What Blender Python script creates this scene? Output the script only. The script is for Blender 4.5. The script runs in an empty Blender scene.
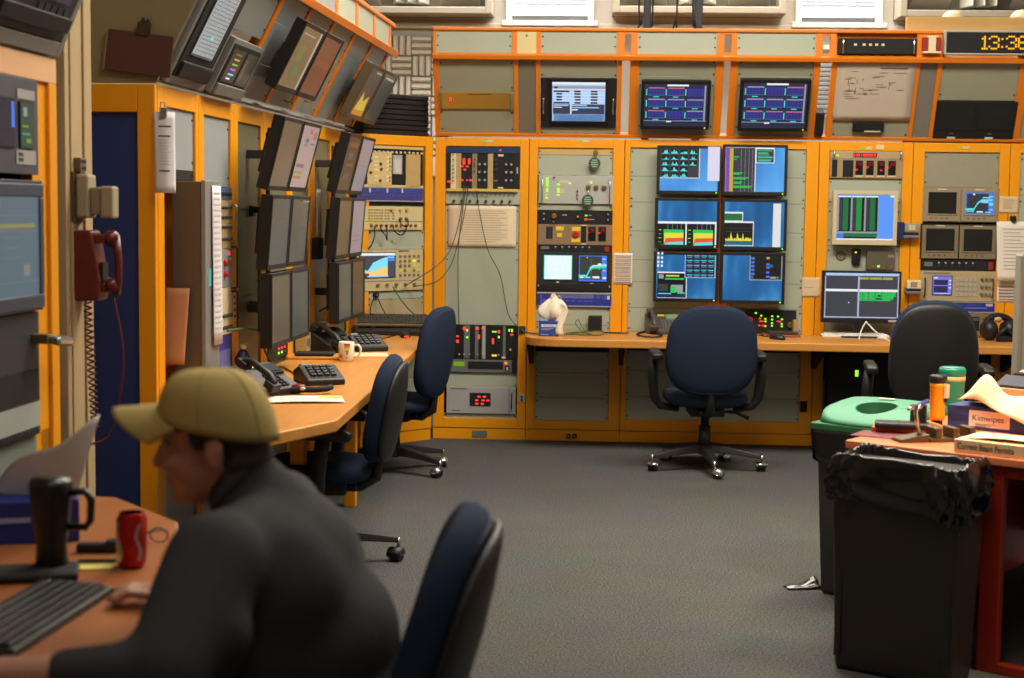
import bpy, math, random
from mathutils import Vector, Matrix, Euler
C = bpy.context
col = C.scene.collection
PI = math.pi
random.seed(7)

# ------------------------------------------------------------------ camera
F_PX, YAW, PITCH, ROLL, CAM_H = 1525.0, 0.0492, 0.0863, 0.0130, 1.53
W_PX, H_PX = 1024, 678
cy_, sy_, cp_, sp_ = math.cos(YAW), math.sin(YAW), math.cos(PITCH), math.sin(PITCH)
FWD = Vector((-sy_ * cp_, cy_ * cp_, -sp_))
R0 = Vector((cy_, sy_, 0)); U0 = R0.cross(FWD)
RGT = math.cos(ROLL) * R0 + math.sin(ROLL) * U0
UPV = -math.sin(ROLL) * R0 + math.cos(ROLL) * U0
CAM = Vector((0, 0, CAM_H))
cam_d = bpy.data.cameras.new('camera'); cam_o = bpy.data.objects.new('camera', cam_d); col.objects.link(cam_o)
cam_o.matrix_world = Matrix(((RGT.x, UPV.x, -FWD.x, CAM.x), (RGT.y, UPV.y, -FWD.y, CAM.y), (RGT.z, UPV.z, -FWD.z, CAM.z), (0, 0, 0, 1)))
cam_d.sensor_width = 36.0; cam_d.lens = F_PX / W_PX * 36.0
cam_d.clip_start = 0.05; cam_d.clip_end = 60
cam_d.dof.use_dof = True; cam_d.dof.focus_distance = 7.6; cam_d.dof.aperture_fstop = 3.3
C.scene.camera = cam_o
vs = C.scene.view_settings
vs.view_transform = 'Standard'; vs.look = 'None'; vs.gamma = 1.0; vs.exposure = 0.0; vs.use_curve_mapping = False

def ray(px, py):
    return FWD + RGT * ((px - W_PX / 2) / F_PX) - UPV * ((py - H_PX / 2) / F_PX)
def at_z(px, py, z):
    r = ray(px, py); return CAM + r * ((z - CAM.z) / r.z)
def at_y(px, py, y):
    r = ray(px, py); return CAM + r * (y / r.y)

class Frame:
    """A flat working face standing somewhere in the room: ex runs along it, ez up it, ey into it."""
    def __init__(s, o, ex, ez):
        s.o = Vector(o); s.ex = Vector(ex).normalized(); s.ez = Vector(ez).normalized(); s.ey = s.ez.cross(s.ex)
    def pick(s, px, py, off=0.0):
        r = ray(px, py); o = s.o - s.ey * off
        p = CAM + r * ((o - CAM).dot(s.ey) / r.dot(s.ey)) - s.o
        return p.dot(s.ex), p.dot(s.ez)
    def pt(s, x, y, z): return s.o + s.ex * x + s.ey * y + s.ez * z
    def mat(s, x, y, z):
        p = s.pt(x, y, z)
        return Matrix(((s.ex.x, s.ey.x, s.ez.x, p.x), (s.ex.y, s.ey.y, s.ez.y, p.y), (s.ex.z, s.ey.z, s.ez.z, p.z), (0, 0, 0, 1)))
    def rect(s, x0, y0, x1, y1, off=0.0):
        xm, ym = (x0 + x1) / 2, (y0 + y1) / 2
        return s.pick(x0, ym, off)[0], s.pick(x1, ym, off)[0], s.pick(xm, y1, off)[1], s.pick(xm, y0, off)[1]
    def sub(s, x, y, z, tilt=0.0, turn=0.0):
        """a frame at a point of this one, its top leaning toward the room by tilt, turned about ez by turn"""
        ex = s.ex * math.cos(turn) + s.ey * math.sin(turn)
        ey = s.ez.cross(ex)
        return Frame(s.pt(x, y, z), ex, s.ez * math.cos(tilt) - ey * math.sin(tilt))

# ------------------------------------------------------------------ materials
def lin(c):
    return tuple(((v / 255) / 12.92 if v / 255 <= .04045 else ((v / 255 + .055) / 1.055) ** 2.4) for v in c) + (1.0,)
_mats = {}
def M(name, rgb, rough=.5, metal=0.0, var=.06, scale=14.0, bump=0.0, coat=0.0, spec=.5):
    if name in _mats: return _mats[name]
    m = bpy.data.materials.new(name); m.use_nodes = True
    nt = m.node_tree; b = nt.nodes['Principled BSDF']
    b.inputs['Roughness'].default_value = rough; b.inputs['Metallic'].default_value = metal
    b.inputs['Specular IOR Level'].default_value = spec
    if coat: b.inputs['Coat Weight'].default_value = coat; b.inputs['Coat Roughness'].default_value = .15
    tc = nt.nodes.new('ShaderNodeTexCoord'); nz = nt.nodes.new('ShaderNodeTexNoise')
    nz.inputs['Scale'].default_value = scale; nz.inputs['Detail'].default_value = 4
    nt.links.new(tc.outputs['Object'], nz.inputs['Vector'])
    mx = nt.nodes.new('ShaderNodeMix'); mx.data_type = 'RGBA'
    l = lin(rgb)
    mx.inputs[6].default_value = tuple(v * (1 - var) for v in l[:3]) + (1,)
    mx.inputs[7].default_value = tuple(min(1, v * (1 + var)) for v in l[:3]) + (1,)
    nt.links.new(nz.outputs['Fac'], mx.inputs[0]); nt.links.new(mx.outputs[2], b.inputs['Base Color'])
    if bump:
        bp = nt.nodes.new('ShaderNodeBump'); bp.inputs['Strength'].default_value = bump; bp.inputs['Distance'].default_value = .004
        nt.links.new(nz.outputs['Fac'], bp.inputs['Height']); nt.links.new(bp.outputs['Normal'], b.inputs['Normal'])
    _mats[name] = m; return m
def E(name, rgb, k=1.0):
    if name in _mats: return _mats[name]
    m = bpy.data.materials.new(name); m.use_nodes = True
    b = m.node_tree.nodes['Principled BSDF']
    b.inputs['Base Color'].default_value = (.01, .01, .012, 1); b.inputs['Roughness'].default_value = .25
    b.inputs['Emission Color'].default_value = lin(rgb); b.inputs['Emission Strength'].default_value = k
    _mats[name] = m; return m
def wallpaper(name, dark, mid, light, k=1.0):
    """the blue desktop picture on a lit screen: soft diagonal beams"""
    m = bpy.data.materials.new(name); m.use_nodes = True; nt = m.node_tree; b = nt.nodes['Principled BSDF']
    b.inputs['Base Color'].default_value = (.01, .01, .012, 1); b.inputs['Roughness'].default_value = .3
    tc = nt.nodes.new('ShaderNodeTexCoord'); mp = nt.nodes.new('ShaderNodeMapping')
    mp.inputs['Rotation'].default_value = (0, .75, 0); mp.inputs['Scale'].default_value = (3.2, 1, 1.0)
    nz = nt.nodes.new('ShaderNodeTexNoise'); nz.inputs['Scale'].default_value = 1.3; nz.inputs['Detail'].default_value = 2
    rp = nt.nodes.new('ShaderNodeValToRGB'); e = rp.color_ramp.elements
    e[0].position = .3; e[0].color = lin(dark); e[1].position = .72; e[1].color = lin(light)
    x = rp.color_ramp.elements.new(.5); x.color = lin(mid)
    nt.links.new(tc.outputs['Object'], mp.inputs['Vector']); nt.links.new(mp.outputs['Vector'], nz.inputs['Vector'])
    nt.links.new(nz.outputs['Fac'], rp.inputs['Fac']); nt.links.new(rp.outputs['Color'], b.inputs['Emission Color'])
    b.inputs['Emission Strength'].default_value = k
    _mats[name] = m; return m
def carpet():
    m = bpy.data.materials.new('grey_loop_carpet'); m.use_nodes = True; nt = m.node_tree; b = nt.nodes['Principled BSDF']
    b.inputs['Roughness'].default_value = .95; b.inputs['Specular IOR Level'].default_value = .1
    tc = nt.nodes.new('ShaderNodeTexCoord')
    n1 = nt.nodes.new('ShaderNodeTexNoise'); n1.inputs['Scale'].default_value = 130; n1.inputs['Detail'].default_value = 3
    n2 = nt.nodes.new('ShaderNodeTexNoise'); n2.inputs['Scale'].default_value = 3; n2.inputs['Detail'].default_value = 3
    r = nt.nodes.new('ShaderNodeValToRGB'); e = r.color_ramp.elements
    e[0].position = .32; e[0].color = lin((52, 53, 55)); e[1].position = .68; e[1].color = lin((112, 111, 108))
    mx = nt.nodes.new('ShaderNodeMix'); mx.data_type = 'RGBA'; mx.blend_type = 'MULTIPLY'; mx.inputs[0].default_value = .3
    for n in (n1, n2): nt.links.new(tc.outputs['Object'], n.inputs['Vector'])
    nt.links.new(n1.outputs['Fac'], r.inputs['Fac']); nt.links.new(r.outputs['Color'], mx.inputs[6]); nt.links.new(n2.outputs['Color'], mx.inputs[7])
    nt.links.new(mx.outputs[2], b.inputs['Base Color'])
    bp = nt.nodes.new('ShaderNodeBump'); bp.inputs['Strength'].default_value = .6; bp.inputs['Distance'].default_value = .006
    nt.links.new(n1.outputs['Fac'], bp.inputs['Height']); nt.links.new(bp.outputs['Normal'], b.inputs['Normal'])
    return m
def wood(name, a, c, rough=.35, axis=0, scale=3.0):
    m = bpy.data.materials.new(name); m.use_nodes = True; nt = m.node_tree; b = nt.nodes['Principled BSDF']
    b.inputs['Roughness'].default_value = rough
    tc = nt.nodes.new('ShaderNodeTexCoord'); mp = nt.nodes.new('ShaderNodeMapping')
    s = [scale * 6] * 3; s[axis] = scale * .5; mp.inputs['Scale'].default_value = s
    n = nt.nodes.new('ShaderNodeTexNoise'); n.inputs['Scale'].default_value = 1.0; n.inputs['Detail'].default_value = 5
    r = nt.nodes.new('ShaderNodeValToRGB'); e = r.color_ramp.elements
    e[0].position = .35; e[0].color = lin(a); e[1].position = .65; e[1].color = lin(c)
    nt.links.new(tc.outputs['Object'], mp.inputs['Vector']); nt.links.new(mp.outputs['Vector'], n.inputs['Vector'])
    nt.links.new(n.outputs['Fac'], r.inputs['Fac']); nt.links.new(r.outputs['Color'], b.inputs['Base Color'])
    _mats[name] = m; return m

ORANGE = M('orange_paint', (238, 156, 6), .42, var=.05, scale=3)
ORANGE2 = M('orange_red_paint', (222, 124, 22), .42, var=.06, scale=3)
PANEL = M('sage_grey_panel', (166, 173, 154), .5, var=.05, scale=4)
PANEL2 = M('grey_panel', (150, 155, 148), .5, var=.05, scale=4)
PANELD = M('brown_grey_panel', (120, 112, 95), .5, var=.06, scale=4)
BLACK = M('black_plastic', (22, 22, 24), .45, var=.15)
BLACKM = M('matt_black', (14, 14, 15), .75, var=.2)
DGREY = M('dark_grey_metal', (58, 60, 64), .45, .3)
GREY = M('mid_grey_metal', (120, 124, 126), .4, .3)
LGREY = M('pale_grey_metal', (178, 180, 178), .4, .2)
STEEL = M('bare_steel', (190, 190, 188), .25, .95)
CHROME = M('chrome', (225, 225, 228), .12, 1.0)
GOLDM = M('gold_alodine', (205, 170, 80), .35, .75)
TANM = M('tan_panel', (190, 165, 112), .45, .2)
CREAM = M('cream_enamel', (222, 205, 165), .45)
BEIGE = M('beige_plastic', (206, 190, 150), .5)
BLUEP = M('blue_panel', (42, 52, 120), .45, var=.12)
BLUED = M('deep_blue_panel', (22, 34, 84), .55, var=.1)
SCREW = M('screw_black', (20, 18, 16), .4, .4)
WHITE = M('white_plastic', (232, 230, 222), .45)
PAPER = M('white_paper', (226, 220, 208), .85, var=.04)
PAPERT = M('tan_paper', (214, 190, 155), .85, var=.05)
INK = M('print_ink', (110, 104, 98), .9)
INKD = M('dark_ink', (50, 46, 44), .9)
INKR = M('red_ink', (150, 70, 70), .9)
INKB = M('blue_ink', (70, 80, 140), .9)
NAVY = M('navy_fabric', (36, 47, 68), .92, var=.14, scale=220, bump=.2, spec=.15)
YELL = M('yellow_label', (232, 200, 30), .5)
REDK = M('red_knob', (190, 30, 28), .3)
GREENW = M('green_wire', (60, 100, 66), .5)
DESKW = wood('honey_laminate', (196, 130, 56), (208, 144, 66), .38, 1)
DESKW2 = wood('honey_laminate_long', (196, 132, 58), (210, 146, 68), .38, 0)
SCROFF = M('dark_glass', (38, 38, 36), .15, var=.2, scale=3)

GREEN_L = E('led_green', (150, 240, 40), 1.6); RED_L = E('led_red', (255, 60, 50), 1.5); ORG_L = E('led_orange', (255, 120, 50), 1.6)
YEL_L = E('led_amber', (250, 200, 50), 1.4); LCDG = E('lcd_green', (110, 150, 20), 1.0)
S_WHITE = E('screen_white', (235, 240, 245)); S_BLACK = E('screen_black', (16, 18, 20)); S_CYAN = E('screen_cyan', (90, 225, 225))
S_GREEN = E('screen_green', (40, 200, 90)); S_DGREEN = E('screen_dark_green', (30, 110, 60)); S_YEL = E('screen_yellow', (230, 220, 60)); S_RED = E('screen_red', (235, 80, 60))
S_MAG = E('screen_purple', (130, 70, 180)); S_BLUE = E('screen_blue', (70, 120, 235)); S_GREY = E('screen_grey', (150, 155, 165)); S_DGREY = E('screen_dark_grey', (58, 58, 64))
S_TEAL = E('screen_teal', (30, 110, 120)); S_NAVY = E('screen_navy', (34, 34, 96)); S_LBLUE = E('screen_pale_blue', (150, 200, 250)); S_INDIGO = E('screen_indigo', (58, 52, 140))
S_OLIVE = E('screen_olive', (190, 170, 70)); S_ORNG = E('screen_peach', (255, 205, 120)); S_PCYAN = E('screen_pale_cyan', (225, 255, 255), 1.1)
WP = wallpaper('desktop_blue', (6, 40, 84), (24, 104, 166), (120, 205, 250)); WP2 = wallpaper('desktop_blue_bright', (40, 100, 180), (80, 160, 232), (140, 215, 255))

# ------------------------------------------------------------------ mesh building
class MB:
    def __init__(s): s.v = []; s.f = []; s.mi = []; s.sm = []; s.mats = []
    def m(s, mat):
        if mat not in s.mats: s.mats.append(mat)
        return s.mats.index(mat)
    def add(s, vs_, fs, mat, smooth=False):
        b = len(s.v); k = s.m(mat); s.v += [tuple(v) for v in vs_]
        for f in fs: s.f.append([b + i for i in f]); s.mi.append(k); s.sm.append(smooth)
        return s
    def box(s, x0, x1, y0, y1, z0, z1, mat):
        return s.add([(x0, y0, z0), (x1, y0, z0), (x1, y1, z0), (x0, y1, z0), (x0, y0, z1), (x1, y0, z1), (x1, y1, z1), (x0, y1, z1)],
                     [(0, 3, 2, 1), (4, 5, 6, 7), (0, 1, 5, 4), (1, 2, 6, 5), (2, 3, 7, 6), (3, 0, 4, 7)], mat)
    def obox(s, c, size, mat, rot=(0, 0, 0)):
        R = Euler(rot).to_matrix(); c = Vector(c); h = [v / 2 for v in size]
        p = [c + R @ Vector((sx * h[0], sy * h[1], sz * h[2])) for sz in (-1, 1) for sx, sy in ((-1, -1), (1, -1), (1, 1), (-1, 1))]
        return s.add(p, [(0, 3, 2, 1), (4, 5, 6, 7), (0, 1, 5, 4), (1, 2, 6, 5), (2, 3, 7, 6), (3, 0, 4, 7)], mat)
    def quad(s, p, mat): return s.add(p, [tuple(range(len(p)))], mat)
    def fq(s, x0, x1, z0, z1, y, mat): return s.quad([(x0, y, z0), (x1, y, z0), (x1, y, z1), (x0, y, z1)], mat)
    def prism(s, poly, a, b, mat, axis='z', smooth=False):
        def P(u, v, w): return {'z': (u, v, w), 'y': (u, w, v), 'x': (w, u, v)}[axis]
        n = len(poly); vv = [P(u, v, a) for u, v in poly] + [P(u, v, b) for u, v in poly]
        s.add(vv, [tuple(range(n))[::-1], tuple(range(n, 2 * n))], mat)
        b0 = len(s.v) - 2 * n; k = s.m(mat)
        for i in range(n):
            j = (i + 1) % n; s.f.append([b0 + i, b0 + j, b0 + n + j, b0 + n + i]); s.mi.append(k); s.sm.append(smooth)
        return s
    def cyl(s, p0, p1, r0, r1, mat, n=12, caps=True, smooth=True):
        p0, p1 = Vector(p0), Vector(p1); d = (p1 - p0).normalized()
        a = d.orthogonal().normalized(); b = d.cross(a)
        vv = [p + (a * math.cos(t * 2 * PI / n) + b * math.sin(t * 2 * PI / n)) * r for p, r in ((p0, r0), (p1, r1)) for t in range(n)]
        s.add(vv, [(i, (i + 1) % n, n + (i + 1) % n, n + i) for i in range(n)], mat, smooth)
        if caps:
            b0 = len(s.v) - 2 * n; k = s.m(mat)
            s.f.append([b0 + i for i in range(n)][::-1]); s.mi.append(k); s.sm.append(False)
            s.f.append([b0 + n + i for i in range(n)]); s.mi.append(k); s.sm.append(False)
        return s
    def tube(s, pts, r, mat, n=6, closed=False):
        P = [Vector(p) for p in pts]; N = len(P); vv = []; fs = []
        up = None
        for i, p in enumerate(P):
            t = (P[(i + 1) % N] - P[i - 1]) if closed else (P[min(i + 1, N - 1)] - P[max(i - 1, 0)])
            t.normalize()
            if up is None: up = t.orthogonal().normalized()
            up = (up - t * up.dot(t))
            up = up.normalized() if up.length > 1e-6 else t.orthogonal().normalized()
            b = t.cross(up)
            rr = r[i] if isinstance(r, (list, tuple)) else r
            vv += [p + (up * math.cos(k * 2 * PI / n) + b * math.sin(k * 2 * PI / n)) * rr for k in range(n)]
        for i in range(N if closed else N - 1):
            j = (i + 1) % N
            fs += [(i * n + k, i * n + (k + 1) % n, j * n + (k + 1) % n, j * n + k) for k in range(n)]
        if not closed: fs += [tuple(range(n))[::-1], tuple((N - 1) * n + k for k in range(n))]
        return s.add(vv, fs, mat, True)
    def lathe(s, prof, mat, n=24, c=(0, 0, 0), axis='z'):
        c = Vector(c); vv = []; fs = []
        for r, z in prof:
            for k in range(n):
                a, b = r * math.cos(k * 2 * PI / n), r * math.sin(k * 2 * PI / n)
                vv.append(c + Vector({'z': (a, b, z), 'y': (a, z, b), 'x': (z, a, b)}[axis]))
        for i in range(len(prof) - 1):
            fs += [(i * n + k, i * n + (k + 1) % n, (i + 1) * n + (k + 1) % n, (i + 1) * n + k) for k in range(n)]
        if prof[0][0] > 1e-5: fs.append(tuple(range(n))[::-1])
        if prof[-1][0] > 1e-5: fs.append(tuple((len(prof) - 1) * n + k for k in range(n)))
        return s.add(vv, fs, mat, True)
    def ball(s, c, r, mat, n=12, m=8, rot=None):
        c = Vector(c); r = r if isinstance(r, (list, tuple)) else (r, r, r); R = rot if rot is not None else Matrix.Identity(3)
        vv = []; fs = []
        for i in range(m + 1):
            t = PI * i / m
            for k in range(n):
                q = 2 * PI * k / n
                vv.append(c + R @ Vector((r[0] * math.sin(t) * math.cos(q), r[1] * math.sin(t) * math.sin(q), -r[2] * math.cos(t))))
        for i in range(m): fs += [(i * n + k, i * n + (k + 1) % n, (i + 1) * n + (k + 1) % n, (i + 1) * n + k) for k in range(n)]
        return s.add(vv, fs, mat, True)
    def grid(s, fn, nu, nv, mat, thick=0.0, smooth=True):
        """a sheet fn(u,v) with a back face thick away along -normal"""
        P = [[Vector(fn(i / nu, j / nv)) for i in range(nu + 1)] for j in range(nv + 1)]
        vv = [p for row in P for p in row]; w = nu + 1
        fs = [(j * w + i, j * w + i + 1, (j + 1) * w + i + 1, (j + 1) * w + i) for j in range(nv) for i in range(nu)]
        if thick:
            N = len(vv); bk = []
            for j in range(nv + 1):
                for i in range(nu + 1):
                    du = P[j][min(i + 1, nu)] - P[j][max(i - 1, 0)]; dv = P[min(j + 1, nv)][i] - P[max(j - 1, 0)][i]
                    nn = du.cross(dv); nn = nn.normalized() if nn.length > 1e-9 else Vector((0, 0, 1))
                    bk.append(P[j][i] - nn * thick)
            fs = fs + [tuple(N + q for q in f[::-1]) for f in fs]
            ring = [i for i in range(w)] + [j * w + nu for j in range(1, nv + 1)] + [nv * w + i for i in range(nu - 1, -1, -1)] + [j * w for j in range(nv - 1, 0, -1)]
            fs += [(ring[k], N + ring[k], N + ring[(k + 1) % len(ring)], ring[(k + 1) % len(ring)]) for k in range(len(ring))]
            vv = vv + bk
        return s.add(vv, fs, mat, smooth)
    def build(s, name, parent=None, mw=None, bevel=0.0, seg=2):
        me = bpy.data.meshes.new(name); me.from_pydata(s.v, [], s.f)
        for m in s.mats: me.materials.append(m)
        me.polygons.foreach_set('material_index', s.mi); me.polygons.foreach_set('use_smooth', s.sm); me.update()
        o = bpy.data.objects.new(name, me); col.objects.link(o)
        if parent is not None: o.parent = parent
        if mw is not None: o.matrix_world = mw
        if bevel:
            b = o.modifiers.new('edge', 'BEVEL'); b.width = bevel; b.segments = seg; b.limit_method = 'ANGLE'; b.angle_limit = .7
        return o

def tag(o, label=None, cat=None, group=None, kind=None):
    if label: o['label'] = label
    if cat: o['category'] = cat
    if group: o['group'] = group
    if kind: o['kind'] = kind
    return o
def thing(name, label, cat, mw, group=None):
    o = bpy.data.objects.new(name, None); col.objects.link(o); o.empty_display_size = .1
    o.matrix_world = mw if isinstance(mw, Matrix) else Matrix.Translation(Vector(mw))
    return tag(o, label, cat, group)
def TR(x, y, z, rz=0.0): return Matrix.Translation((x, y, z)) @ Matrix.Rotation(rz, 4, 'Z')
_kids = {}
def kids_of(o): return [c for c in bpy.data.objects if c.parent == o]
def copy_tree(o, parent=None):
    c = o.copy(); col.objects.link(c)
    if parent is not None: c.parent = parent
    for ch in kids_of(o): copy_tree(ch, c)
    return c
def evaluated(o):
    """keep the shape the modifiers give as plain mesh data"""
    dg = C.evaluated_depsgraph_get(); dg.update()
    me = bpy.data.meshes.new_from_object(o.evaluated_get(dg)); o.modifiers.clear(); o.data = me
    return o
def text(body, size, mat, parent, mtx, name='lettering', extrude=.0004, align='CENTER', sx=1.0):
    cu = bpy.data.curves.new(name, 'FONT'); cu.body = body; cu.size = size; cu.extrude = extrude; cu.align_x = align; cu.align_y = 'CENTER'
    t = bpy.data.objects.new('tmp', cu); col.objects.link(t)
    dg = C.evaluated_depsgraph_get(); dg.update()
    me = bpy.data.meshes.new_from_object(t.evaluated_get(dg)); bpy.data.objects.remove(t); me.materials.clear(); me.materials.append(mat)
    o = bpy.data.objects.new(name, me); col.objects.link(o); o.parent = parent
    o.matrix_local = mtx @ Matrix.Diagonal((sx, 1, 1, 1)); return o
FACE = Matrix.Rotation(PI / 2, 4, 'X')      # text plane -> faces local -y

# ------------------------------------------------------------------ rack gear
def screen_mb(mb, x0, x1, z0, z1, y, base, items):
    mb.fq(x0, x1, z0, z1, y, base); k = 0
    for it in items:
        k += 1; yy = y - .00025 * k
        X = lambda u: x0 + (x1 - x0) * u
        Z = lambda v: z1 - (z1 - z0) * v
        if len(it) == 5: u0, v0, u1, v1, m = it; mb.fq(X(u0), X(u1), Z(v1), Z(v0), yy, m)
        elif it[0] == 'poly': mb.quad([(X(u), yy, Z(v)) for u, v in it[1]], it[2])
        elif it[0] == 'area':            # curve above a base line
            pts, vb, m = it[1], it[2], it[3]
            for (ua, va), (ub, vb2) in zip(pts, pts[1:]): mb.quad([(X(ua), yy, Z(vb)), (X(ub), yy, Z(vb)), (X(ub), yy, Z(vb2)), (X(ua), yy, Z(va))], m)
        elif it[0] == 'line':
            pts, t, m = it[1], it[2], it[3]
            for (ua, va), (ub, vb2) in zip(pts, pts[1:]): mb.quad([(X(ua), yy, Z(va + t)), (X(ub), yy, Z(vb2 + t)), (X(ub), yy, Z(vb2 - t)), (X(ua), yy, Z(va - t))], m)
    return mb
def monitor(fr, x0, x1, z0, z1, label, base, items, off=.06, thick=.05, bez=.018, bezb=None, bmat=BLACK, group=None, led=None, name='computer_monitor', arm=True, cat='monitor', tilt=0.0, turn=0.0, hump=None):
    w, h = x1 - x0, z1 - z0; bezb = bezb or bez * 1.4
    f2 = fr.sub((x0 + x1) / 2, -off, z0, tilt, turn)
    r = thing(name, label, cat, f2.mat(0, 0, 0), group)
    mb = MB().box(-w / 2, w / 2, .004, thick, 0, h, bmat)
    hp = hump if hump is not None else .02
    if hp: mb.box(-w * .3, w * .3, thick, thick + hp, h * .2, h * .8, bmat)
    mb.build('housing', r, bevel=.004)
    MB().box(-w / 2, -w / 2 + bez, 0, .0045, 0, h, bmat).box(w / 2 - bez, w / 2, 0, .0045, 0, h, bmat).box(-w / 2 + bez, w / 2 - bez, 0, .0045, 0, bezb, bmat).box(-w / 2 + bez, w / 2 - bez, 0, .0045, h - bez, h, bmat).build('bezel', r, bevel=.0015)
    sc = MB(); screen_mb(sc, -w / 2 + bez, w / 2 - bez, bezb, h - bez, .0035, base, items)
    sc.build('screen', r)
    if led: MB().box(w / 2 - bez - .012, w / 2 - bez - .004, -.002, .001, bezb * .35, bezb * .7, led).build('power_light', r)
    if arm:
        MB().box(-.03, .03, thick + hp, max(off - .004, thick + hp + .01), h * .4, h * .6, DGREY).build('mount', r)
    return r
def feats(r, w, h, lst, prot=.004):
    X = lambda u: -w / 2 + u * w
    Z = lambda v: h * (1 - v)
    for f in lst:
        k = f[0]; y = -prot
        if k == 'led':
            u, v, m = f[1:4]; d = (f[4] if len(f) > 4 else .004) * .85; e = (f[5] if len(f) > 5 else d / .85) * .85
            MB().box(X(u) - d, X(u) + d, y - .004, y + .002, Z(v) - e, Z(v) + e, m).build('indicator_light', r)
        elif k == 'knob':
            u, v, rad, m = f[1:5]; n = f[5] if len(f) > 5 else 'knob'
            MB().cyl((X(u), y + .001, Z(v)), (X(u), y - .016, Z(v)), rad, rad * .85, m, 12).build(n, r, bevel=.001)
        elif k == 'rec':
            u0, v0, u1, v1, m, n = f[1:7]; p = f[7] if len(f) > 7 else .003
            MB().box(X(u0), X(u1), y - p, y + .002, Z(v1), Z(v0), m).build(n, r)
        elif k == 'scr':
            u0, v0, u1, v1, base, items = f[1:7]
            mb = MB().box(X(u0) - .004, X(u1) + .004, y - .006, y + .002, Z(v1) - .004, Z(v0) + .004, BLACK)
            o = mb.build('display', r); s2 = MB(); screen_mb(s2, X(u0), X(u1), Z(v1), Z(v0), y - .0065, base, items); s2.build('screen', o)
        elif k == 'handle':
            u, v0, v1 = f[1:4]; m = f[4] if len(f) > 4 else STEEL
            MB().tube([(X(u), y, Z(v0)), (X(u), y - .022, Z(v0)), (X(u), y - .028, Z(v0) - .006), (X(u), y - .028, Z(v1) + .006), (X(u), y - .022, Z(v1)), (X(u), y, Z(v1))], .0045, m, 8).build('handle', r)
        elif k == 'keys':
            u0, v0, u1, v1, nx, nz, m = f[1:8]; mb = MB()
            dx, dz = (X(u1) - X(u0)) / nx, (Z(v0) - Z(v1)) / nz
            for i in range(nx):
                for j in range(nz): mb.box(X(u0) + dx * (i + .15), X(u0) + dx * (i + .85), y - .004, y + .001, Z(v1) + dz * (j + .15), Z(v1) + dz * (j + .85), m)
            mb.build('keypad', r)
        elif k == 'conn':
            u0, u1, v, n, rad, m = f[1:7]
            for i in range(n):
                u = u0 + (u1 - u0) * i / max(1, n - 1)
                MB().cyl((X(u), y + .001, Z(v)), (X(u), y - .012, Z(v)), rad, rad, m, 8).build('connector', r)
        elif k == 'mods':
            v0, v1, lst2 = f[1:4]; u = 0
            for wd, m in lst2:
                if m is not None: MB().box(X(u) + .0006, X(u + wd) - .0006, y - .002, y + .03, Z(v1), Z(v0), m).build('module', r)
                u += wd
        elif k == 'text':
            u, v, body, size, m = f[1:6]; text(body, size, m, r, Matrix.Translation((X(u), y - .0035, Z(v))) @ FACE)
        elif k == 'bars':
            u0, v0, u1, v1, n, m = f[1:7]; mb = MB(); dx = (X(u1) - X(u0)) / n
            for i in range(n): mb.box(X(u0) + dx * (i + .2), X(u0) + dx * (i + .8), y - .003, y + .001, Z(v1), Z(v0), m)
            mb.build('printed_scale', r)
def gear(fr, rect, name, label, cat, mat, lst, depth=.3, prot=.004, group=None, off=0.0, bevel=.0015, px=True):
    x0, x1, z0, z1 = fr.rect(*rect, off) if px else rect
    r = thing(name, label, cat, fr.mat((x0 + x1) / 2, -off, z0), group); w, h = x1 - x0, z1 - z0
    MB().box(-w / 2, w / 2, -prot, .01, 0, h, mat).build('faceplate', r, bevel=bevel)
    MB().box(-w / 2 + .012, w / 2 - .012, .01, depth, .003, h - .003, DGREY).build('chassis', r)
    feats(r, w, h, lst, prot); return r, w, h
def rack(fr, x0, x1, o, ztop, rows, label, name='equipment_rack', depth=.6, mat=ORANGE, plinth=.075, group='orange equipment racks', rec=.012, split=True, lower=None):
    """o = opening x0,x1,z0,z1; rows = list of (z0,z1,material) filler panels"""
    xm = (x0 + x1) / 2; r = thing(name, label, 'equipment rack', fr.mat(xm, 0, 0), group)
    g = .0018; a, b = x0 - xm + g, x1 - xm - g; ox0, ox1, oz0, oz1 = o[0] - xm, o[1] - xm, o[2], o[3]
    MB().box(a, ox0, 0, .04, plinth, ztop, mat).box(ox1, b, 0, .04, plinth, ztop, mat).box(ox0, ox1, 0, .04, oz1, ztop, mat).box(ox0, ox1, 0, .04, plinth, oz0, mat).build('door_frame', r, bevel=.003)
    MB().box(a, b, .006, .05, 0, plinth - .004, mat).build('plinth', r)
    MB().box(a, a + .012, .04, depth, 0, ztop - .002, mat).box(b - .012, b, .04, depth, 0, ztop - .002, mat).box(a + .012, b - .012, depth - .012, depth, 0, ztop - .002, BLACKM).box(a, b, .04, depth, ztop - .012, ztop, mat).build('cabinet', r)
    for z0, z1, m in rows:
        mb = MB().box(ox0 + .002, ox1 - .002, rec, rec + .006, z0 + .0012, z1 - .0012, m)
        h = z1 - z0; n = 2 if h > .05 else 1
        for sx in (ox0 + .012, ox1 - .012):
            for k in range(n):
                zz = z0 + h * ((.14 + .72 * k) if n == 2 else .5)
                mb.cyl((sx, rec + .001, zz), (sx, rec - .004, zz), .0055, .005, SCREW, 8)
        mb.build('blank_panel', r)
    return r
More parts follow.
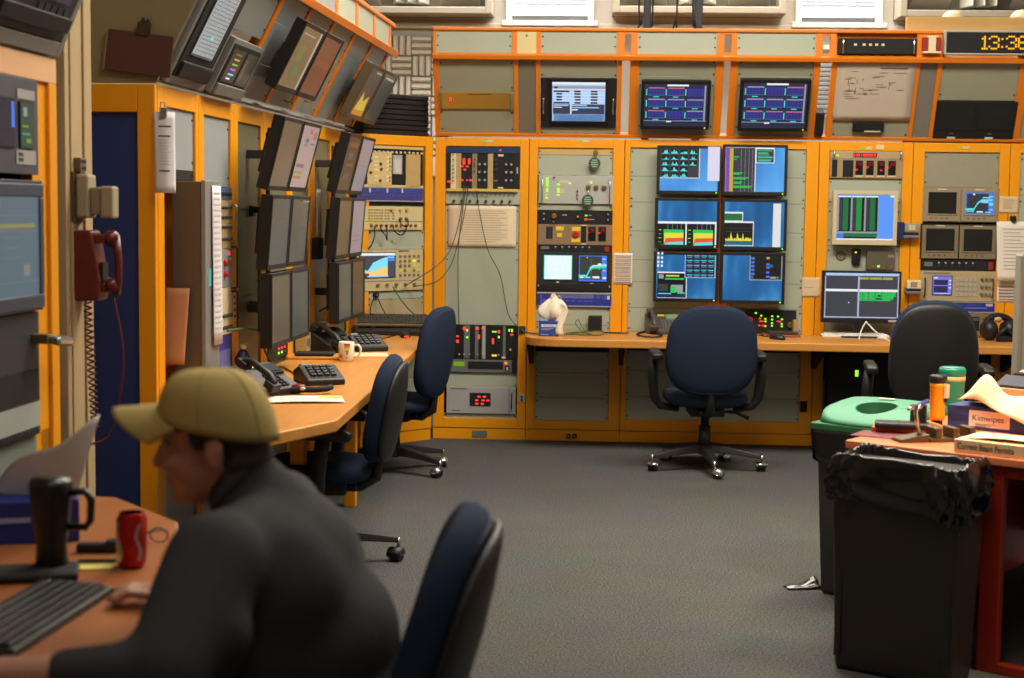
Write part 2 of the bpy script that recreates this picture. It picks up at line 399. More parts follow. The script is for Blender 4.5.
def sheet(fr, rect, label, off=.004, lines=(), mat=PAPER, curl=.004, cat='paper', name='paper_sheet', group=None, px=True, skew=0.0):
    """a sheet of paper hanging on a face: gently bowed, printing on it"""
    x0, x1, z0, z1 = fr.rect(*rect, off) if px else rect; w, h = x1 - x0, z1 - z0
    def fn(u, v): return (-w / 2 + u * w + skew * (1 - v), -curl * math.sin(PI * u) * (1 - v * .6) - curl * (1 - v), v * h)
    mb = MB().grid(fn, 8, 10, mat, -.0006 if False else .0006)
    for (u0, v0, u1, v1, m) in lines:
        for k in range(5):
            ua, ub = u0 + (u1 - u0) * k / 5, u0 + (u1 - u0) * (k + 1) / 5
            pts = [fn(ua, 1 - v1), fn(ub, 1 - v1), fn(ub, 1 - v0), fn(ua, 1 - v0)]
            mb.quad([(p[0], p[1] - .0016, p[2]) for p in pts], m)
    o = mb.build(name, None, fr.mat((x0 + x1) / 2, -off, z0)); return tag(o, label, cat, group)
def print_lines(n, u0=.1, u1=.9, v0=.08, v1=.92, m=INK, t=.35, rnd=True):
    out = []; d = (v1 - v0) / n
    for i in range(n):
        e = u1 - (random.random() * .3 * (u1 - u0) if rnd else 0)
        out.append((u0, v0 + d * i, e, v0 + d * (i + t), m))
    return out
def cable(pts, r, mat, label, name='cable', group=None, n=6, smooth=6, cat='cable'):
    """smooth cord through the points"""
    P = [Vector(p) for p in pts]; out = []
    for i in range(len(P) - 1):
        a, b, c, d = P[max(i - 1, 0)], P[i], P[i + 1], P[min(i + 2, len(P) - 1)]
        for k in range(smooth):
            t = k / smooth
            out.append(.5 * ((2 * b) + (c - a) * t + (2 * a - 5 * b + 4 * c - d) * t * t + (3 * b - a - 3 * c + d) * t ** 3))
    out.append(P[-1])
    return out, MB().tube(out, r, mat, n)
def cord(pts, r, mat, label, name='cable', group=None, cat='cable'):
    _, mb = cable(pts, r, mat, label); o = mb.build(name); return tag(o, label, cat, group)
def blob(parts, mat, name, parent, voxel=.008, smooth=6, sf=.5):
    mb = MB()
    for p in parts:
        if p[0] == 'e': mb.ball(p[1], p[2], mat, 16, 10, Euler(p[3]).to_matrix() if len(p) > 3 else None)
        elif p[0] == 'c':
            a, b, r0, r1 = Vector(p[1]), Vector(p[2]), p[3], p[4]
            mb.cyl(a, b, r0, r1, mat, 16); mb.ball(a, r0, mat, 14, 8); mb.ball(b, r1, mat, 14, 8)
        elif p[0] == 'b': mb.obox(p[1], p[2], mat, p[3] if len(p) > 3 else (0, 0, 0))
    o = mb.build(name, parent)
    rm = o.modifiers.new('r', 'REMESH'); rm.mode = 'VOXEL'; rm.voxel_size = voxel; rm.use_smooth_shade = True
    if smooth:
        sm = o.modifiers.new('s', 'SMOOTH'); sm.iterations = smooth; sm.factor = sf
    evaluated(o)
    o.data.polygons.foreach_set('use_smooth', [True] * len(o.data.polygons))
    return o

# ================================================================== the room
BACK_Y, WALL_Y = 9.96, 11.6
def struct(mb, name, label=None, parent=None, mw=None, bevel=0):
    o = mb.build(name, parent, mw, bevel); o['kind'] = 'structure'
    return o
WALLM = M('wall_grey_beige', (182, 178, 172), .8, var=.04, scale=2)
WALLD = M('wall_olive_beige', (150, 138, 108), .75, var=.05, scale=2)
CEILM = M('ceiling_white', (190, 188, 182), .9)
fl = MB().box(-3.2, 5.2, -2.0, WALL_Y + .3, -.1, 0, carpet()); struct(fl, 'floor')
struct(MB().box(-3.2, 5.2, -2.0, WALL_Y + .3, 4.4, 4.5, CEILM), 'ceiling')
struct(MB().box(-3.3, -3.2, -2.0, WALL_Y + .3, 0, 4.4, WALLD), 'wall_left')
struct(MB().box(5.2, 5.3, -2.0, WALL_Y + .3, 0, 4.4, WALLM), 'wall_right')
struct(MB().box(-3.2, 5.2, -2.1, -2.0, 0, 4.4, WALLM), 'wall_front')
# back wall with two high windows
def wy(px, py): p = at_y(px, py, WALL_Y); return p.x, p.z
w1a, w1b = wy(506, 20)[0], wy(594, 20)[0]; w2a, w2b = wy(795, 20)[0], wy(882, 20)[0]
sill = wy(550, 24)[1]; WTOP = 4.0
wb = MB()
for a, b in ((-3.2, w1a), (w1b, w2a), (w2b, 5.2)): wb.box(a, b, WALL_Y, WALL_Y + .3, 0, 4.4, WALLM)
for a, b in ((w1a, w1b), (w2a, w2b)): wb.box(a, b, WALL_Y, WALL_Y + .3, 0, sill, WALLM).box(a, b, WALL_Y, WALL_Y + .3, WTOP, 4.4, WALLM)
struct(wb, 'wall_back')
WFRAME = M('white_window_paint', (228, 228, 226), .4)
BLIND = M('white_blind_slat', (232, 236, 240), .5)
_bn = BLIND.node_tree; _tr = _bn.nodes.new('ShaderNodeBsdfTranslucent'); _tr.inputs['Color'].default_value = (.85, .9, .95, 1); _ms = _bn.nodes.new('ShaderNodeMixShader'); _ms.inputs[0].default_value = .6
_bn.links.new(_bn.nodes['Principled BSDF'].outputs[0], _ms.inputs[1]); _bn.links.new(_tr.outputs[0], _ms.inputs[2]); _bn.links.new(_ms.outputs[0], _bn.nodes['Material Output'].inputs['Surface'])
GLASS = bpy.data.materials.new('window_glass'); GLASS.use_nodes = True
gb = GLASS.node_tree.nodes['Principled BSDF']; gb.inputs['Transmission Weight'].default_value = 1; gb.inputs['Roughness'].default_value = 0; gb.inputs['IOR'].default_value = 1.0; gb.inputs['Alpha'].default_value = .25
for n, (a, b) in enumerate(((w1a, w1b), (w2a, w2b)), 1):
    t = .045
    w = struct(MB().box(a, a + t, WALL_Y - .03, WALL_Y + .12, sill, WTOP, WFRAME).box(b - t, b, WALL_Y - .03, WALL_Y + .12, sill, WTOP, WFRAME)
               .box(a + t, b - t, WALL_Y - .03, WALL_Y + .12, WTOP - t, WTOP, WFRAME).box(a - .03, b + .03, WALL_Y - .06, WALL_Y + .12, sill - .02, sill + .02, WFRAME)
               .box(a + t, b - t, WALL_Y + .06, WALL_Y + .12, sill + .02, sill + .07, GREY), f'window_{n}', bevel=.004)
    g = MB().box(a + t, b - t, WALL_Y + .085, WALL_Y + .09, sill + .07, WTOP - t, GLASS).build('glass', w); g['kind'] = 'structure'
    bl = thing('window_blind', ['white slatted blind in the high window above the gold panel rack', 'white slatted blind in the high window above the drawing sheet rack'][n - 1], 'window blind', (0, 0, 0), 'window blinds')
    sb = MB(); zz = sill + .145
    while zz < WTOP - .09:
        sb.obox(((a + b) / 2, WALL_Y + .035, zz), (b - a - 2 * t - .02, .033, .0016), BLIND, (1.05, 0, 0)); zz += .03
    sb.build('slats', bl)
    MB().box(a + t + .01, b - t - .01, WALL_Y + .02, WALL_Y + .05, sill + .1, sill + .125, WFRAME).build('bottom_rail', bl, bevel=.003)
    MB().box(a + t + .005, b - t - .005, WALL_Y + .015, WALL_Y + .055, WTOP - .085, WTOP - .046, WFRAME).build('head_rail', bl, bevel=.003)
# ledge and recessed sound baffles high on the back wall
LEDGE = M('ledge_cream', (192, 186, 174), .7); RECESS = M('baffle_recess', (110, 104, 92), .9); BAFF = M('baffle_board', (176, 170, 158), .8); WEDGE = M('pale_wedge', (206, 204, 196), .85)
def baffle(px0, px1, pyb, label):
    x0, z0 = wy(px0, pyb); x1, _ = wy(px1, pyb); zt = 4.1
    r = thing('sound_baffle', label, 'acoustic baffle', (0, 0, 0), 'sound baffles on the back wall')
    d = .26
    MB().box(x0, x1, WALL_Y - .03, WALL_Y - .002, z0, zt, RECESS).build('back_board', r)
    MB().box(x0, x0 + .05, WALL_Y - d, WALL_Y - .03, z0, zt, BAFF).box(x1 - .05, x1, WALL_Y - d, WALL_Y - .03, z0, zt, BAFF).box(x0 + .05, x1 - .05, WALL_Y - d, WALL_Y - .03, z0, z0 + .05, BAFF).build('frame', r, bevel=.006)
    wdt = x1 - x0; k = 0; zz = z0 + .14
    while zz < zt - .1:
        for q in (0, 1):
            a = x0 + .1 + q * wdt * .6; b = a + wdt * .4 - .2
            MB().obox(((a + b) / 2, WALL_Y - .14, zz), (b - a, .2, .03), BAFF, (-.5, 0, 0)).build('louvre', r, bevel=.005)
        zz += .3
    for q in range(3):
        xc = x0 + wdt * (.43 + .07 * q)
        MB().prism([(xc - .05, WALL_Y - .04), (xc + .05, WALL_Y - .04), (xc, WALL_Y - .24)], z0 + .09, zt, WEDGE).build('wedge', r)
baffle(330, 494, 17, 'recessed beige sound baffle above the parquet foam panel')
baffle(612, 782, 17, 'recessed beige sound baffle with louvres between the two high windows')
baffle(893, 1060, 21, 'recessed beige sound baffle above the wooden plank')
a = wy(430, 25); b_ = wy(495, 25)
struct(MB().box(-3.2, w1a - .03, WALL_Y - .05, WALL_Y - .001, a[1] - .03, a[1] + .012, LEDGE).box(w1b + .03, w2a - .03, WALL_Y - .05, WALL_Y - .001, a[1] - .03, a[1] + .012, LEDGE).box(w2b + .03, 5.2, WALL_Y - .05, WALL_Y - .001, a[1] - .03, a[1] + .012, LEDGE), 'trim_1', bevel=.004)
# parquet-pattern acoustic foam on the back wall
FOAM = M('silver_foam', (226, 223, 216), .8, var=.1, scale=30)
fx0, fz1 = wy(386, 36); fx1, fz0 = wy(452, 140)
r = thing('acoustic_foam_panel', 'silver grey acoustic foam in a parquet pattern on the back wall', 'acoustic foam', (0, 0, 0))
MB().box(fx0 - .1, fx1, WALL_Y - .02, WALL_Y - .001, fz0 - .3, fz1, M('foam_base', (140, 136, 128), .9)).build('backing', r)
T = .150; nx = int((fx1 - fx0) / T) + 2; nz = int((fz1 - fz0) / T) + 2; mb = MB()
for i in range(nx):
    for j in range(nz):
        cx, cz = fx0 - .1 + i * T, fz1 - (j + 1) * T
        if cx + T > fx1 + .02: continue
        for k in range(3):
            o = T * (k + .5) / 3; q = T / 6 * .86; y0 = WALL_Y - .02; yf = WALL_Y - .058
            if (i + j) % 2: mb.prism([(cx + o - q, y0), (cx + o + q, y0), (cx + o + q * .5, yf), (cx + o - q * .5, yf)], cz + .004, cz + T - .004, FOAM)
            else: mb.prism([(y0, cz + o - q), (y0, cz + o + q), (yf, cz + o + q * .5), (yf, cz + o - q * .5)], cx + .004, cx + T - .004, FOAM, 'x')
mb.build('ridges', r)

xa, za = wy(812, 116); xb, zb = wy(838, 50)
bl = thing('window_blind', 'white slatted blind seen through the slot beside the sketched diagram', 'window blind', (0, 0, 0))
sb = MB(); zz = za
while zz < zb:
    sb.obox(((xa + xb) / 2, WALL_Y - .03, zz), (xb - xa, .034, .0016), BLIND, (-.75, 0, 0)); zz += .034
sb.build('slats', bl); MB().box(xa, xb, WALL_Y - .05, WALL_Y - .01, zb, zb + .03, WFRAME).build('head_rail', bl); MB().box(xa, xb, WALL_Y - .008, WALL_Y - .001, za, zb, M('blind_back', (70, 70, 72), .8)).build('backing', bl)
# ================================================================== racks along the back
FB = Frame((0, BACK_Y, 0), (1, 0, 0), (0, 0, 1))
ZT = 1.975
def rz(fr, xm, y, off=0): return fr.pick(xm, y, off)[1]
def rows(fr, xm, L): return [(rz(fr, xm, b), rz(fr, xm, a), m) for a, b, m in L]
# ---- rack 1
o1 = (-.936, -.453, rz(FB, 482, 418), rz(FB, 482, 146.3))
rack(FB, -1.008, -.394, o1, ZT, rows(FB, 482, [(204.5, 249, PANEL), (249, 325, PANEL), (372.5, 387, PANEL), (413.5, 418, PANEL)]),
     'orange rack with two black module crates full of red lamps and a hung list')
R = (446, 147, 519.6, 188.8); q = lambda X, Y: ((430 + X * .0977 - R[0]) / (R[2] - R[0]), (140 + Y * .0977 - R[1]) / (R[3] - R[1]))
L = [('rec', 0, .0, 1, .145, M('crate_blue', (44, 66, 104), .4, .3), 'fan_panel', .004), ('led', *q(720, 103), RED_L, .008, .006)]
L.append(('mods', .16, 1.0, [(.066, BLACK), (.077, CREAM), (.066, TANM), (.074, BLACK), (.074, BLACKM), (.069, M('module_tan_grey', (150, 135, 100), .45, .2)), (.143, BLACKM), (.073, TANM), (.073, BLACK), (.073, None), (.146, BLACKM), (.062, BLACK)]))
for x, y, d, e in ((348, 222, .010, .024), (402, 220, .009, .022), (328, 272, .012, .005), (382, 272, .012, .005), (358, 305, .010, .006), (328, 412, .012, .006), (382, 413, .005, .005), (420, 413, .012, .006), (197, 430, .011, .007)): L.append(('led', *q(x, y), RED_L, d, e))
for y in (150, 205, 263, 303, 343, 385, 420): L.append(('knob', *q(238, y), .005, BLACK, 'socket'))
for x in (508, 563, 780, 833):
    for y in (248, 328, 410): L.append(('knob', *q(x, y), .008, LGREY))
for y in (200, 245, 270, 320): L.append(('knob', *q(457, y), .005, SCREW, 'socket'))
for y in (205, 250, 305): L.append(('knob', *q(672, y), .009, DGREY))
L += [('rec', *q(698, 145), *q(752, 165), CREAM, 'label_plate', .004), ('rec', *q(698, 480), *q(752, 494), CREAM, 'label_plate', .004), ('rec', *q(640, 408), *q(692, 424), GREY, 'label_plate', .004), ('rec', *q(888, 275), *q(902, 340), LGREY, 'label_plate', .004)]
gear(FB, R, 'module_crate', 'upper black module crate with blue fan strip and tall red displays', 'module crate', BLACKM, L, group='module crates in the orange racks')
R = (446, 188.8, 519.6, 204.3)
L = [('rec', .02, .0, .98, .17, M('tray_yellow', (214, 180, 90), .5), 'cable_tray', .022)]
L.append(('conn', .07, .92, .36, 15, .006, GREY)); L.append(('conn', .11, .87, .8, 8, .009, DGREY)); L.append(('rec', .38, .52, .58, .55, GREENW, 'printed_line', .001))
gear(FB, R, 'patch_panel', 'sage grey patch panel with two rows of sockets above the hung list', 'patch panel', PANEL, L, depth=.12, group='patch panels')
sheet(FB, (448, 205.5, 516, 247), 'wide printed channel list taped below the upper module crate', -.006, print_lines(14, .2, .88, .12, .92, M('faint_ink', (186, 172, 148), .9), .3), M('cream_paper', (226, 208, 178), .85), curl=.001)
R = (446, 325, 517.6, 359.6); q = lambda X, Y: ((440 + X * .0977 - R[0]) / (R[2] - R[0]), (315 + Y * .0977 - R[1]) / (R[3] - R[1]))
L = [('mods', 0.02, .97, [(.10, BLACK), (.09, BLACK), (.06, BLACK), (.085, GREY), (.07, BLACKM), (.05, GREY), (.05, BLACKM), (.05, LGREY), (.07, BLACKM), (.08, BLACK), (.09, BLACKM), (.04, GREY), (.045, BLACK), (.06, BLACKM), (.07, BLACK)])]
for x, y, d, e, m in ((248, 140, .010, .012, RED_L), (278, 158, .007, .009, YEL_L), (382, 138, .012, .008, RED_L), (438, 136, .010, .006, RED_L), (180, 220, .010, .006, RED_L), (181, 272, .010, .012, RED_L), (278, 230, .008, .007, GREEN_L), (397, 222, .008, .017, RED_L), (543, 265, .008, .022, RED_L), (545, 168, .008, .006, GREEN_L), (570, 168, .006, .006, GREEN_L), (603, 168, .009, .011, RED_L), (602, 222, .007, .009, GREEN_L), (708, 150, .006, .010, GREEN_L), (736, 152, .006, .012, GREEN_L), (734, 195, .009, .007, RED_L), (545, 411, .009, .007, YEL_L), (572, 411, .008, .007, YEL_L)): L.append(('led', *q(x, y), m, d, e))
for x in (200, 250, 305, 385, 440, 602): L.append(('knob', *q(x, 405), .006, LGREY, 'socket'))
L += [('knob', *q(722, 348), .008, CREAM), ('rec', *q(635, 420), *q(672, 440), CREAM, 'label_plate', .004)]
gear(FB, R, 'module_crate', 'lower black module crate with mixed red green and amber lamps', 'module crate', BLACKM, L, group='module crates in the orange racks')
R = (446, 359.8, 517.4, 372.3); q = lambda X, Y: ((440 + X * .0977 - R[0]) / (R[2] - R[0]), (315 + Y * .0977 - R[1]) / (R[3] - R[1]))
L = [('rec', *q(140, 480), *q(250, 527), LCDG, 'display', .002), ('rec', *q(285, 475), *q(645, 553), BLACKM, 'air_intake', .002), ('led', *q(675, 487), ORG_L, .011, .009), ('rec', *q(665, 515), *q(712, 570), BLACKM, 'switch_plate', .003), ('rec', *q(680, 528), *q(698, 560), CREAM, 'rocker_switch', .006), ('rec', .92, 0, 1, 1, BLACK, 'rail', .004)]
gear(FB, R, 'fan_unit', 'grey fan unit with green display under the lower module crate', 'fan unit', GREY, L)
R = (446.5, 387, 515.6, 413.4)
L = [('rec', .335, .22, .64, .72, BLACKM, 'display', .003), ('text', .5, .38, '888', .018, RED_L), ('text', .5, .60, '888 8', .014, RED_L), ('handle', .945, .2, .78, DGREY), ('rec', .06, .06, .3, .1, INK, 'printed_line', .001), ('rec', .08, .88, .2, .92, INK, 'printed_line', .001), ('rec', .90, 0, .91, 1, GREY, 'seam', .001)]
L = [x for x in L if x[0] != 'text'] + [('led', u, v, RED_L, .012, .006) for u, v in ((.47, .36), (.55, .36), (.44, .5), (.53, .5), (.6, .5), (.44, .63), (.52, .63))]
gear(FB, R, 'power_supply', 'pale grey power supply with red readout low in the rack', 'power supply', LGREY, L)
# ---- rack 2
o2 = (-.337, .149, rz(FB, 573, 421), rz(FB, 575, 148))
DARKP = PANEL
rack(FB, -.394, .225, o2, ZT, rows(FB, 574, [(148, 155, M('tan_strip', (196, 166, 108), .5)), (155, 175.5, PANEL), (204, 210.3, PANEL), (307, 325, PANEL), (325, 344, PANEL), (344, 352, BLACKM), (352, 373, DARKP), (373, 398, DARKP), (398, 421, DARKP)]),
     'orange rack with a green lit panel and two small picture tubes above the tissue box')
R = (538.6, 175.7, 613, 203.8); q = lambda X, Y: ((530 + X * .0977 - R[0]) / (R[2] - R[0]), (145 + Y * .0977 - R[1]) / (R[3] - R[1]))
L = [('handle', .05, .12, .93), ('handle', .955, .12, .95)]
for x, y, d, e in ((175, 352, .008, .012), (175, 395, .008, .024), (175, 465, .008, .016), (175, 512, .008, .003), (173, 545, .008, .007), (290, 407, .009, .007), (290, 465, .008, .018), (290, 514, .009, .007), (408, 392, .008, .006), (624, 381, .008, .008)): L.append(('led', *q(x, y), GREEN_L, d, e))
for x in (598, 677, 758): L.append(('knob', *q(x, 430), .018, M('brushed_knob', (160, 140, 112), .3, .8)))
for y in (470, 512, 552): L.append(('knob', *q(485, y), .006, DGREY, 'socket'))
L += [('rec', *q(300, 365), *q(395, 388), M('tape_cream', (214, 200, 160), .7), 'label_tape', .001), ('rec', *q(305, 455), *q(355, 492), M('tape_cream2', (206, 190, 150), .7), 'label_tape', .001), ('knob', *q(247, 333), .006, DGREY, 'socket')]
gear(FB, R, 'interlock_unit', 'pale panel with columns of green lamps and three round knobs', 'control panel', M('interlock_grey', (184, 186, 180), .4, .2), L)
R = (538, 210.4, 612.6, 224.3); q = lambda X, Y: ((530 + X * .0977 - R[0]) / (R[2] - R[0]), (205 + Y * .0977 - R[1]) / (R[3] - R[1]))
gear(FB, R, 'interlock_unit', 'black one-lock key panel with a red and a green lamp', 'control panel', BLACKM, [('knob', *q(247, 117), .019, M('brass_lock', (196, 160, 80), .3, .9), 'key_lock'), ('led', *q(575, 106), GREEN_L, .010, .005), ('led', *q(574, 146), RED_L, .012, .007), ('rec', *q(600, 102), *q(630, 109), LGREY, 'printed_line', .001), ('rec', *q(600, 142), *q(660, 150), LGREY, 'printed_line', .001), ('rec', *q(330, 98), *q(378, 108), LGREY, 'printed_line', .001), ('knob', *q(490, 120), .008, TANM, 'switch'), ('rec', *q(232, 160), *q(252, 186), STEEL, 'key', .018)] + [('knob', *q(x, y), .006, LGREY, 'screw') for x in (142, 798) for y in (92, 148)])
R = (537.8, 224.5, 612.4, 244.8); q = lambda X, Y: ((530 + X * .0977 - R[0]) / (R[2] - R[0]), (205 + Y * .0977 - R[1]) / (R[3] - R[1]))
L = [('rec', *q(165, 225), *q(232, 348), BLACKM, 'switch_bank', .003), ('keys', *q(167, 228), *q(230, 346), 1, 5, DGREY), ('rec', *q(265, 222), *q(345, 262), YELL, 'label_plate', .002), ('rec', *q(278, 290), *q(328, 328), YELL, 'label_plate', .002), ('rec', *q(430, 224), *q(515, 266), YELL, 'label_plate', .002), ('rec', *q(425, 338), *q(515, 380), YELL, 'label_plate', .002), ('knob', *q(468, 302), .021, REDK, 'stop_button'), ('rec', *q(523, 215), *q(575, 385), BLACKM, 'slot_panel', .003), ('rec', *q(525, 202), *q(577, 213), CREAM, 'label_plate', .004), ('rec', *q(525, 390), *q(577, 402), CREAM, 'label_plate', .004)]
for x in (595, 700):
    L += [('rec', *q(x, 218), *q(x + 78, 365), BLACK, 'module', .004), ('keys', *q(x + 4, 285), *q(x + 74, 360), 4, 4, DGREY), ('led', *q(x + 48, 252), E('led_dim_red', (170, 22, 30), .9), .012, .009), ('led', *q(x + 8, 285), RED_L, .009, .007)]
gear(FB, R, 'control_chassis', 'brown control chassis with yellow labels and a red stop button', 'control chassis', M('brown_metal', (150, 122, 96), .5, .3), L)
R = (537.2, 245, 612.2, 252.4); q = lambda X, Y: ((530 + X * .0977 - R[0]) / (R[2] - R[0]), (205 + Y * .0977 - R[1]) / (R[3] - R[1]))
def power_strip(fr, R, label):
    L = [('rec', .05, .22, .16, .62, GREY, 'badge', .002), ('rec', .90, .15, .96, .85, M('red_rocker', (150, 40, 36), .4), 'rocker_switch', .006), ('led', .93, .5, RED_L, .006, .006)]
    for u in (.24, .33, .42, .51, .60, .69): L += [('rec', u - .008, .2, u + .016, .35, LGREY, 'outlet_mark', .002), ('rec', u - .004, .45, u + .012, .65, DGREY, 'outlet_switch', .004)]
    gear(fr, R, 'power_strip', label, 'power strip', BLACKM, L, depth=.1, group='rack power strips')
power_strip(FB, R, 'black rack power strip above the bright white picture tube')
R = (537, 252.5, 612, 292); q = lambda X, Y: ((530 + X * .0977 - R[0]) / (R[2] - R[0]), (260 + Y * .0977 - R[1]) / (R[3] - R[1]))
trace = [(0, .80), (.28, .80), (.4, .52), (.5, .44), (.75, .42), (.99, .40)]
L = [('scr', *q(142, -48), *q(430, 205), S_PCYAN, [(0, 0, 1, .03, S_CYAN), (0, .0, .03, 1, S_CYAN), (.97, 0, 1, 1, S_CYAN), (0, .97, 1, 1, S_TEAL), (0, .45, 1, .455, S_LBLUE), (0, .7, 1, .705, S_LBLUE)]),
     ('scr', *q(500, -48), *q(785, 215), S_BLUE, [(.03, .03, .82, .93, E('screen_olive_black', (56, 62, 56))), ('line', trace, .05, S_CYAN), ('line', [(u, v - .05) for u, v in trace[2:]], .018, S_WHITE), ('line', [(u, v + .06) for u, v in trace], .02, S_GREEN), (.68, .3, .80, .36, S_WHITE), (.28, .05, .31, .1, S_YEL), (.45, .08, .455, .9, S_GREY), (.05, .82, .16, .88, S_WHITE), (.26, .82, .42, .88, S_LBLUE), (.5, .8, .74, .88, S_WHITE), (.84, .1, .96, .16, S_LBLUE), (.84, .3, .95, .36, S_LBLUE), (.86, .55, .97, .6, S_LBLUE), (.86, .83, .98, .9, S_WHITE), (.7, .48, .78, .54, S_GREEN)]),
     ('rec', *q(270, 222), *q(298, 234), CREAM, 'badge', .002), ('rec', *q(615, 232), *q(650, 242), TANM, 'badge', .002), ('rec', .02, .8, .98, .97, BLACK, 'control_strip', .005), ('rec', .04, .83, .45, .84, DGREY, 'seam', .006), ('knob', .97, .85, .006, LGREY, 'screw'), ('knob', .02, .85, .006, LGREY, 'screw')]
gear(FB, R, 'twin_crt_monitor', 'black twin picture tube unit with white screen beside blue trace', 'monitor', M('crt_charcoal', (36, 38, 40), .5), L, depth=.38, group='twin picture tube monitors')
R = (537, 292.4, 611.6, 306.6)
BLUEG = M('patch_blue', (40, 52, 150), .4)
L = [('rec', 0, 0, 1, .1, LGREY, 'edge_rail', .003), ('rec', 0, .93, 1, 1, LGREY, 'edge_rail', .003), ('bars', .27, .14, .76, .42, 22, M('patch_pale', (120, 128, 190), .5)), ('rec', .05, .5, .17, .62, M('patch_pale2', (96, 104, 180), .5), 'printed_block', .001), ('rec', .05, .18, .06, .9, M('patch_pale', (120, 128, 190)), 'printed_line', .001), ('rec', .195, .1, .25, .42, M('lamp_cream', (236, 226, 190), .5), 'label_plate', .004)]
for u in (.3, .38, .46, .55, .63, .7): L.append(('rec', u, .56, u + .05, .62, M('patch_pale2', (96, 104, 180)), 'printed_block', .001))
L += [('rec', .79, .14, .85, .4, M('patch_mid', (70, 80, 168), .5), 'printed_block', .001), ('rec', .88, .12, .97, .5, M('patch_mid', (70, 80, 168)), 'printed_block', .001), ('rec', .94, .2, .975, .45, CREAM, 'label_plate', .003)]
gear(FB, R, 'patch_panel', 'blue patch panel with white scale just above the tissue box', 'patch panel', BLUEG, L, depth=.12, group='patch panels')
# ---- rack 3, double width
o3 = (.262, 1.392, rz(FB, 712, 421), rz(FB, 715, 148.5))
rack(FB, .225, 1.473, o3, ZT, rows(FB, 715, [(148.5, 177, PANEL), (177, 203, PANEL), (203, 232, PANEL), (232, 261, PANEL), (261, 283, PANEL), (283, 309, PANEL), (309, 333, PANEL), (333, 341, PANELD), (341, 352, BLACKM), (352, 372, PANEL), (372, 398, PANEL), (398, 421, PANEL)]),
     'double width orange rack behind the six-screen wall')
R = (727, 310, 796, 333.5); q = lambda X, Y: ((630 + X * .1953 - R[0]) / (R[2] - R[0]), (290 + Y * .1953 - R[1]) / (R[3] - R[1]))
L = [('knob', *q(613, 152), .020, REDK, 'stop_button'), ('knob', *q(820, 177), .019, M('brass_lock', (196, 160, 80)), 'key_lock'), ('rec', .02, .0, .25, .1, DGREY, 'top_rail', .004)]
for x, y in ((643, 118), (671, 131), (727, 133), (727, 150), (757, 134), (692, 147), (693, 160), (777, 148), (727, 168), (727, 182), (777, 172), (777, 184), (693, 184)): L.append(('led', *q(x, y), GREEN_L, .007, .0055))
for x, y in ((665, 146), (677, 160), (668, 160), (662, 182), (681, 182), (757, 159), (769, 160), (692, 182)): L.append(('led', *q(x, y), RED_L, .008, .005))
gear(FB, R, 'interlock_unit', 'black panel of red and green lamps beside the centre chair', 'control panel', BLACKM, L, depth=.2, off=.012, group=None)
FB3 = FB.sub(0, -.0, 0)
# six-screen wall
MB6 = [((657, 145.5, 721, 194.5), 'top left'), ((722.5, 144.5, 787.5, 195.5), 'top right'), ((655.0, 198, 719.5, 248.5), 'mid left'), ((721.5, 199, 787, 250.5), 'mid right'), ((653.5, 252, 718.5, 302), 'bottom left'), ((720, 252.5, 785, 304), 'bottom right')]
def qz(X, Y, ox, oy, sc, R):    # inside-bezel fractions of a monitor given by its outer pixel box
    bx = 3.0
    return ((ox + X * sc - R[0] - bx) / (R[2] - R[0] - 2 * bx), (oy + Y * sc - R[1] - bx) / (R[3] - R[1] - 2.6 * bx))
def win(u0, v0, u1, v1, body=S_BLACK, edge=S_WHITE):
    return [(u0, v0, u1, v1, edge), (u0 + .01, v0 + .035, u1 - .012, v1 - .015, body)]
def gridplots(u0, v0, u1, v1, nx, ny, m1, m2, seed=1, hist=True, skip=()):
    rnd = random.Random(seed); out = []; du, dv = (u1 - u0) / nx, (v1 - v0) / ny
    for j in range(ny):
        for i in range(nx):
            if (i, j) in skip: continue
            a, b = u0 + du * (i + .1), v0 + dv * (j + .15); c, d = u0 + du * (i + .9), v0 + dv * (j + .9)
            out.append((a, b, c, d, m2))
            if hist:
                p = [(a + (c - a) * k / 8, d - (d - b) * (.1 + .8 * math.exp(-((k - 4 + rnd.uniform(-2, 2)) / 1.4) ** 2))) for k in range(9)]
                out.append(('area', p, d, m1)); out.append((a, d - .008, c, d, m1))
            else:
                out.append((a, b + (d - b) * .25, c, b + (d - b) * .45, m1)); out.append((a + .01, d - (d - b) * .25, c - .01, d - (d - b) * .1, S_GREY))
    return out
Q1 = lambda R: (lambda X, Y: qz(X, Y, 640, 140, .1564, R)); Q2 = lambda R: (lambda X, Y: qz(X, Y, 640, 220, .1564, R))
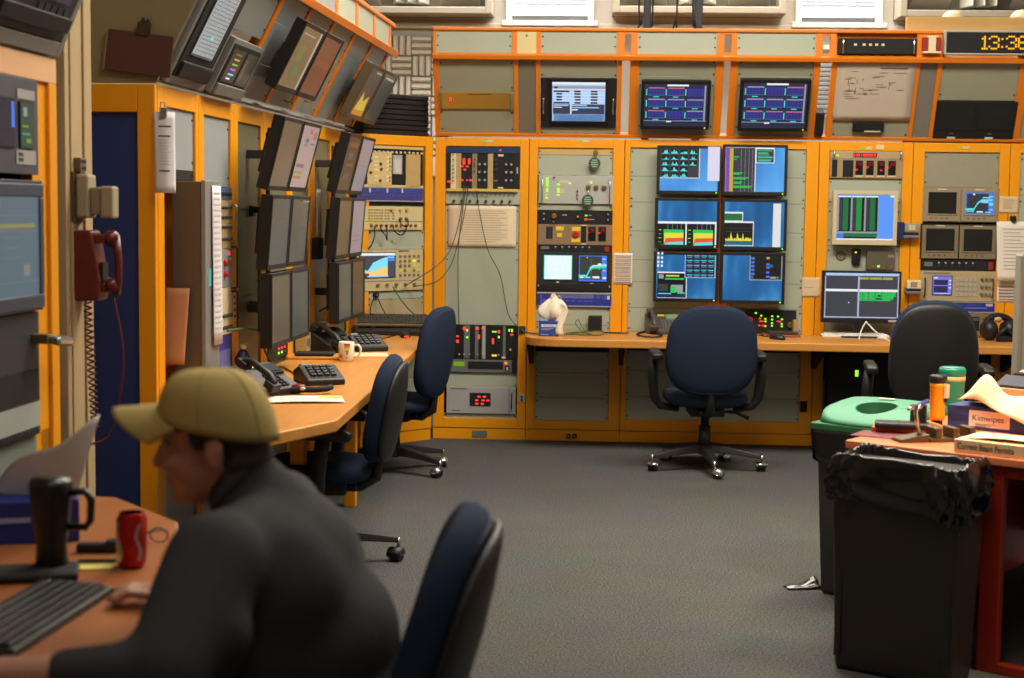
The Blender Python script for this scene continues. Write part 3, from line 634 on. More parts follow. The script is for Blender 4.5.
def six():
    S = []
    R = MB6[0][0]; q = Q1(R)
    S.append((WP2, win(*q(120, 45), *q(382, 240), S_DGREY) + gridplots(*q(132, 55), *q(368, 236), 4, 5, S_CYAN, S_BLACK, 3, True, ((3, 3), (3, 4))) + [(*q(432, 42), *q(508, 255), E('screen_lilac', (222, 216, 240)))], 'showing a grid of cyan histograms'))
    R = MB6[1][0]; q = Q1(R); it = [(*q(530, 34), *q(740, 330), S_WHITE), (*q(548, 50), *q(735, 330), S_DGREY), (*q(548, 55), *q(570, 325), S_MAG), (*q(572, 55), *q(596, 325), S_OLIVE)]
    for x in (645, 670, 695, 718): it.append((*q(x, 60), *q(x + 2, 330), S_GREY))
    rnd = random.Random(5)
    for y, ln in ((105, 35), (120, 20), (205, 60), (212, 40), (235, 100), (242, 80), (262, 60), (270, 50), (288, 120), (296, 110)): it.append((*q(598, y), *q(598 + ln, y + 6), S_GREEN))
    it += win(*q(740, 48), *q(858, 145), S_DGREY) + [(*q(752, y), *q(752 + rnd.randint(50, 95), y + 5), S_CYAN if k % 2 else S_GREEN) for k, y in enumerate((65, 80, 92, 105, 118, 128))]
    S.append((WP2, it, 'showing a purple and green bar chart'))
    R = MB6[2][0]; q = Q1(R); it = [(*q(103, 518), *q(490, 680), S_WHITE)]
    for a in (112, 300):
        it += [(*q(a, 532), *q(a + 180, 672), S_BLACK)] + [(*q(a + 10, y), *q(a + 26, y + 4), S_GREEN if y % 2 else S_YEL) for y in (570, 595, 620, 645)]
        A = a + 36
        for m, dv in ((S_GREEN, 0), (S_YEL, 22), (S_RED, 55), (S_CYAN, 82)):
            it.append(('poly', [q(A + dv * .3, 570 + dv), q(A + 28 + dv * .3, 574 + dv), q(A + 130, 572 + dv * .9), q(A + 128, 665), q(A + 6, 668)] if False else [q(A + 4 + dv * .25, 568 + dv), q(A + 132, 570 + dv * .9), q(A + 132, 664), q(A + 8, 668)], m))
        it += [(*q(A + x, 535), *q(A + x + 2, 570), S_GREY) for x in (30, 60, 90, 115)]
    S.append((WP, it, 'showing two stacked green yellow and red area plots'))
    R = MB6[3][0]; q = Q1(R); it = [(*q(535, 381), *q(738, 394), S_WHITE)] + win(*q(535, 460), *q(658, 518), S_DGREEN) + win(*q(530, 518), *q(728, 672), S_BLACK)
    pts = []; rnd = random.Random(9)
    for k in range(25): pts.append(q(548 + k * 7, 635 - rnd.random() * 20 - (40 if k in (5, 11, 16) else 0)))
    it += [('area', pts, q(0, 660)[1], S_YEL), (*q(548, 640), *q(718, 668), S_TEAL)] + [(*q(548, y), *q(718, y + 3), S_DGREY) for y in (560, 580)] + [(*q(850, 405), *q(900, 680), E('screen_offwhite', (224, 224, 222)))]
    S.append((WP, it, 'showing a yellow spiky noise plot'))
    R = MB6[4][0]; q = Q2(R); it = [(*q(103, 498), *q(480, 512), S_WHITE), (*q(112, 330), *q(300, 498), S_WHITE), (*q(112, 338), *q(295, 490), S_BLACK), (*q(285, 208), *q(482, 366), S_LBLUE), (*q(290, 214), *q(476, 362), S_NAVY)]
    it += gridplots(*q(294, 216), *q(474, 364), 4, 5, S_CYAN, S_BLACK, 4, False)
    it += [(*q(165, 350), *q(250, 358), S_YEL), (*q(120, 345), *q(150, 372), S_GREY), (*q(160, 368), *q(280, 378), S_GREEN), (*q(118, 405), *q(180, 452), S_DGREY), (*q(200, 410), *q(275, 455), S_GREY), (*q(196, 420), *q(230, 460), S_GREEN), (*q(240, 455), *q(285, 466), S_GREEN), (*q(118, 462), *q(200, 468), S_CYAN), (*q(112, 470), *q(295, 490), S_NAVY)]
    for x in (108, 132):
        for y in (208, 235, 262, 285): it.append((*q(x, y), *q(x + 12, y + 14), S_WHITE))
    S.append((WP, it, 'showing cyan dials over black status windows'))
    R = MB6[5][0]; q = Q2(R); it = [(*q(700, 214), *q(908, 382), S_GREY), (*q(706, 225), *q(902, 376), S_BLACK)]
    for y in (238, 262, 286, 310, 334): it.append((*q(710, y), *q(730, y + 14), S_BLUE))
    for y in (236, 275, 295, 325, 352): it.append((*q(806, y), *q(826, y + 13), S_BLUE if y != 236 else S_OLIVE))
    it += [(*q(826, 282), *q(848, 300), S_TEAL), (*q(830, 358), *q(890, 370), S_GREY), (*q(868, 360), *q(890, 374), S_DGREEN), (*q(706, 352), *q(725, 374), S_TEAL)]
    S.append((WP, it, 'showing one black window with blue boxes'))
    return S
for (R, where), (base, items, what) in zip(MB6, six()):
    x0, x1, z0, z1 = FB.rect(*R, .1)
    monitor(FB, x0, x1, z0, z1, f'{where.replace("mid", "middle")} monitor of the six-screen wall {what}', base, items, off=.10, thick=.045, bez=.019, bezb=.024, group='monitors of the six-screen wall', led=GREEN_L)
mx0, mx1, mz0, mz1 = FB.rect(707, 147, 731, 308, .03)
MB().box(mx0, mx1, -.028, .01, mz0 - .0, mz1, ORANGE2).build('monitor_mount_rail', None, FB.mat(0, 0, 0), bevel=.004)
tag(bpy.data.objects['monitor_mount_rail'], 'orange upright rail carrying the six-screen wall', 'mounting rail')
# ---- rack 4
o4 = (1.54, 2.004, rz(FB, 863, 425), rz(FB, 866, 151))
rack(FB, 1.473, 2.071, o4, ZT, rows(FB, 865, [(178.5, 206, PANEL), (206, 246, PANEL), (246, 279, PANEL), (279, 310, PANEL), (310, 336, PANEL), (336, 344, PANELD), (344, 380, BLACKM), (380, 425, PANELD)]),
     'orange rack with a beige flat monitor and a red clock readout on top')
R = (830.2, 151.3, 903.4, 158.6); q = lambda X, Y: ((820 + X * .0977 - R[0]) / (R[2] - R[0]), (145 + Y * .0977 - R[1]) / (R[3] - R[1]))
L = [('rec', *q(340, 82), *q(582, 126), BLACKM, 'display', .003), ('led', *q(178, 110), GREEN_L, .008, .007), ('handle', .045, .05, .95), ('handle', .955, .05, .95)]
for x, wd in ((352, 5), (375, 6), (398, 8), (425, 3), (452, 9), (478, 9), (505, 9), (532, 9), (560, 7)): L.append(('led', *q(x, 104), RED_L, wd * .0009, .010))
gear(FB, R, 'time_display', 'beige rack strip with a row of red digits', 'display unit', M('strip_tan', (186, 164, 128), .45, .2), L)
R = (829.8, 158.8, 903, 178.3); q = lambda X, Y: ((820 + X * .0977 - R[0]) / (R[2] - R[0]), (145 + Y * .0977 - R[1]) / (R[3] - R[1]))
L = [('rec', *q(120, 155), *q(175, 328), BLACKM, 'slot_panel', .003), ('rec', *q(232, 158), *q(340, 330), BLACKM, 'slot_panel', .003)]
for k, x in enumerate((362, 472, 585, 697)):
    L += [('rec', *q(x, 160), *q(x + 76, 308), BLACK, 'module', .004), ('rec', *q(x - 6, 312), *q(x + 78, 326), CREAM, 'label_plate', .003), ('keys', *q(x + 6, 215), *q(x + 72, 300), 4, 4, DGREY), ('led', *q(x + 44, 192), E('led_dim_red', (170, 22, 30)), .014, .010), ('led', *q((370, 483, 624, 706)[k], (254, 228, 257, 229)[k]), RED_L, .010, .008)]
gear(FB, R, 'control_chassis', 'tan control chassis with four keypad modules in a row', 'control chassis', M('chassis_tan', (172, 146, 108), .5, .25), L)
R = (832.8, 190.5, 897.5, 245)
x0, x1, z0, z1 = FB.rect(*R, .07)
q = lambda X, Y: ((820 + X * .0977 - 836.5) / (893.5 - 836.5), (195.5 + (Y - 520) * .0977 - 195.5) / (240.5 - 195.5))
it = [(*q(170, 535), *q(598, 985), S_GREY), (*q(172, 545), *q(590, 905), S_BLACK)]
for x in (180, 318, 458):
    it += [(*q(x, 535), *q(x + 130, 548), S_WHITE), (*q(x - 8, 545), *q(x + 10, 890), S_GREY), (*q(x + 48, 552), *q(x + 105, 885), S_DGREEN if x != 318 else E('screen_mid_green', (34, 140, 66))), (*q(x + 14, 552), *q(x + 40, 885), S_DGREY)]
it += [(*q(172, 895), *q(590, 912), S_GREY), (*q(240, 912), *q(590, 950), S_DGREEN), (*q(168, 918), *q(240, 970), S_BLUE), (*q(240, 950), *q(580, 975), S_BLACK), (*q(715, 525), *q(755, 545), S_WHITE), (0, .97, 1, 1, S_WHITE)]
monitor(FB, x0, x1, z0, z1, 'beige flat monitor with blue screen and three green columns', E('screen_sky', (92, 152, 248)), it, off=.07, thick=.04, bez=.026, bezb=.032, bmat=BEIGE, name='flat_monitor')
xa, za = FB.pick(841, 256); gearknob = thing('round_speaker', 'small round grey grille under the beige flat monitor', 'speaker', FB.mat(xa, .012, za))
MB().cyl((0, 0, 0), (0, -.008, 0), .027, .026, M('grille_brown', (130, 118, 96), .6), 24).build('grille', gearknob); MB().lathe([(.026, 0), (.031, 0), (.031, .006), (.026, .006)], DGREY, 24, (0, -.004, 0), 'y').build('rim', gearknob)
gear(FB, (851.8, 249, 860, 263.3), 'switch_box', 'black switch box with one amber light below the beige monitor', 'switch', BLACKM, [('led', .4, .22, YEL_L, .007, .006), ('rec', .3, .45, .7, .8, BLACK, 'rocker_switch', .006)], depth=.011, prot=.02, off=0)
gear(FB, (866, 251, 894, 269.5), 'network_box', 'brown grey network box with a green light below the beige monitor', 'network box', M('box_taupe', (96, 86, 70), .5), [('led', .42, .82, GREEN_L, .009, .008), ('led', .22, .83, M('lamp_tan', (160, 130, 90), .4), .006), ('led', .7, .83, M('lamp_off_green', (70, 84, 66), .4), .006), ('led', .88, .83, E('led_faint_red', (190, 100, 80), .8), .008, .005), ('rec', .75, .2, .97, .34, M('print_pale', (140, 130, 110)), 'printed_line', .001)], depth=.011, prot=.03)
# ---- rack 5
o5 = (2.144, 2.618, rz(FB, 960, 427), rz(FB, 962, 152.3))
rack(FB, 2.071, 2.685, o5, ZT, rows(FB, 962, [(152.3, 187.5, M('panel_taupe', (150, 146, 124), .5)), (312.5, 320, PANELD), (345, 385, BLACKM), (385, 427, PANELD)]),
     'orange rack with four grey picture tubes and an oscilloscope')
def crt2(R, label, left, rightm, body, frm):
    gear(FB, R, 'twin_crt_monitor', label, 'monitor', frm, [('rec', .02, .04, .49, .97, body, 'tube_case', .01), ('rec', .51, .04, .98, .97, body, 'tube_case', .01)], depth=.4, group='twin picture tube monitors')
    root = [o for o in bpy.data.objects if o.get('label') == label][0]
    x0, x1, z0, z1 = FB.rect(*R); w, h = x1 - x0, z1 - z0
    for a, (base, items) in ((.02, left), (.51, rightm)):
        xa, xb = -w / 2 + w * (a + .05), -w / 2 + w * (a + .42)
        mb = MB(); screen_mb(mb, xa, xb, h * .24, h * .86, -.0155, base, items); mb.build('screen', root)
        MB().box(xa - .01, xa, -.019, -.012, h * .22, h * .88, body).box(xb, xb + .01, -.019, -.012, h * .22, h * .88, body).box(xa, xb, -.019, -.012, h * .86, h * .9, body).box(xa, xb, -.019, -.012, h * .2, h * .24, body).build('bezel', root, bevel=.002)
        MB().box(xa + w * .12, xa + w * .24, -.016, -.012, h * .93, h * .96, CREAM).build('badge', root)
        for k in range(4): MB().box(xa + w * (.03 + .07 * k), xa + w * (.05 + .07 * k), -.017, -.012, h * .1, h * .13, DGREY).build('control', root)
TAUPE = M('crt_taupe', (150, 136, 112), .5); TAUPE2 = M('crt_olive', (128, 116, 92), .5)
trb = [(0, .78), (.3, .78), (.42, .5), (.55, .36), (.95, .34)]
blue = (S_BLUE, [(.04, .05, .8, .95, E('screen_slate', (48, 52, 60))), ('line', trb, .05, S_CYAN), (.55, .36, .8, .48, S_LBLUE), (.6, .2, .85, .26, S_LBLUE), (.25, .05, .32, .12, S_WHITE), (.05, .86, .3, .9, S_LBLUE), (.4, .86, .62, .92, S_WHITE), (.7, .88, .9, .93, S_LBLUE), (.82, .15, .95, .22, S_CYAN), (.83, .45, .97, .6, S_CYAN), (.85, .75, .96, .82, S_LBLUE)])
off_ = (E('tube_off', (58, 52, 46), 1), [(.1, .05, .13, .9, E('tube_off2', (66, 60, 52))), (.5, .1, .6, .9, E('tube_off3', (70, 60, 54))), (.72, .05, .78, .8, E('tube_off2', (66, 60, 52)))])
off_ = (SCROFF, [])
crt2((922.5, 187.6, 998.5, 222.3), 'taupe twin picture tube unit with a lit blue trace', off_, blue, TAUPE, TAUPE)
crt2((920, 224, 997, 259.6), 'twin picture tube unit with both tubes dark in black frame', off_, off_, TAUPE2, BLACKM)
power_strip(FB, (920.2, 260, 995.8, 270.6), 'black rack power strip below the two dark picture tubes')
def scope(fr, R, label, scr, body=M('scope_tan', (176, 160, 122), .45)):
    L = [('scr', .17, .18, .42, .78, *scr), ('keys', .47, .2, .76, .85, 5, 4, LGREY), ('handle', .06, .25, .85, DGREY), ('handle', .96, .25, .85, DGREY)]
    for u in (.82, .88, .93):
        for v in (.25, .5, .75): L.append(('knob', u, v, .010 if u < .9 else .007, GREY))
    L.append(('rec', .05, .06, .4, .1, GREY, 'printed_line', .001))
    return gear(fr, R, 'oscilloscope', label, 'oscilloscope', body, L)
scope(FB, (919.6, 271, 995, 301.2), 'tan oscilloscope with small violet screen behind the black chair', (E('screen_violet', (120, 116, 226)), [(.05, .2, .8, .48, E('screen_ink', (44, 40, 78))), (.05, .54, .8, .9, E('screen_ink', (44, 40, 78))), (.05, .05, .25, .12, S_WHITE), (.85, .2, .96, .26, S_WHITE), (.85, .4, .96, .46, S_WHITE), (.85, .6, .96, .66, S_WHITE), (.1, .92, .9, .97, S_LBLUE)]))
R = (919.4, 301.6, 994.6, 312.3)
gear(FB, R, 'patch_panel', 'blue patch panel behind the black chair under the oscilloscope', 'patch panel', BLUEG, [('rec', 0, 0, 1, .08, LGREY, 'edge_rail', .003), ('rec', 0, .92, 1, 1, LGREY, 'edge_rail', .003), ('bars', .6, .5, .9, .65, 12, M('patch_pale', (120, 128, 190))), ('bars', .62, .2, .8, .4, 8, M('patch_mid', (70, 80, 168))), ('rec', .88, .15, .97, .4, M('patch_rose', (200, 170, 170), .5), 'label_plate', .002)], depth=.12, group='patch panels')
gear(FB, (919.3, 312.8, 993.6, 336.5), 'breaker_panel', 'brown breaker panel beside the black headphones', 'control panel', M('breaker_brown', (140, 118, 88), .5, .2), [('rec', .70, .15, .80, .72, BLACKM, 'breaker', .006), ('rec', .71, .2, .79, .32, M('lamp_green_grey', (80, 96, 88), .4), 'breaker_window', .008), ('knob', .86, .2, .007, BRASS := M('brass_lock', (196, 160, 80)), 'screw'), ('knob', .69, .78, .007, BRASS, 'screw'), ('rec', .05, .3, .4, .6, BLACKM, 'switch_plate', .004)])
# ---- rack 6 (only its edge is seen)
o6 = (2.75, 3.23, .14, rz(FB, 1019, 153))
rack(FB, 2.685, 3.30, o6, ZT, [(.14, .7, PANELD), (.7, 1.0, PANEL), (1.0, 1.35, PANEL), (1.35, 1.65, PANEL), (1.65, o6[3], PANEL)], 'orange rack at the far end beyond the clipped sheet, cut by the frame')
# small tape labels on the rack heads
for x, y, n in ((487, 141, 'first'), (583, 141, 'second'), (866, 148, 'fourth'), (963, 147.5, 'fifth')):
    a0, b0 = FB.pick(x - 6, y)[0], FB.pick(x + 6, y)[0]; zc = FB.pick(x, y)[1]
    o = MB().box(a0, (a0 + b0) / 2, -.002, .001, zc - .008, zc + .008, M('tape_lime', (196, 190, 40), .6)).box((a0 + b0) / 2, b0, -.002, .001, zc - .008, zc + .008, M('tape_pale', (206, 198, 160), .6)).build('label_tape', None, FB.mat(0, 0, 0)); tag(o, f'two-tone label tape on the head of the {n} back rack', 'label', 'label tapes on the rack heads')
a0, b0, z0, z1 = FB.rect(876, 145, 884, 149.5); o = MB().box(a0, b0, -.003, .001, z0, z1, CREAM).build('name_plate', None, FB.mat(0, 0, 0)); tag(o, 'small cream plate on the head of the beige monitor rack', 'label')
# paper cards on the rack posts
def card(R, label, mat, lines, lift=.001): return sheet(FB, R, label, lift, lines, mat, curl=.001, name='paper_card', cat='card')
card((613.5, 253, 632.5, 284.5), 'striped printed card on the orange post beside the twin tubes', PAPER, [(.08, .08 + .12 * k, .92, .10 + .12 * k, (INK, INKR, INK, INKB)[k % 4]) for k in range(8)] + [(.1, .12 + .12 * k, .9, .165 + .12 * k, M('faint_tan', (180, 156, 130), .9)) for k in range(7)])
card((802, 277.5, 820, 297), 'tan blank card on the post beside the big black monitor', PAPERT, [(.1, .5, .6, .53, M('faint_tan', (180, 156, 130)))])
card((999.5, 196.5, 1018.5, 213), 'small white card on the post beside the taupe picture tubes', PAPERT, print_lines(5, .2, .8, .2, .8, M('faint_tan', (180, 156, 130))))
card((997, 279.5, 1016, 302), 'striped card hanging below the large clipped sheet', PAPER, [(.08, .3 + .14 * k, .92, .34 + .14 * k, (INK, INKR, INKB)[k % 3]) for k in range(5)] + [(.1, .35 + .14 * k, .9, .39 + .14 * k, M('faint_tan', (180, 156, 130))) for k in range(4)])
sheet(FB, (995.5, 221.5, 1027, 281), 'large white typed sheet hanging from a black clip on the end post', .03, print_lines(12, .2, .95, .12, .85, M('faint_ink', (186, 172, 148)), .25), PAPER, curl=.006, skew=.015)
xa, za = FB.pick(1012, 218.5); o = MB().box(-.014, .014, -.05, 0, -.02, .016, BLACKM).cyl((-.008, -.025, .014), (-.008, -.025, .03), .003, .003, STEEL, 6).cyl((.008, -.025, .014), (.008, -.025, .03), .003, .003, STEEL, 6).build('binder_clip', None, FB.mat(xa, 0, za), bevel=.002); tag(o, 'black binder clip holding the large typed sheet', 'clip')
# little boxes on brackets by rack 4
def bracket_box(R, label, body, top):
    x0, x1, z0, z1 = FB.rect(*R); w, h = x1 - x0, z1 - z0
    r = thing('handset_cradle', label, 'wall unit', FB.mat((x0 + x1) / 2, 0, z0))
    MB().box(-w / 2, w / 2, -.06, 0, 0, h * .16, M('bracket_blue_grey', (118, 124, 140), .5)).box(-w / 2, w / 2, -.012, 0, 0, h * .5, M('bracket_blue_grey', (118, 124, 140))).build('bracket', r, bevel=.002)
    MB().box(-w / 2 + .01, w / 2 - .006, -.055, -.012, h * .18, h * .34, BLACK).build('base', r, bevel=.003)
    MB().box(-w / 2 + .006, w / 2 - .003, -.058, -.012, h * .36, h, body).build('case', r, bevel=.006)
    MB().box(-w / 2 + .03, w / 2 - .03, -.061, -.056, h * .5, h * .88, top).build('window', r, bevel=.002); return r
bracket_box((902, 223, 918, 237.5), 'grey boxed unit on a bracket beside the beige flat monitor', M('case_grey', (150, 144, 128), .5), BEIGE)
bracket_box((904, 280, 920, 293), 'cream boxed unit with grey window beside the big black monitor', CREAM, M('case_window', (150, 144, 124), .4))
x0, x1, z0, z1 = FB.rect(896, 222, 902.5, 239.5); o = MB().box(x0, x1, -.05, .0, z0, z1, BLUED).build('cable_box', None, FB.mat(0, 0, 0), bevel=.003); tag(o, 'dark blue box stuck between beige monitor and grey cradle', 'box')
x0, x1, z0, z1 = FB.rect(901, 312, 918, 331); o = MB().box(x0, x1, -.05, .0, z0, z1, BLUED).box(x0 + .02, x1 - .02, -.055, -.05, z0 + .03, z1 - .03, BLACKM).build('cable_box', None, FB.mat(0, 0, 0), bevel=.003); tag(o, 'dark blue box on the post behind the black chair', 'box')
# outlets, plates and wheels at plinth level
for R, nm, lb, m in (((519, 326, 525.6, 333.5), 'outlet_plate', 'dark socket plate on the orange post by the worktop end', DGREY), ((518, 394.5, 525.5, 402), 'outlet_plate', 'pale plate low on the orange post beside the red readout supply', LGREY), ((800, 401, 807, 412), 'outlet_plate', 'dark socket plate low on the post near the green bin', SCREW)):
    x0, x1, z0, z1 = FB.rect(*R); o = MB().box(x0, x1, -.008, .001, z0, z1, m).build(nm, None, FB.mat(0, 0, 0), bevel=.002); tag(o, lb, 'socket')
    for k in (0, 1): MB().cyl(((x0 + x1) / 2, -.0085, z0 + (z1 - z0) * (.3 + .4 * k)), ((x0 + x1) / 2, -.0095, z0 + (z1 - z0) * (.3 + .4 * k)), .008, .008, BLACKM, 10).build('socket', o)
x0, x1, z0, z1 = FB.rect(472, 430.5, 487, 437.5); o = MB().box(x0, x1, .001, .006, z0, z1, GREY).build('vent_plate', None, FB.mat(0, 0, 0), bevel=.002); tag(o, 'grey metal plate set in the orange plinth', 'plate')
for k, px in enumerate((568.5, 574.5)):
    xa, za = FB.pick(px, 436); o = MB().cyl((0, .006, 0), (0, -.012, 0), .016, .016, BLACKM, 16).cyl((0, -.0125, 0), (0, -.014, 0), .007, .007, STEEL, 10).build('floor_socket', None, FB.mat(xa, 0, za)); tag(o, 'round black socket of the pair low on the orange plinth', 'socket', 'pair of plinth sockets')
# green paper tags hanging from the key locks
for (px, py, hx, hy, s) in ((594.5, 163.5, 596, 152, 'upper'), (587.7, 200.5, 588.5, 188, 'lower')):
    xa, za = FB.pick(px, py); hx_, hz = FB.pick(hx, hy); t = thing('key_tag', f'{s} round green tag hanging from a key', 'key tag', FB.mat(xa, -.03, za), 'round green key tags')
    MB().cyl((0, .002, 0), (0, -.002, 0), .038, .038, M('tag_green', (32, 78, 58), .6), 24).build('disc', t)
    for k in range(4): MB().box(-.026 + .006 * abs(k - 1.5), .026 - .006 * abs(k - 1.5), -.0028, -.002, .018 - .014 * k, .024 - .014 * k, M('tag_print', (170, 186, 150), .7)).build('lettering', t)
    MB().tube([(0, 0, .036), (hx_ - xa, .02, hz - za - .01), (hx_ - xa, .03, hz - za)], .003, STEEL, 6).build('ring', t)
    MB().cyl((hx_ - xa, .034, hz - za), (hx_ - xa, .01, hz - za), .015, .013, M('brass_lock', (196, 160, 80)), 12).build('key_lock', t)
# ================================================================== sloping racks above the back row
FU = Frame((0, BACK_Y, 1.985), (1, 0, 0), (0, -.22, .50))
LU = math.hypot(.22, .50)
FV = Frame((0, BACK_Y - .22, 1.985 + .50), (1, 0, 0), (0, 0, 1))
up = thing('sloped_rack', 'long orange sloping instrument rack on top of the back rack row', 'instrument rack', FU.mat(0, 0, 0))
X = lambda px, y=95: FU.pick(px, y)[0]
zf0 = FU.pick(600, 59)[1]
xl, xr = X(434), 3.3
MB().box(xl, xr, -.03, .05, zf0 - .0, LU + .012, ORANGE2).build('fold_beam', up, bevel=.004)
MB().box(xl, xr, -.004, .05, 0, .022, ORANGE2).build('base_beam', up, bevel=.003)
UPR = ((434, 439.5), (514, 518), (536, 540), (617, 621.5), (629.5, 638), (714.5, 722.5), (729, 736.5), (811.5, 818), (829.5, 835.5), (912.5, 917), (934, 938.5), (1016.5, 1026))
for a, b in UPR: MB().box(X(a), X(b), 0, .05, .022, zf0, ORANGE2).build('upright', up, bevel=.002)
def fillp(px0, px1, l0, l1, m, n=2):
    a, b = X(px0) + .001, X(px1) - .001; mb = MB().box(a, b, .008, .014, l0 + .001, l1 - .001, m)
    if n:
        for sx in (a + .012, b - .012):
            for k in range(n): mb.cyl((sx, .009, l0 + (l1 - l0) * (.15 + .7 * k / max(1, n - 1))), (sx, .004, l0 + (l1 - l0) * (.15 + .7 * k / max(1, n - 1))), .0055, .005, SCREW, 8)
    mb.build('blank_panel', up)
PU = M('upper_panel', (150, 150, 128), .5, var=.05, scale=4)
zl = lambda px, py: FU.pick(px, py)[1]
fillp(439.5, 514, zl(476, 93), zf0, PU); fillp(439.5, 514, .022, zl(476, 109), PU)
fillp(518, 536, .022, zf0, PANELD, 0)
fillp(540, 617, zl(578, 78), zf0, PU); fillp(540, 617, .022, zl(578, 127), PU, 1)
fillp(638, 714.5, zl(676, 77), zf0, PU); fillp(638, 714.5, .022, zl(676, 77), PU)
fillp(736.5, 811.5, zl(774, 77), zf0, PU); fillp(736.5, 811.5, .022, zl(774, 77), PU)
fillp(835.5, 912.5, zl(870, 121), zf0, PU); fillp(835.5, 912.5, .022, zl(868, 121), PU, 1)
fillp(917, 934, .022, zf0, M('filler_grey', (124, 120, 110), .5), 0)
fillp(938.5, 1016.5, zl(978, 101), zf0, PU); fillp(1026, 1060, .022, zf0, PU, 0)
# upper shelf of small upright panels
XV = lambda px: FV.pick(px, 42)[0]
vz0, vz1 = LU * 0 + FV.pick(600, 53)[1], FV.pick(600, 31.5)[1]
up2 = thing('panel_rack', 'low orange panel rack standing along the fold of the sloping rack', 'instrument rack', FV.mat(0, 0, 0))
MB().box(xl, xr, -.012, .05, vz1, vz1 + .022, ORANGE2).build('top_beam', up2, bevel=.006)
for a, b in ((433, 436), (512, 517), (536.5, 541), (617, 625), (631, 638), (717, 724.5), (731.5, 737.5), (816, 823), (830.5, 837), (917, 945), (1018, 1026)): MB().box(XV(a), XV(b), -.002, .04, vz0 - .02, vz1, ORANGE2).build('upright', up2, bevel=.002)
for a, b in ((625, 631), (724.5, 731.5), (823, 830.5)):
    MB().box(XV(a), XV(b), 0, .03, vz0 - .02, vz0 + .01, ORANGE2).build('cross_piece', up2); MB().box(XV(a), XV(b), 0, .03, vz1 - .012, vz1, ORANGE2).build('cross_piece', up2)
for a, b, m in ((436, 512, PANEL), (541, 617, PANEL), (638, 717, PANEL), (737.5, 816, PANEL)):
    x0, x1 = XV(a), XV(b); mb = MB().box(x0, x1, .004, .010, vz0 - .01, vz1, m)
    for sx in (x0 + .012, x1 - .012):
        for k in (.3, .75): mb.cyl((sx, .005, vz0 + (vz1 - vz0) * k), (sx, -.001, vz0 + (vz1 - vz0) * k), .0055, .005, SCREW, 8)
    mb.build('blank_panel', up2)
x0, x1 = XV(517), XV(536.5); MB().box(x0, x1, .0, .010, vz0 - .01, vz1, M('plate_cream', (214, 196, 140), .5)).cyl(((x0 + x1) / 2, .001, vz1 - .03), ((x0 + x1) / 2, -.002, vz1 - .03), .008, .008, GREY, 10).build('cream_plate', up2)
x0, x1 = XV(837), XV(917); MB().box(x0, x1, .03, .034, vz0 - .01, vz1, ORANGE2).build('back_plate', up2)
gear(FV, (838, 38.5, 916.5, 54.3), 'amplifier', 'black rack amplifier with five small white buttons and chrome handles', 'amplifier', BLACKM, [('handle', .055, .08, .95, CHROME), ('handle', .955, .08, .95, CHROME)] + [('rec', u, .34, u + .035, .48, CREAM, 'button', .006) for u in (.2, .31, .39, .47, .55)], depth=.028, prot=.012, bevel=.003)
x0, x1, z0, z1 = FV.rect(921.5, 36.5, 940, 54); cb = thing('call_box', 'cream call box with two red windows beside the digital clock', 'call box', FV.mat((x0 + x1) / 2, -.002, z0)); w, h = x1 - x0, z1 - z0
MB().box(-w / 2, w / 2, -.03, 0, h * .12, h * .92, M('call_red', (150, 40, 36), .4)).build('red_window', cb, bevel=.003)
MB().box(-w * .2, w * .2, -.045, 0, 0, h, CREAM).box(-w * .5, w * .5, -.04, 0, 0, h * .12, CREAM).box(-w * .32, w * .32, -.04, 0, h * .9, h, CREAM).build('case', cb, bevel=.003)
# digital clock
x0, x1, z0, z1 = FV.rect(945.5, 31.2, 1050, 54.3, .06); ck = thing('digital_clock', 'black digital clock sign with amber dotted digits', 'clock', FV.mat(x0, -.06, z0)); w, h = x1 - x0, z1 - z0
MB().box(0, w, .0, .058, 0, h, BLACKM).build('case', ck, bevel=.012)
MB().box(-.004, w, -.004, .05, h - .008, h + .004, LGREY).box(-.004, w, -.004, .05, -.004, .006, LGREY).box(-.006, .006, -.004, .05, .0, h, LGREY).build('rim', ck, bevel=.003)
FONT = {'1': ('00100', '01100', '00100', '00100', '00100', '00100', '01110'), '3': ('01110', '10001', '00001', '00110', '00001', '10001', '01110'), '6': ('01110', '10000', '10000', '11110', '10001', '10001', '01110'), ':': ('0', '0', '1', '0', '0', '1', '0')}
AMB = E('led_amber_clock', (255, 176, 20), 1.3); px0 = FV.pick(945.5, 42, .06)[0]
for ch, cx, pit in (('1', 980.5, 2.15), ('3', 989.5, 2.3), (':', 1002.3, 2.2), ('3', 1006.8, 2.3), ('6', 1018.8, 2.2)):
    mb = MB()
    for j, row in enumerate(FONT[ch]):
        for i, c in enumerate(row):
            if ch == ':': j2 = {2: 1.2, 5: 5.2}.get(j, j)
            else: j2 = j
            if c == '1':
                xx = FV.pick(cx + i * pit, 42, .06)[0] - px0; zz = FV.pick(cx, 36.6 + j2 * 2.0, .06)[1] - z0
                mb.cyl((xx, .0, zz), (xx, -.002, zz), .0064, .0064, AMB, 8)
    mb.build('digit', ck)
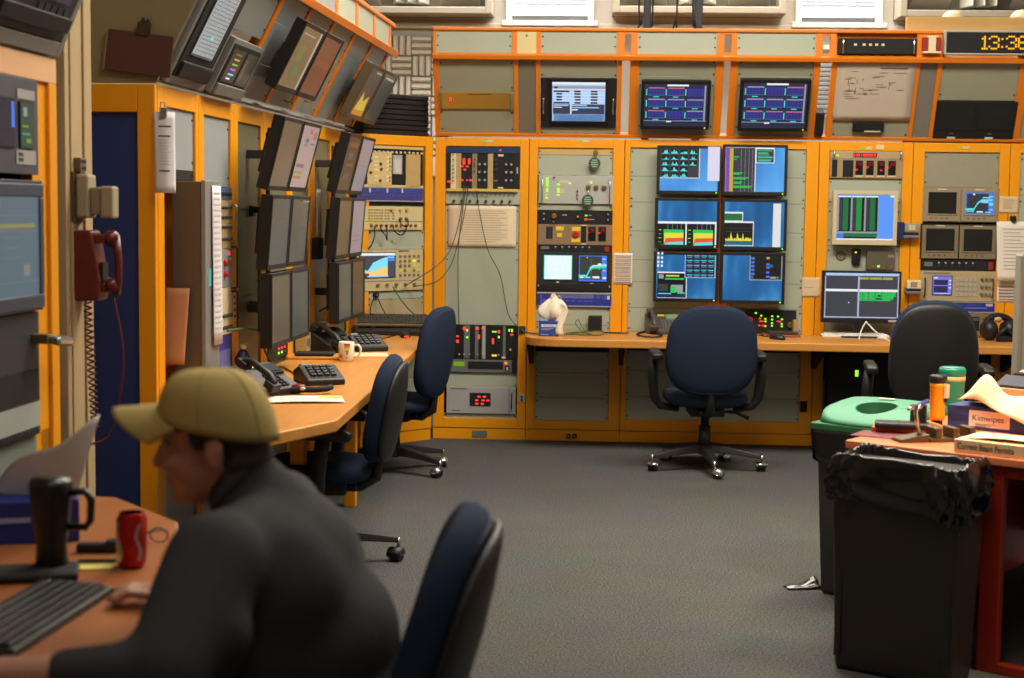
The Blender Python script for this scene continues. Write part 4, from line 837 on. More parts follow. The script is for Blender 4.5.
# things on the sloping rack
R = (438.5, 92.5, 514.5, 108.8); gear(FU, R, 'gold_panel_unit', 'gold fronted unit with one red lamp in the sloping rack', 'control panel', M('gold_panel', (196, 158, 72), .3, .6), [('handle', .035, -.1, 1.1, GREY), ('handle', .955, -.1, 1.1, GREY), ('led', .16, .42, RED_L, .008, .016), ('rec', .38, .08, .7, .12, INKD, 'printed_line', .001)], depth=.2)
R = (540.5, 78, 616.5, 127.5); gear(FU, R, 'crt_monitor', 'black rack picture tube monitor with a busy pale blue table', 'monitor', M('crt_black', (30, 30, 34), .5), [('handle', .04, .38, .7, STEEL), ('handle', .955, .38, .7, STEEL), ('led', .655, .885, GREEN_L, .006, .006), ('led', .745, .885, GREEN_L, .006, .006)], depth=.3)
root = [o for o in bpy.data.objects if o.name.startswith('crt_monitor')][0]
x0, x1, z0, z1 = FU.rect(*R); w, h = x1 - x0, z1 - z0; q = lambda X_, Y_: ((X_ - 235) / 570, (Y_ - 120) / 395)
it = [(0, 0, 1, .06, S_WHITE), (0, .1, 1, .17, S_GREY), (0, .17, 1, .2, E('screen_lilac', (222, 216, 240))), (.04, .12, .1, .16, S_BLACK)]
rnd = random.Random(2)
for j, y in enumerate((205, 230, 260, 288, 318)):
    it.append((*q(245, y + 20), *q(800, y + 24), S_WHITE)); it += [(*q(250 + (0 if j in (0, 4) else 30), y), *q(420 if j in (0, 4) else 340, y + 18), E('screen_slate', (48, 52, 60))), (*q(480 + rnd.randint(-10, 10), y), *q(540, y + 18), E('screen_slate', (48, 52, 60))), (*q(650, y), *q(722, y + 18), E('screen_slate', (48, 52, 60)))]
it += [(*q(245, 340), *q(800, 440), E('screen_slate2', (56, 60, 84))), (*q(250, 345), *q(410, 358), S_LBLUE), (*q(430, 340), *q(445, 512), S_WHITE), (*q(450, 345), *q(610, 358), S_LBLUE), (*q(450, 368), *q(740, 380), S_LBLUE), (*q(250, 368), *q(340, 376), S_WHITE), (*q(450, 390), *q(510, 402), S_WHITE), (*q(250, 440), *q(800, 512), E('screen_steel', (104, 140, 186)))]
it += [(*q(300 + 12 * k, 440 + rnd.randint(2, 25)), *q(304 + 12 * k, 510), E('screen_ink2', (60, 90, 140))) for k in range(40)]
mb = MB(); screen_mb(mb, -w * .345, w * .35, h * .145, h * .93, -.0105, E('screen_paleblue2', (176, 208, 248)), it); mb.build('screen', root)
MB().box(-w * .375, -w * .345, -.016, -.003, h * .1, h * .97, BLACK).box(w * .35, w * .38, -.016, -.003, h * .1, h * .97, BLACK).box(-w * .375, w * .38, -.016, -.003, h * .93, h, BLACK).box(-w * .375, w * .38, -.016, -.003, h * .09, h * .145, BLACK).build('bezel', root, bevel=.002)
def nine(seed):
    rnd = random.Random(seed); it = [(.36, .01, .7, .05, S_WHITE), (0, .87, 1, .885, S_GREY), (.36, .885, .44, .91, S_WHITE), (.95, .03, .975, .87, S_GREY)]
    for j in range(3):
        for i in range(3):
            a, b = .06 + i * .31, .09 + j * .26; c, d = a + .26, b + .19
            it += [(a, b, c, d, S_INDIGO)] + [(a, b + .19 * k / 4, c, b + .19 * k / 4 + .008, S_NAVY) for k in range(1, 4)] + [(a + .26 * k / 5, b, a + .26 * k / 5 + .006, d, S_NAVY) for k in range(1, 5)]
            if rnd.random() > .2: it += [(a, b - .015, c, b + .012, S_GREY if rnd.random() > .4 else E('screen_rose', (190, 110, 110))), (a, d - .03, c, d - .01, S_TEAL), (a + .08, d + .01, a + .17, d + .028, S_CYAN)]
            it.append((a - .035, b + .02, a - .02, d - .02, S_CYAN))
    return it
for R, lb, sd in (((641, 81.3, 710.2, 129.6), 'flat monitor of nine violet plots on the sloping rack, beside the pale blue table tube', 4), ((739.3, 80, 809.5, 131.5), 'flat monitor with nine violet plots on the sloping rack, next to the drawing sheet', 8)):
    x0, x1, z0, z1 = FU.rect(*R, .06)
    monitor(FU, x0, x1, z0, z1, lb, E('screen_slate3', (40, 44, 70)), nine(sd), off=.06, thick=.04, bez=.02, bezb=.024, group='flat monitors on the sloping rack', led=YEL_L, name='flat_monitor')
rnd = random.Random(12); ln = [(.55, .09, .9, .115, INK)]
for k in range(26): u = rnd.uniform(.08, .8); v = rnd.uniform(.15, .62); ln.append((u, v, u + rnd.uniform(.04, .18), v + .008, INK))
for k in range(8): u = rnd.uniform(.15, .7); v = rnd.uniform(.2, .5); ln.append((u, v, u + .008, v + rnd.uniform(.04, .12), INK))
sheet(FU, (835, 62, 913.5, 121), 'large sketched diagram on a white sheet in the sloping rack', .002, ln, M('drawing_paper', (196, 182, 166), .8), curl=.001, name='drawing_sheet', cat='drawing')
gear(FU, (852.5, 122.8, 883.5, 131.2), 'connector_block', 'black connector block under the sketched diagram', 'connector', BLACKM, [('keys', .08, .2, .92, .8, 12, 2, DGREY), ('rec', .38, .85, .9, 1.0, CREAM, 'label_plate', .003)], depth=.02, prot=.015)
gear(FU, (934.5, 101.5, 1015.5, 139), 'twin_crt_monitor', 'black twin picture tube unit switched off in the sloping rack below the clock', 'monitor', BLACKM, [('rec', .04, .08, .48, .75, SCROFF, 'screen', .003), ('rec', .53, .08, .97, .75, SCROFF, 'screen', .003), ('rec', .18, .94, .28, 1.0, CREAM, 'badge', .004), ('rec', .65, .94, .75, 1.0, CREAM, 'badge', .004), ('rec', .2, .84, .25, .86, GREY, 'printed_line', .004), ('rec', .68, .84, .73, .86, GREY, 'printed_line', .004)], depth=.3, group='twin picture tube monitors')
# dark box in the slot, clamp on the slot post
x0, x1, z0, z1 = FU.rect(815, 112, 823.5, 135); o = MB().box(x0, x1, -.02, .05, z0, z1, BLACKM).build('terminal_box', None, FU.mat(0, 0, 0), bevel=.003); tag(o, 'black box at the foot of the slot beside the sketched diagram', 'box')
# posts, cables, plank behind the top beam
for px0, px1, lb in ((643.5, 651, 'dark post rising behind the top beam, nearer the first window'), (694, 702.5, 'dark post rising behind the top beam, nearer the second window')):
    p0, p1 = at_y(px0, 15, 10.3), at_y(px1, 15, 10.3); o = MB().box(p0.x, p1.x, 10.27, 10.33, 1.99, 4.39, BLUED if False else M('post_navy', (34, 38, 52), .5)).build('ceiling_post', bevel=.006); tag(o, lb, 'post', 'dark posts behind the top beam')
for k, pts in enumerate(([(637, -40), (639, 5), (642, 18), (636, 32)], [(656, -40), (653, 5), (652, 20), (650, 32)], [(678, -40), (677, 8), (676, 18), (672, 32)], [(692, -40), (693, 5), (695, 20), (696, 32)])):
    P = [at_y(x, y, 10.22) for x, y in pts]; P[0].z = 4.39
    cord(P, .006, BLACKM, ['thin black cable curving left of the first dark post', 'thin black cable close along the first dark post', 'thin black cable hanging midway between the dark posts', 'thin black cable close along the second dark post'][k], group='black cables behind the top beam')
a, b = at_y(906, 31, 10.0), at_y(1060, 18, 10.0)
o = MB().box(a.x, b.x, 9.98, 10.03, 1.978, b.z, wood('plank_pine', (186, 152, 88), (206, 172, 108), .6, 0, 2)).build('wooden_plank', bevel=.003); tag(o, 'pale wooden plank standing behind the clock', 'plank')
for (px, py, lb) in ((953, 13.5, 'white dome peeping over the plank, beside the clock corner'), (1022, 12.5, 'white dome peeping over the plank at the frame edge')):
    p = at_y(px, py, 10.25); o = MB().lathe([(.0, .05), (.045, .04), (.07, .01), (.075, -.03), (.02, -.06), (.02, 1.978 - p.z + .03), (.06, 1.978 - p.z + .03), (0.0, 1.978 - p.z + .03)], M('dome_cream', (232, 216, 180), .5), 20).build('lamp_dome', None, TR(p.x, p.y, p.z - .03)); tag(o, lb, 'lamp', 'white domes behind the plank')

# ================================================================== racks along the left side
LANG = math.atan2(1, .041)
FL = Frame((-1.643, 5.77, 0), (math.cos(LANG), math.sin(LANG), 0), (0, 0, 1))
PB = .53; NB = 7
def lrows(L): return L
OZ0, OZ1 = .14, 1.90
def bay(k, rows_, label, o0=.075, o1=.485): rack(FL, k * PB, (k + 1) * PB, (k * PB + o0, k * PB + o1, OZ0, OZ1), ZT, rows_, label, group='orange racks of the long side row', depth=.55)
zL = lambda px, py: FL.pick(px, py)[1]
GP = M('cool_lit_panel', (150, 156, 158), .5, var=.05, scale=4); OLV = M('olive_panel', (112, 112, 88), .4, var=.1, scale=4)  # GP: the side row's lighting is put into the panel colour as grey-blue
bay(0, [(.14, .82, GP), (1.66, OZ1, GP), (1.62, 1.66, BLACKM)], 'first orange rack of the side row, next to the deep blue end panel')
bay(1, [(.14, .62, GP), (1.60, OZ1, GP)], 'second orange rack of the side row, with jack strips and small red lamps')
bay(2, [(.14, .7, OLV), (.7, 1.1, OLV), (1.1, 1.5, OLV), (1.5, OZ1, OLV)], 'third orange rack of the side row, with dark olive panels')
bay(3, [(.14, .6, OLV), (.6, 1.0, OLV), (1.0, 1.5, OLV), (1.5, OZ1, OLV)], 'fourth orange rack of the side row, mostly behind the near screen bank')
bay(4, [(.14, .6, GP), (.6, 1.0, TANM), (1.0, 1.5, OLV), (1.5, OZ1, OLV)], 'fifth orange rack of the side row, just past the near screen bank')
bay(5, [(.14, .6, GP), (.6, 1.0, OLV), (1.0, 1.5, OLV), (1.5, OZ1, OLV)], 'sixth orange rack of the side row, seen between the two screen banks')
bay(6, [(.14, .6, GP), (.6, 1.0, OLV), (1.0, 1.5, OLV), (1.5, OZ1, OLV)], 'last orange rack of the side row, behind the far screen bank')
# deep blue end panel with orange frame
FE = Frame(FL.pt(0, 0, 0), -FL.ey * -1.0, (0, 0, 1))     # faces the camera; local x runs from the back of the rack to its face
FE = Frame(FL.pt(0, .9, 0), -FL.ey, (0, 0, 1))
ep = thing('end_panel', 'deep blue end panel framed in orange closing the side row', 'end panel', FE.mat(0, 0, 0))
MB().box(.83, .899, -.03, -.001, 0, ZT, ORANGE).box(.0, .83, -.03, -.001, 1.87, ZT, ORANGE).box(0, .83, -.03, -.001, 0, .1, ORANGE).build('frame', ep, bevel=.004)
MB().box(.0, .83, -.012, -.001, .1, 1.87, M('end_blue', (24, 48, 112), .5, var=.1, scale=3)).build('blue_panel', ep)
# second rack gear
def lg(k, z0, z1, nm, lb, cat, mat, lst, o0=.077, o1=.483, **kw): return gear(FL, (k * PB + o0, k * PB + o1, z0, z1), nm, lb, cat, mat, lst, px=False, **kw)
lg(1, 1.545, 1.598, 'patch_panel', 'slate blue jack strip high in the second side rack', 'patch panel', M('slate_blue', (84, 96, 132), .45), [('conn', .2, .9, .5, 10, .007, BLACKM)], group='patch panels', depth=.12)
lg(1, 1.33, 1.543, 'jack_panel', 'tan jack panel with rows of sockets in the second side rack', 'jack panel', TANM, [('conn', .15, .9, .15, 9, .007, DGREY), ('conn', .15, .9, .35, 9, .007, DGREY), ('conn', .15, .9, .55, 9, .007, DGREY), ('conn', .15, .9, .8, 9, .007, DGREY), ('handle', .97, .1, .9)], depth=.15)
lg(1, 1.16, 1.328, 'control_chassis', 'grey control chassis with red and green knobs in the second side rack', 'control chassis', GP, [('knob', .7, .35, .016, REDK), ('knob', .85, .3, .012, M('knob_green', (50, 120, 80), .4)), ('knob', .7, .65, .016, REDK), ('knob', .45, .35, .014, YELL), ('knob', .45, .65, .012, CREAM), ('led', .86, .12, RED_L, .014, .010), ('handle', .97, -.05, 1.05, BLACK)], depth=.2)
lg(1, .95, 1.158, 'jack_panel', 'cream panel with printed legends and cables in the second side rack', 'jack panel', CREAM, [('rec', .15, .1, .5, .45, TANM, 'legend', .001), ('conn', .2, .9, .6, 8, .008, DGREY), ('conn', .2, .9, .85, 8, .008, DGREY), ('handle', .97, .1, .9, BLACK)], depth=.15)
lg(1, .62, .948, 'patch_panel', 'blue lettered patch panel low in the second side rack', 'patch panel', BLUEG, [('bars', .2, .2, .9, .5, 12, M('patch_pale', (120, 128, 190)))], group='patch panels', depth=.12)
sheet(FL, (1 * PB + .49, 1 * PB + .53, 1.0, 1.16), 'narrow striped card on the orange post beside the jack panels', .006, [(.1, .1 + .18 * k, .9, .18 + .18 * k, INKB) for k in range(5)], PAPER, curl=.001, px=False, name='paper_card', cat='card')
# black hand lever and boxes on the third rack
def lever(z0, lb):
    t = thing('cable_hook', lb, 'hook', FL.mat(2 * PB + .33, .012, z0), 'black cable hooks')
    MB().box(-.03, .03, -.02, 0, 0, .05, BLACK).build('base', t, bevel=.004); MB().tube([(0, -.02, .03), (0, -.09, .035), (0, -.11, .02), (0, -.11, -.16)], .014, BLACKM, 8).build('arm', t)
lever(1.47, 'upper black cable hook on the olive panels'); lever(1.02, 'lower black cable hook on the olive panels')
# slim grey cabinet with list of sheets on the first rack
s0, s1 = .20, .385
r = thing('wall_cabinet', 'brown grey slim cabinet mounted on the first side rack with sheets on its front', 'cabinet', FL.mat(0, 0, 0))
MB().box(s0, s1, -.105, .012, .84, 1.615, M('cabinet_taupe', (104, 94, 84), .5, .2)).build('body', r, bevel=.004)
MB().box(s0 - .003, s1 + .003, -.125, -.106, .835, 1.62, M('cabinet_silver', (160, 160, 160), .35, .5)).build('front', r, bevel=.004)
MB().box(s0 + .045, s0 + .065, -.128, -.124, 1.20, 1.27, E('status_teal', (80, 190, 170), .8)).build('status_window', r)
ln = print_lines(26, .1, .9, .04, .96, M('faint_grey', (190, 186, 184), .9), .3)
sheet(FL, (s0 + .075, s1 + .015, .96, 1.60), 'long white list hanging on the slim grey cabinet', .13, ln, M('list_paper', (216, 212, 218), .85), curl=.006, px=False)
# sheet on the clip at the corner, folded tan sheet
FCr = Frame(FL.pt(.0, -.02, 0), (FL.ex * .45 - FL.ey * .9), (0, 0, 1))
xa, za = FCr.pick(160, 107); xb, zb = FCr.pick(166, 192)
sheet(FCr, (154, 112, 175, 193), 'white printed checklist hanging from a steel clip at the corner of the side row', .03, [(.2, .17, .8, .185, INKD), (.2, .29, .75, .305, INKD), (.2, .72, .7, .735, INKD)] + print_lines(9, .2, .8, .34, .68, M('faint_grey', (190, 186, 184)), .25), M('list_paper', (216, 212, 218)), curl=.018)
xc, zc = FCr.pick(161.5, 111); o = MB().box(-.012, .012, -.05, -.015, -.025, .012, STEEL).tube([(-.008, -.03, .012), (-.008, -.03, .03), (.008, -.03, .03), (.008, -.03, .012)], .0025, STEEL, 6).build('binder_clip', None, FCr.mat(xc, 0, zc), bevel=.002); tag(o, 'steel clip holding the white checklist at the row corner', 'clip')
p0 = FE.pick(177, 330, .12)
FT = Frame(FL.pt(s0 - .012, 0, 0), -FL.ey, (0, 0, 1))
sheet(FT, (166, 288, 190, 364), 'tan folded sheet hanging on the side of the slim grey cabinet', .012, [(.3, .3, .7, .31, M('faint_tan', (180, 156, 130)))], M('tan_fold', (206, 150, 110), .85), curl=.012, skew=-.02)
# ---- screen banks on the side row (two wide, three high)
def dim(nm, rgb): return E('dim_' + nm, rgb, .72)
def bank(sc, off, Ls, where):
    W = .37; H = .335
    zrow = (.885, 1.235, 1.59)
    tilts = (.0, .08, .25)
    for row in range(3):
        for cix in range(2):
            base, items, what = Ls[row][cix]
            x0 = sc + (cix - 1) * (W + .012) + .006
            monitor(FL, x0, x0 + W, zrow[row], zrow[row] + H, f'{("bottom", "middle", "top")[row]} {("near", "far")[cix]} monitor of the {where} side screen bank {what}', base, items, off=off + (.02 if row == 0 else .0), arm=False, thick=.055, bez=.016, bezb=.022, group=f'monitors of the {where} side screen bank', tilt=tilts[row], bmat=BLACK, hump=.03)
    MB().box(sc - .02, sc + .02, -off + .086, -off + .10, .95, 1.86, DGREY).box(sc - .02, sc + .02, -off + .10, .01, 1.02, 1.06, DGREY).box(sc - .02, sc + .02, -off + .10, .01, 1.74, 1.78, DGREY).build('monitor_mount_rail', None, FL.mat(0, 0, 0), bevel=.004)
    o = [x for x in bpy.data.objects if x.name.startswith('monitor_mount_rail')][-1]; return o
olive = dim('olive', (98, 88, 70)); steel_ = dim('steel', (74, 80, 78)); brown_ = dim('brown', (112, 92, 76)); pink_ = dim('pink', (186, 160, 156)); slate_ = dim('slate', (70, 76, 74)); lil = dim('lilac', (150, 144, 152)); dk = dim('dark', (60, 54, 48)); olv2 = dim('olive2', (84, 76, 56))
pinkitems = [(.45, .05, .62, .12, dim('rose', (190, 110, 104))), (.72, .08, .9, .2, dim('rose', (190, 110, 104))), (.3, .2, .5, .27, dim('violet', (126, 110, 130))), (.3, .28, .45, .33, dim('sage', (130, 150, 110))), (.66, .27, .85, .3, dim('violet', (126, 110, 130))), (.1, .62, .55, .68, dim('dusk', (120, 110, 128))), (.1, .74, .55, .78, dim('sand', (170, 150, 90))), (.1, .82, .5, .86, dim('rust', (180, 120, 80)))]
kk = [(.55 + .1 * i, .05 + .09 * j, .57 + .1 * i, .08 + .09 * j, dim('pale', (150, 140, 120))) for i in range(4) for j in range(8)]
o = bank(1.335, .18, [[(olive, [(.02, .02, .1, .98, brown_)], 'with a dull olive screen'), (slate_, [], 'with a plain slate screen')], [(steel_, [(.1, .35, .9, .36, olive)], 'with a plain steel grey screen'), (slate_, kk + [(.5, .02, .95, .04, dim('pale', (150, 140, 120)))], 'with columns of pale marks')], [(brown_, [], 'with a plain brown screen'), (pink_, pinkitems, 'with a pink block page')]], 'near'); tag(o, 'dark grey rail carrying the near side screen bank', 'mounting rail')
o = bank(2.80, .18, [[(steel_, [(.3, .4, .5, .41, olive)], 'with a dull steel screen'), (dk, [(.1, .45, .9, .46, olive), (.2, .15, .3, .17, olive)], 'with a dark brown screen')], [(olv2, [(.1, .4, .9, .41, brown_)], 'with a dull olive green screen'), (lil, [(.15, .65, .75, .68, dim('rose', (190, 110, 104))), (.15, .75, .7, .77, dim('dusk', (120, 110, 128))), (.15, .84, .65, .86, dim('rose', (190, 110, 104)))], 'with a lilac page of red lines')], [(dk, [(.2, .1, .85, .2, dim('rust2', (120, 80, 60))), (.25, .3, .6, .42, dim('teal2', (60, 90, 84))), (.2, .5, .8, .55, dim('rust2', (120, 80, 60))), (.2, .7, .6, .8, dim('teal2', (60, 90, 84)))], 'in rust and teal'), (lil, [(.1, .5, .9, .51, dim('dusk', (120, 110, 128)))], 'with a plain lilac screen')]], 'far'); tag(o, 'dark grey rail carrying the far side screen bank', 'mounting rail')
# small gear low under the near bank, white strip between banks
r, w, h = lg(3, .75, .85, 'interlock_unit', 'small dark panel with green and red lamps below the near screen bank', 'control panel', BLACKM, [('led', .5 + .16 * (k % 3), .3 + .22 * (k // 3), (GREEN_L, RED_L, GREEN_L, RED_L, RED_L, RED_L, GREEN_L, GREEN_L, REDK)[k], .011, .007) for k in range(9)] + [('knob', .85, .12, .014, CREAM)], depth=.2)
sheet(FL, (5 * PB - .02, 5 * PB + .10, 1.35, 1.615), 'cream blank strip of paper hanging between the two screen banks', .03, [(.3, .75, .7, .78, M('faint_tan', (180, 156, 130)))], M('cream_strip', (230, 216, 184), .8), curl=.004, px=False)
o = MB().box(-.06, .06, -.04, .01, 0, .12, BLACKM).build('terminal_box', None, FL.mat(5 * PB + .06, 0, 1.225), bevel=.004); tag(o, 'black box under the cream paper strip between the screen banks', 'box')
for k, (s, z, hh, m) in enumerate(((4.35 * PB, .745, .1, TANM), (5.3 * PB, .745, .12, CREAM))):
    o = MB().box(-.05, .05, -.06, .0, 0, hh, m).box(-.045, .045, -.064, -.06, hh * .3, hh * .7, GREY).build('terminal_box', None, FL.mat(s, 0, z), bevel=.004); tag(o, ('tan terminal box on the worktop below the near screen bank', 'cream terminal box on the worktop between the screen banks')[k], 'box')
# ---- sloping racks on top of the side row
def slope(fr0, s0, s1): return Frame(fr0.pt(0, 0, 1.985), fr0.ex, fr0.ez * .49 - fr0.ey * .25)
FLS = slope(FL, 0, 1); FLV = Frame(FL.pt(0, -.25, 2.475), FL.ex, (0, 0, 1))
su = thing('sloped_rack', 'grey and orange sloping instrument rack leaning out over the side row', 'instrument rack', FLS.mat(0, 0, 0))
S1 = NB * PB + .14
MB().box(.0, S1, -.03, .05, LU - .012, LU + .03, ORANGE2).build('fold_beam', su, bevel=.004)
MB().box(.0, S1, -.002, .05, 0, .012, GREY).build('base_beam', su, bevel=.003)
PLB = M('panel_slate', (138, 146, 146), .4, .1, var=.06, scale=4)
for k in range(NB + 1):
    x = min(k * PB, S1 - .03)
    MB().box(max(0, x - .028), x + .028, -.004 if k < 2 else 0, .05, .03, LU - .012, ORANGE2 if k > 1 else GREY).build('upright', su, bevel=.002)
for k in range(NB):
    a, b = k * PB + .03, (k + 1) * PB - .03
    if k == 0: L = [(.03, .05)]
    elif k == 1: L = [(.03, .06), (.30, LU - .012)]
    else: L = [(.03, .2), (.2, .4), (.4, LU - .012)]
    for l0, l1 in L:
        mb = MB().box(a, b, .008, .014, l0 + .001, l1 - .001, PLB)
        for sx in (a + .012, b - .012):
            for q_ in (.2, .8): mb.cyl((sx, .009, l0 + (l1 - l0) * q_), (sx, .004, l0 + (l1 - l0) * q_), .0055, .005, SCREW, 8)
        mb.build('blank_panel', su)
sv = thing('panel_rack', 'low panel rack standing along the fold of the side row', 'instrument rack', FLV.mat(0, 0, 0))
MB().box(0, S1, -.012, .05, .16, .185, ORANGE2).build('top_beam', sv, bevel=.005)
for k in range(NB + 1): x = min(k * PB, S1 - .03); MB().box(max(0, x - .028), x + .028, -.002, .04, .03, .16, ORANGE2).build('upright', sv, bevel=.002)
for k in range(NB): MB().box(k * PB + .03, (k + 1) * PB - .03, .004, .01, .03, .16, PANEL if k > 3 else PLB).build('blank_panel', sv)
# tan end plate of the sloping rack with a hanging clipboard
poly = [FE.pick(0, 0)]
SEND = M('end_tan', (134, 120, 92), .7, var=.05, scale=3)
ex0 = Frame(FL.pt(-.004, .9, 1.98), -FL.ey, (0, 0, 1))
o = MB().prism([(0, 0), (.9, 0), (.9 + .25, .49), (.9 + .25, .68), (0, .70)], -.018, 0, SEND, 'y').build('end_plate', su); o.matrix_world = ex0.mat(0, 0, 0)
o = MB().box(0, 1.10, -.024, -.018, .42, .45, M('end_tan_dark', (104, 94, 72), .7)).build('end_rib', su); o.matrix_world = ex0.mat(0, 0, 0)
x0, x1, z0, z1 = ex0.rect(106, 27, 172, 79, .04); cbd = thing('clipboard', 'maroon brown clipboard hanging tilted on the tan end plate', 'clipboard', ex0.mat((x0 + x1) / 2, -.035, (z0 + z1) / 2) @ Matrix.Rotation(.12, 4, 'Y'))
w, h = x1 - x0, z1 - z0
MB().box(-w / 2, w / 2, -.004, .004, -h / 2 + .02, h / 2 - .02, M('maroon_board', (84, 46, 44), .6, var=.15, scale=9)).build('board', cbd, bevel=.002)
MB().box(-w / 2 - .006, -w / 2, -.005, .006, -h / 2 + .02, h / 2 - .02, SEND).build('edge', cbd)
MB().box(-.016, .03, -.012, .012, h / 2 - .03, h / 2 + .02, M('clip_brown', (70, 60, 50), .4, .5)).cyl((.008, 0, h / 2 + .018), (.008, 0, h / 2 + .035), .016, .014, M('clip_brown', (70, 60, 50)), 12).build('clip', cbd, bevel=.003)
# gear in the sloping racks of the side row
def lsg(a, b, l0, l1, nm, lb, cat, mat, lst, **kw): return gear(FLS, (a, b, l0, l1), nm, lb, cat, mat, lst, px=False, **kw)
SILV = M('silver_bezel', (150, 152, 152), .35, .4)
r, w, h = lsg(.02, PB - .02, .014, LU - .015, 'crt_monitor', 'silver framed picture tube with a striped page, near end of the side row', 'monitor', SILV, [], depth=.35, prot=.02)
MB().box(-w / 2 + .03, w / 2 - .03, -.026, -.018, .03, h - .03, BLACKM).build('mask', r, bevel=.01)
it = [(.04 + .062 * k, .03, .075 + .062 * k, .97, dim('stripe', (222, 228, 228))) for k in range(15)] + [(.04, .06 + .05 * k, .97, .067 + .05 * k, dim('stripe_gap', (70, 78, 84))) for k in range(18)] + [(.42, .70, .52, .75, S_CYAN)]
mb = MB(); screen_mb(mb, -w / 2 + .10, w / 2 - .11, .13, h - .07, -.03, dim('stripe_base', (74, 82, 90)), it); mb.build('screen', r)
MB().box(-w / 2 + .05, w / 2 - .05, -.04, -.02, .035, .1, BLACK).build('control_strip', r, bevel=.006)
r, w, h = lsg(PB + .034, 2 * PB - .034, .02, .27, 'twin_crt_monitor', 'silver framed twin tube unit with coloured dashes in the sloping side rack', 'monitor', SILV, [], depth=.35, prot=.03, group='twin picture tube monitors')
MB().box(-w / 2 + .02, w / 2 - .02, -.034, -.028, .02, h - .02, BLACKM).build('mask', r, bevel=.004)
it = [(.3, .12 + .15 * k, .75, .17 + .15 * k, m) for k, m in enumerate((dim('peach2', (150, 120, 90)), S_OLIVE, E('screen_lime', (130, 190, 60)), E('screen_violet2', (190, 80, 230)), S_CYAN))] + [(.3, .85, .6, .9, S_WHITE)]
mb = MB(); screen_mb(mb, -w / 2 + .04, -.01, .06, h - .04, -.036, dim('tube', (50, 46, 44)), it); screen_mb(mb, .02, w / 2 - .04, .06, h - .04, -.036, dim('tube2', (58, 58, 50)), [(.1, .2, .3, .9, dim('tube3', (90, 92, 74)))]); mb.build('screen', r)
MB().box(-w / 2 + .02, w / 2 - .02, -.045, -.03, .0, .05, M('grille_grey', (120, 118, 110), .6)).build('grille', r, bevel=.003)
for j, (sc, Ls) in enumerate(((3.02 * PB, [(dim('moss', (126, 108, 78)), [(.1, .1, .7, .12, dim('pale3', (190, 180, 160))), (.88, .0, .97, 1, dim('pale3', (190, 180, 160))), (.2, .3, .5, .55, dim('greenish', (120, 130, 70))), (.3, .65, .6, .8, dim('greenish2', (96, 130, 80)))], 'with a mossy plot'), (dim('copper', (118, 72, 54)), [(.1, .4, .9, .5, dim('copper2', (136, 76, 60)))], 'with a plain copper screen')]), (6.3 * PB, [(dim('dusky', (66, 66, 60)), [('poly', [(.1, .95), (.9, .95), (.8, .55), (.5, .7), (.3, .5)], S_OLIVE), (.1, .88, .9, .99, S_ORNG if False else dim('amber', (190, 140, 60))), (.5, .05, .9, .08, dim('pale3', (190, 180, 160)))], 'with a yellow peak'), (dim('dusky2', (62, 70, 64)), [(.2, .06, .9, .1, dim('pale3', (190, 180, 160)))], 'with a dusky screen')]))):
    W, H = .41, .34
    for c, (base, items, what) in enumerate(Ls):
        x0 = sc + (c - 1) * (W + .02) + .005
        monitor(FLS, x0, x0 + W, .13 if j == 0 else .10, (.13 if j == 0 else .10) + H, f'{("near", "far")[c]} monitor of the {("nearer", "farther")[j]} pair on the sloping side rack {what}', base, items, off=.11, thick=.055, bez=.02, bezb=.026, group='monitors on the sloping side rack', bmat=BLACK if j == 0 else M('bezel_bronze', (92, 80, 60), .4, .3), hump=.02, turn=0)
# small brass handles on the slope
for k, (s, l) in enumerate(((3.95 * PB, .12), (4.2 * PB, .2), (4.35 * PB, .10), (4.5 * PB, .28), (3.6 * PB, .07))):
    o = MB().tube([(0, 0, 0), (0, -.03, 0), (.0, -.036, .008), (0, -.036, .07), (0, -.03, .078), (0, 0, .078)], .005, GOLDM, 8).build('pull_handle', None, FLS.mat(s, .008, l)); tag(o, ('brass pull handle on the slope just past the mossy plot pair', 'brass pull handle on the slope in mid bay, second row', 'brass pull handle on the slope, lowest near the base', 'brass pull handle on the slope, highest by the bronze monitors', 'brass pull handle on the slope below the copper screen')[k], 'handle', 'brass pull handles on the slope')
# ---- corner unit
CA = Vector((-1.42, 9.50, 0)); CB = Vector((-1.012, 9.905, 0)); CW = (CB - CA).length
FC = Frame(CA, CB - CA, (0, 0, 1))
cx = lambda px, y=230: FC.pick(px, y)[0]
oc = (.06, CW - .065, .14, FC.pick(395, 145.3)[1])
crow = lambda a, b, m: (FC.pick(395, b)[1], FC.pick(395, a)[1], m)
rack(FC, 0, CW, oc, ZT, [crow(230, 249.5, PANEL), crow(291, 299, PANEL), crow(299, 332, M('panel_sand', (170, 156, 122), .5)), (.14, .42, PANEL), (.42, FC.pick(395, 332)[1], PANEL), crow(201.5, 206, BLACKM)], 'orange corner rack with a signal analyser and cream modules', depth=.32, group=None)
A, B = 357, 422.5
R = (A, 146, B, 187); q = lambda X_, Y_: ((340 + X_ * .0977 - R[0]) / (R[2] - R[0]), (130 + Y_ * .0977 - R[1]) / (R[3] - R[1]))
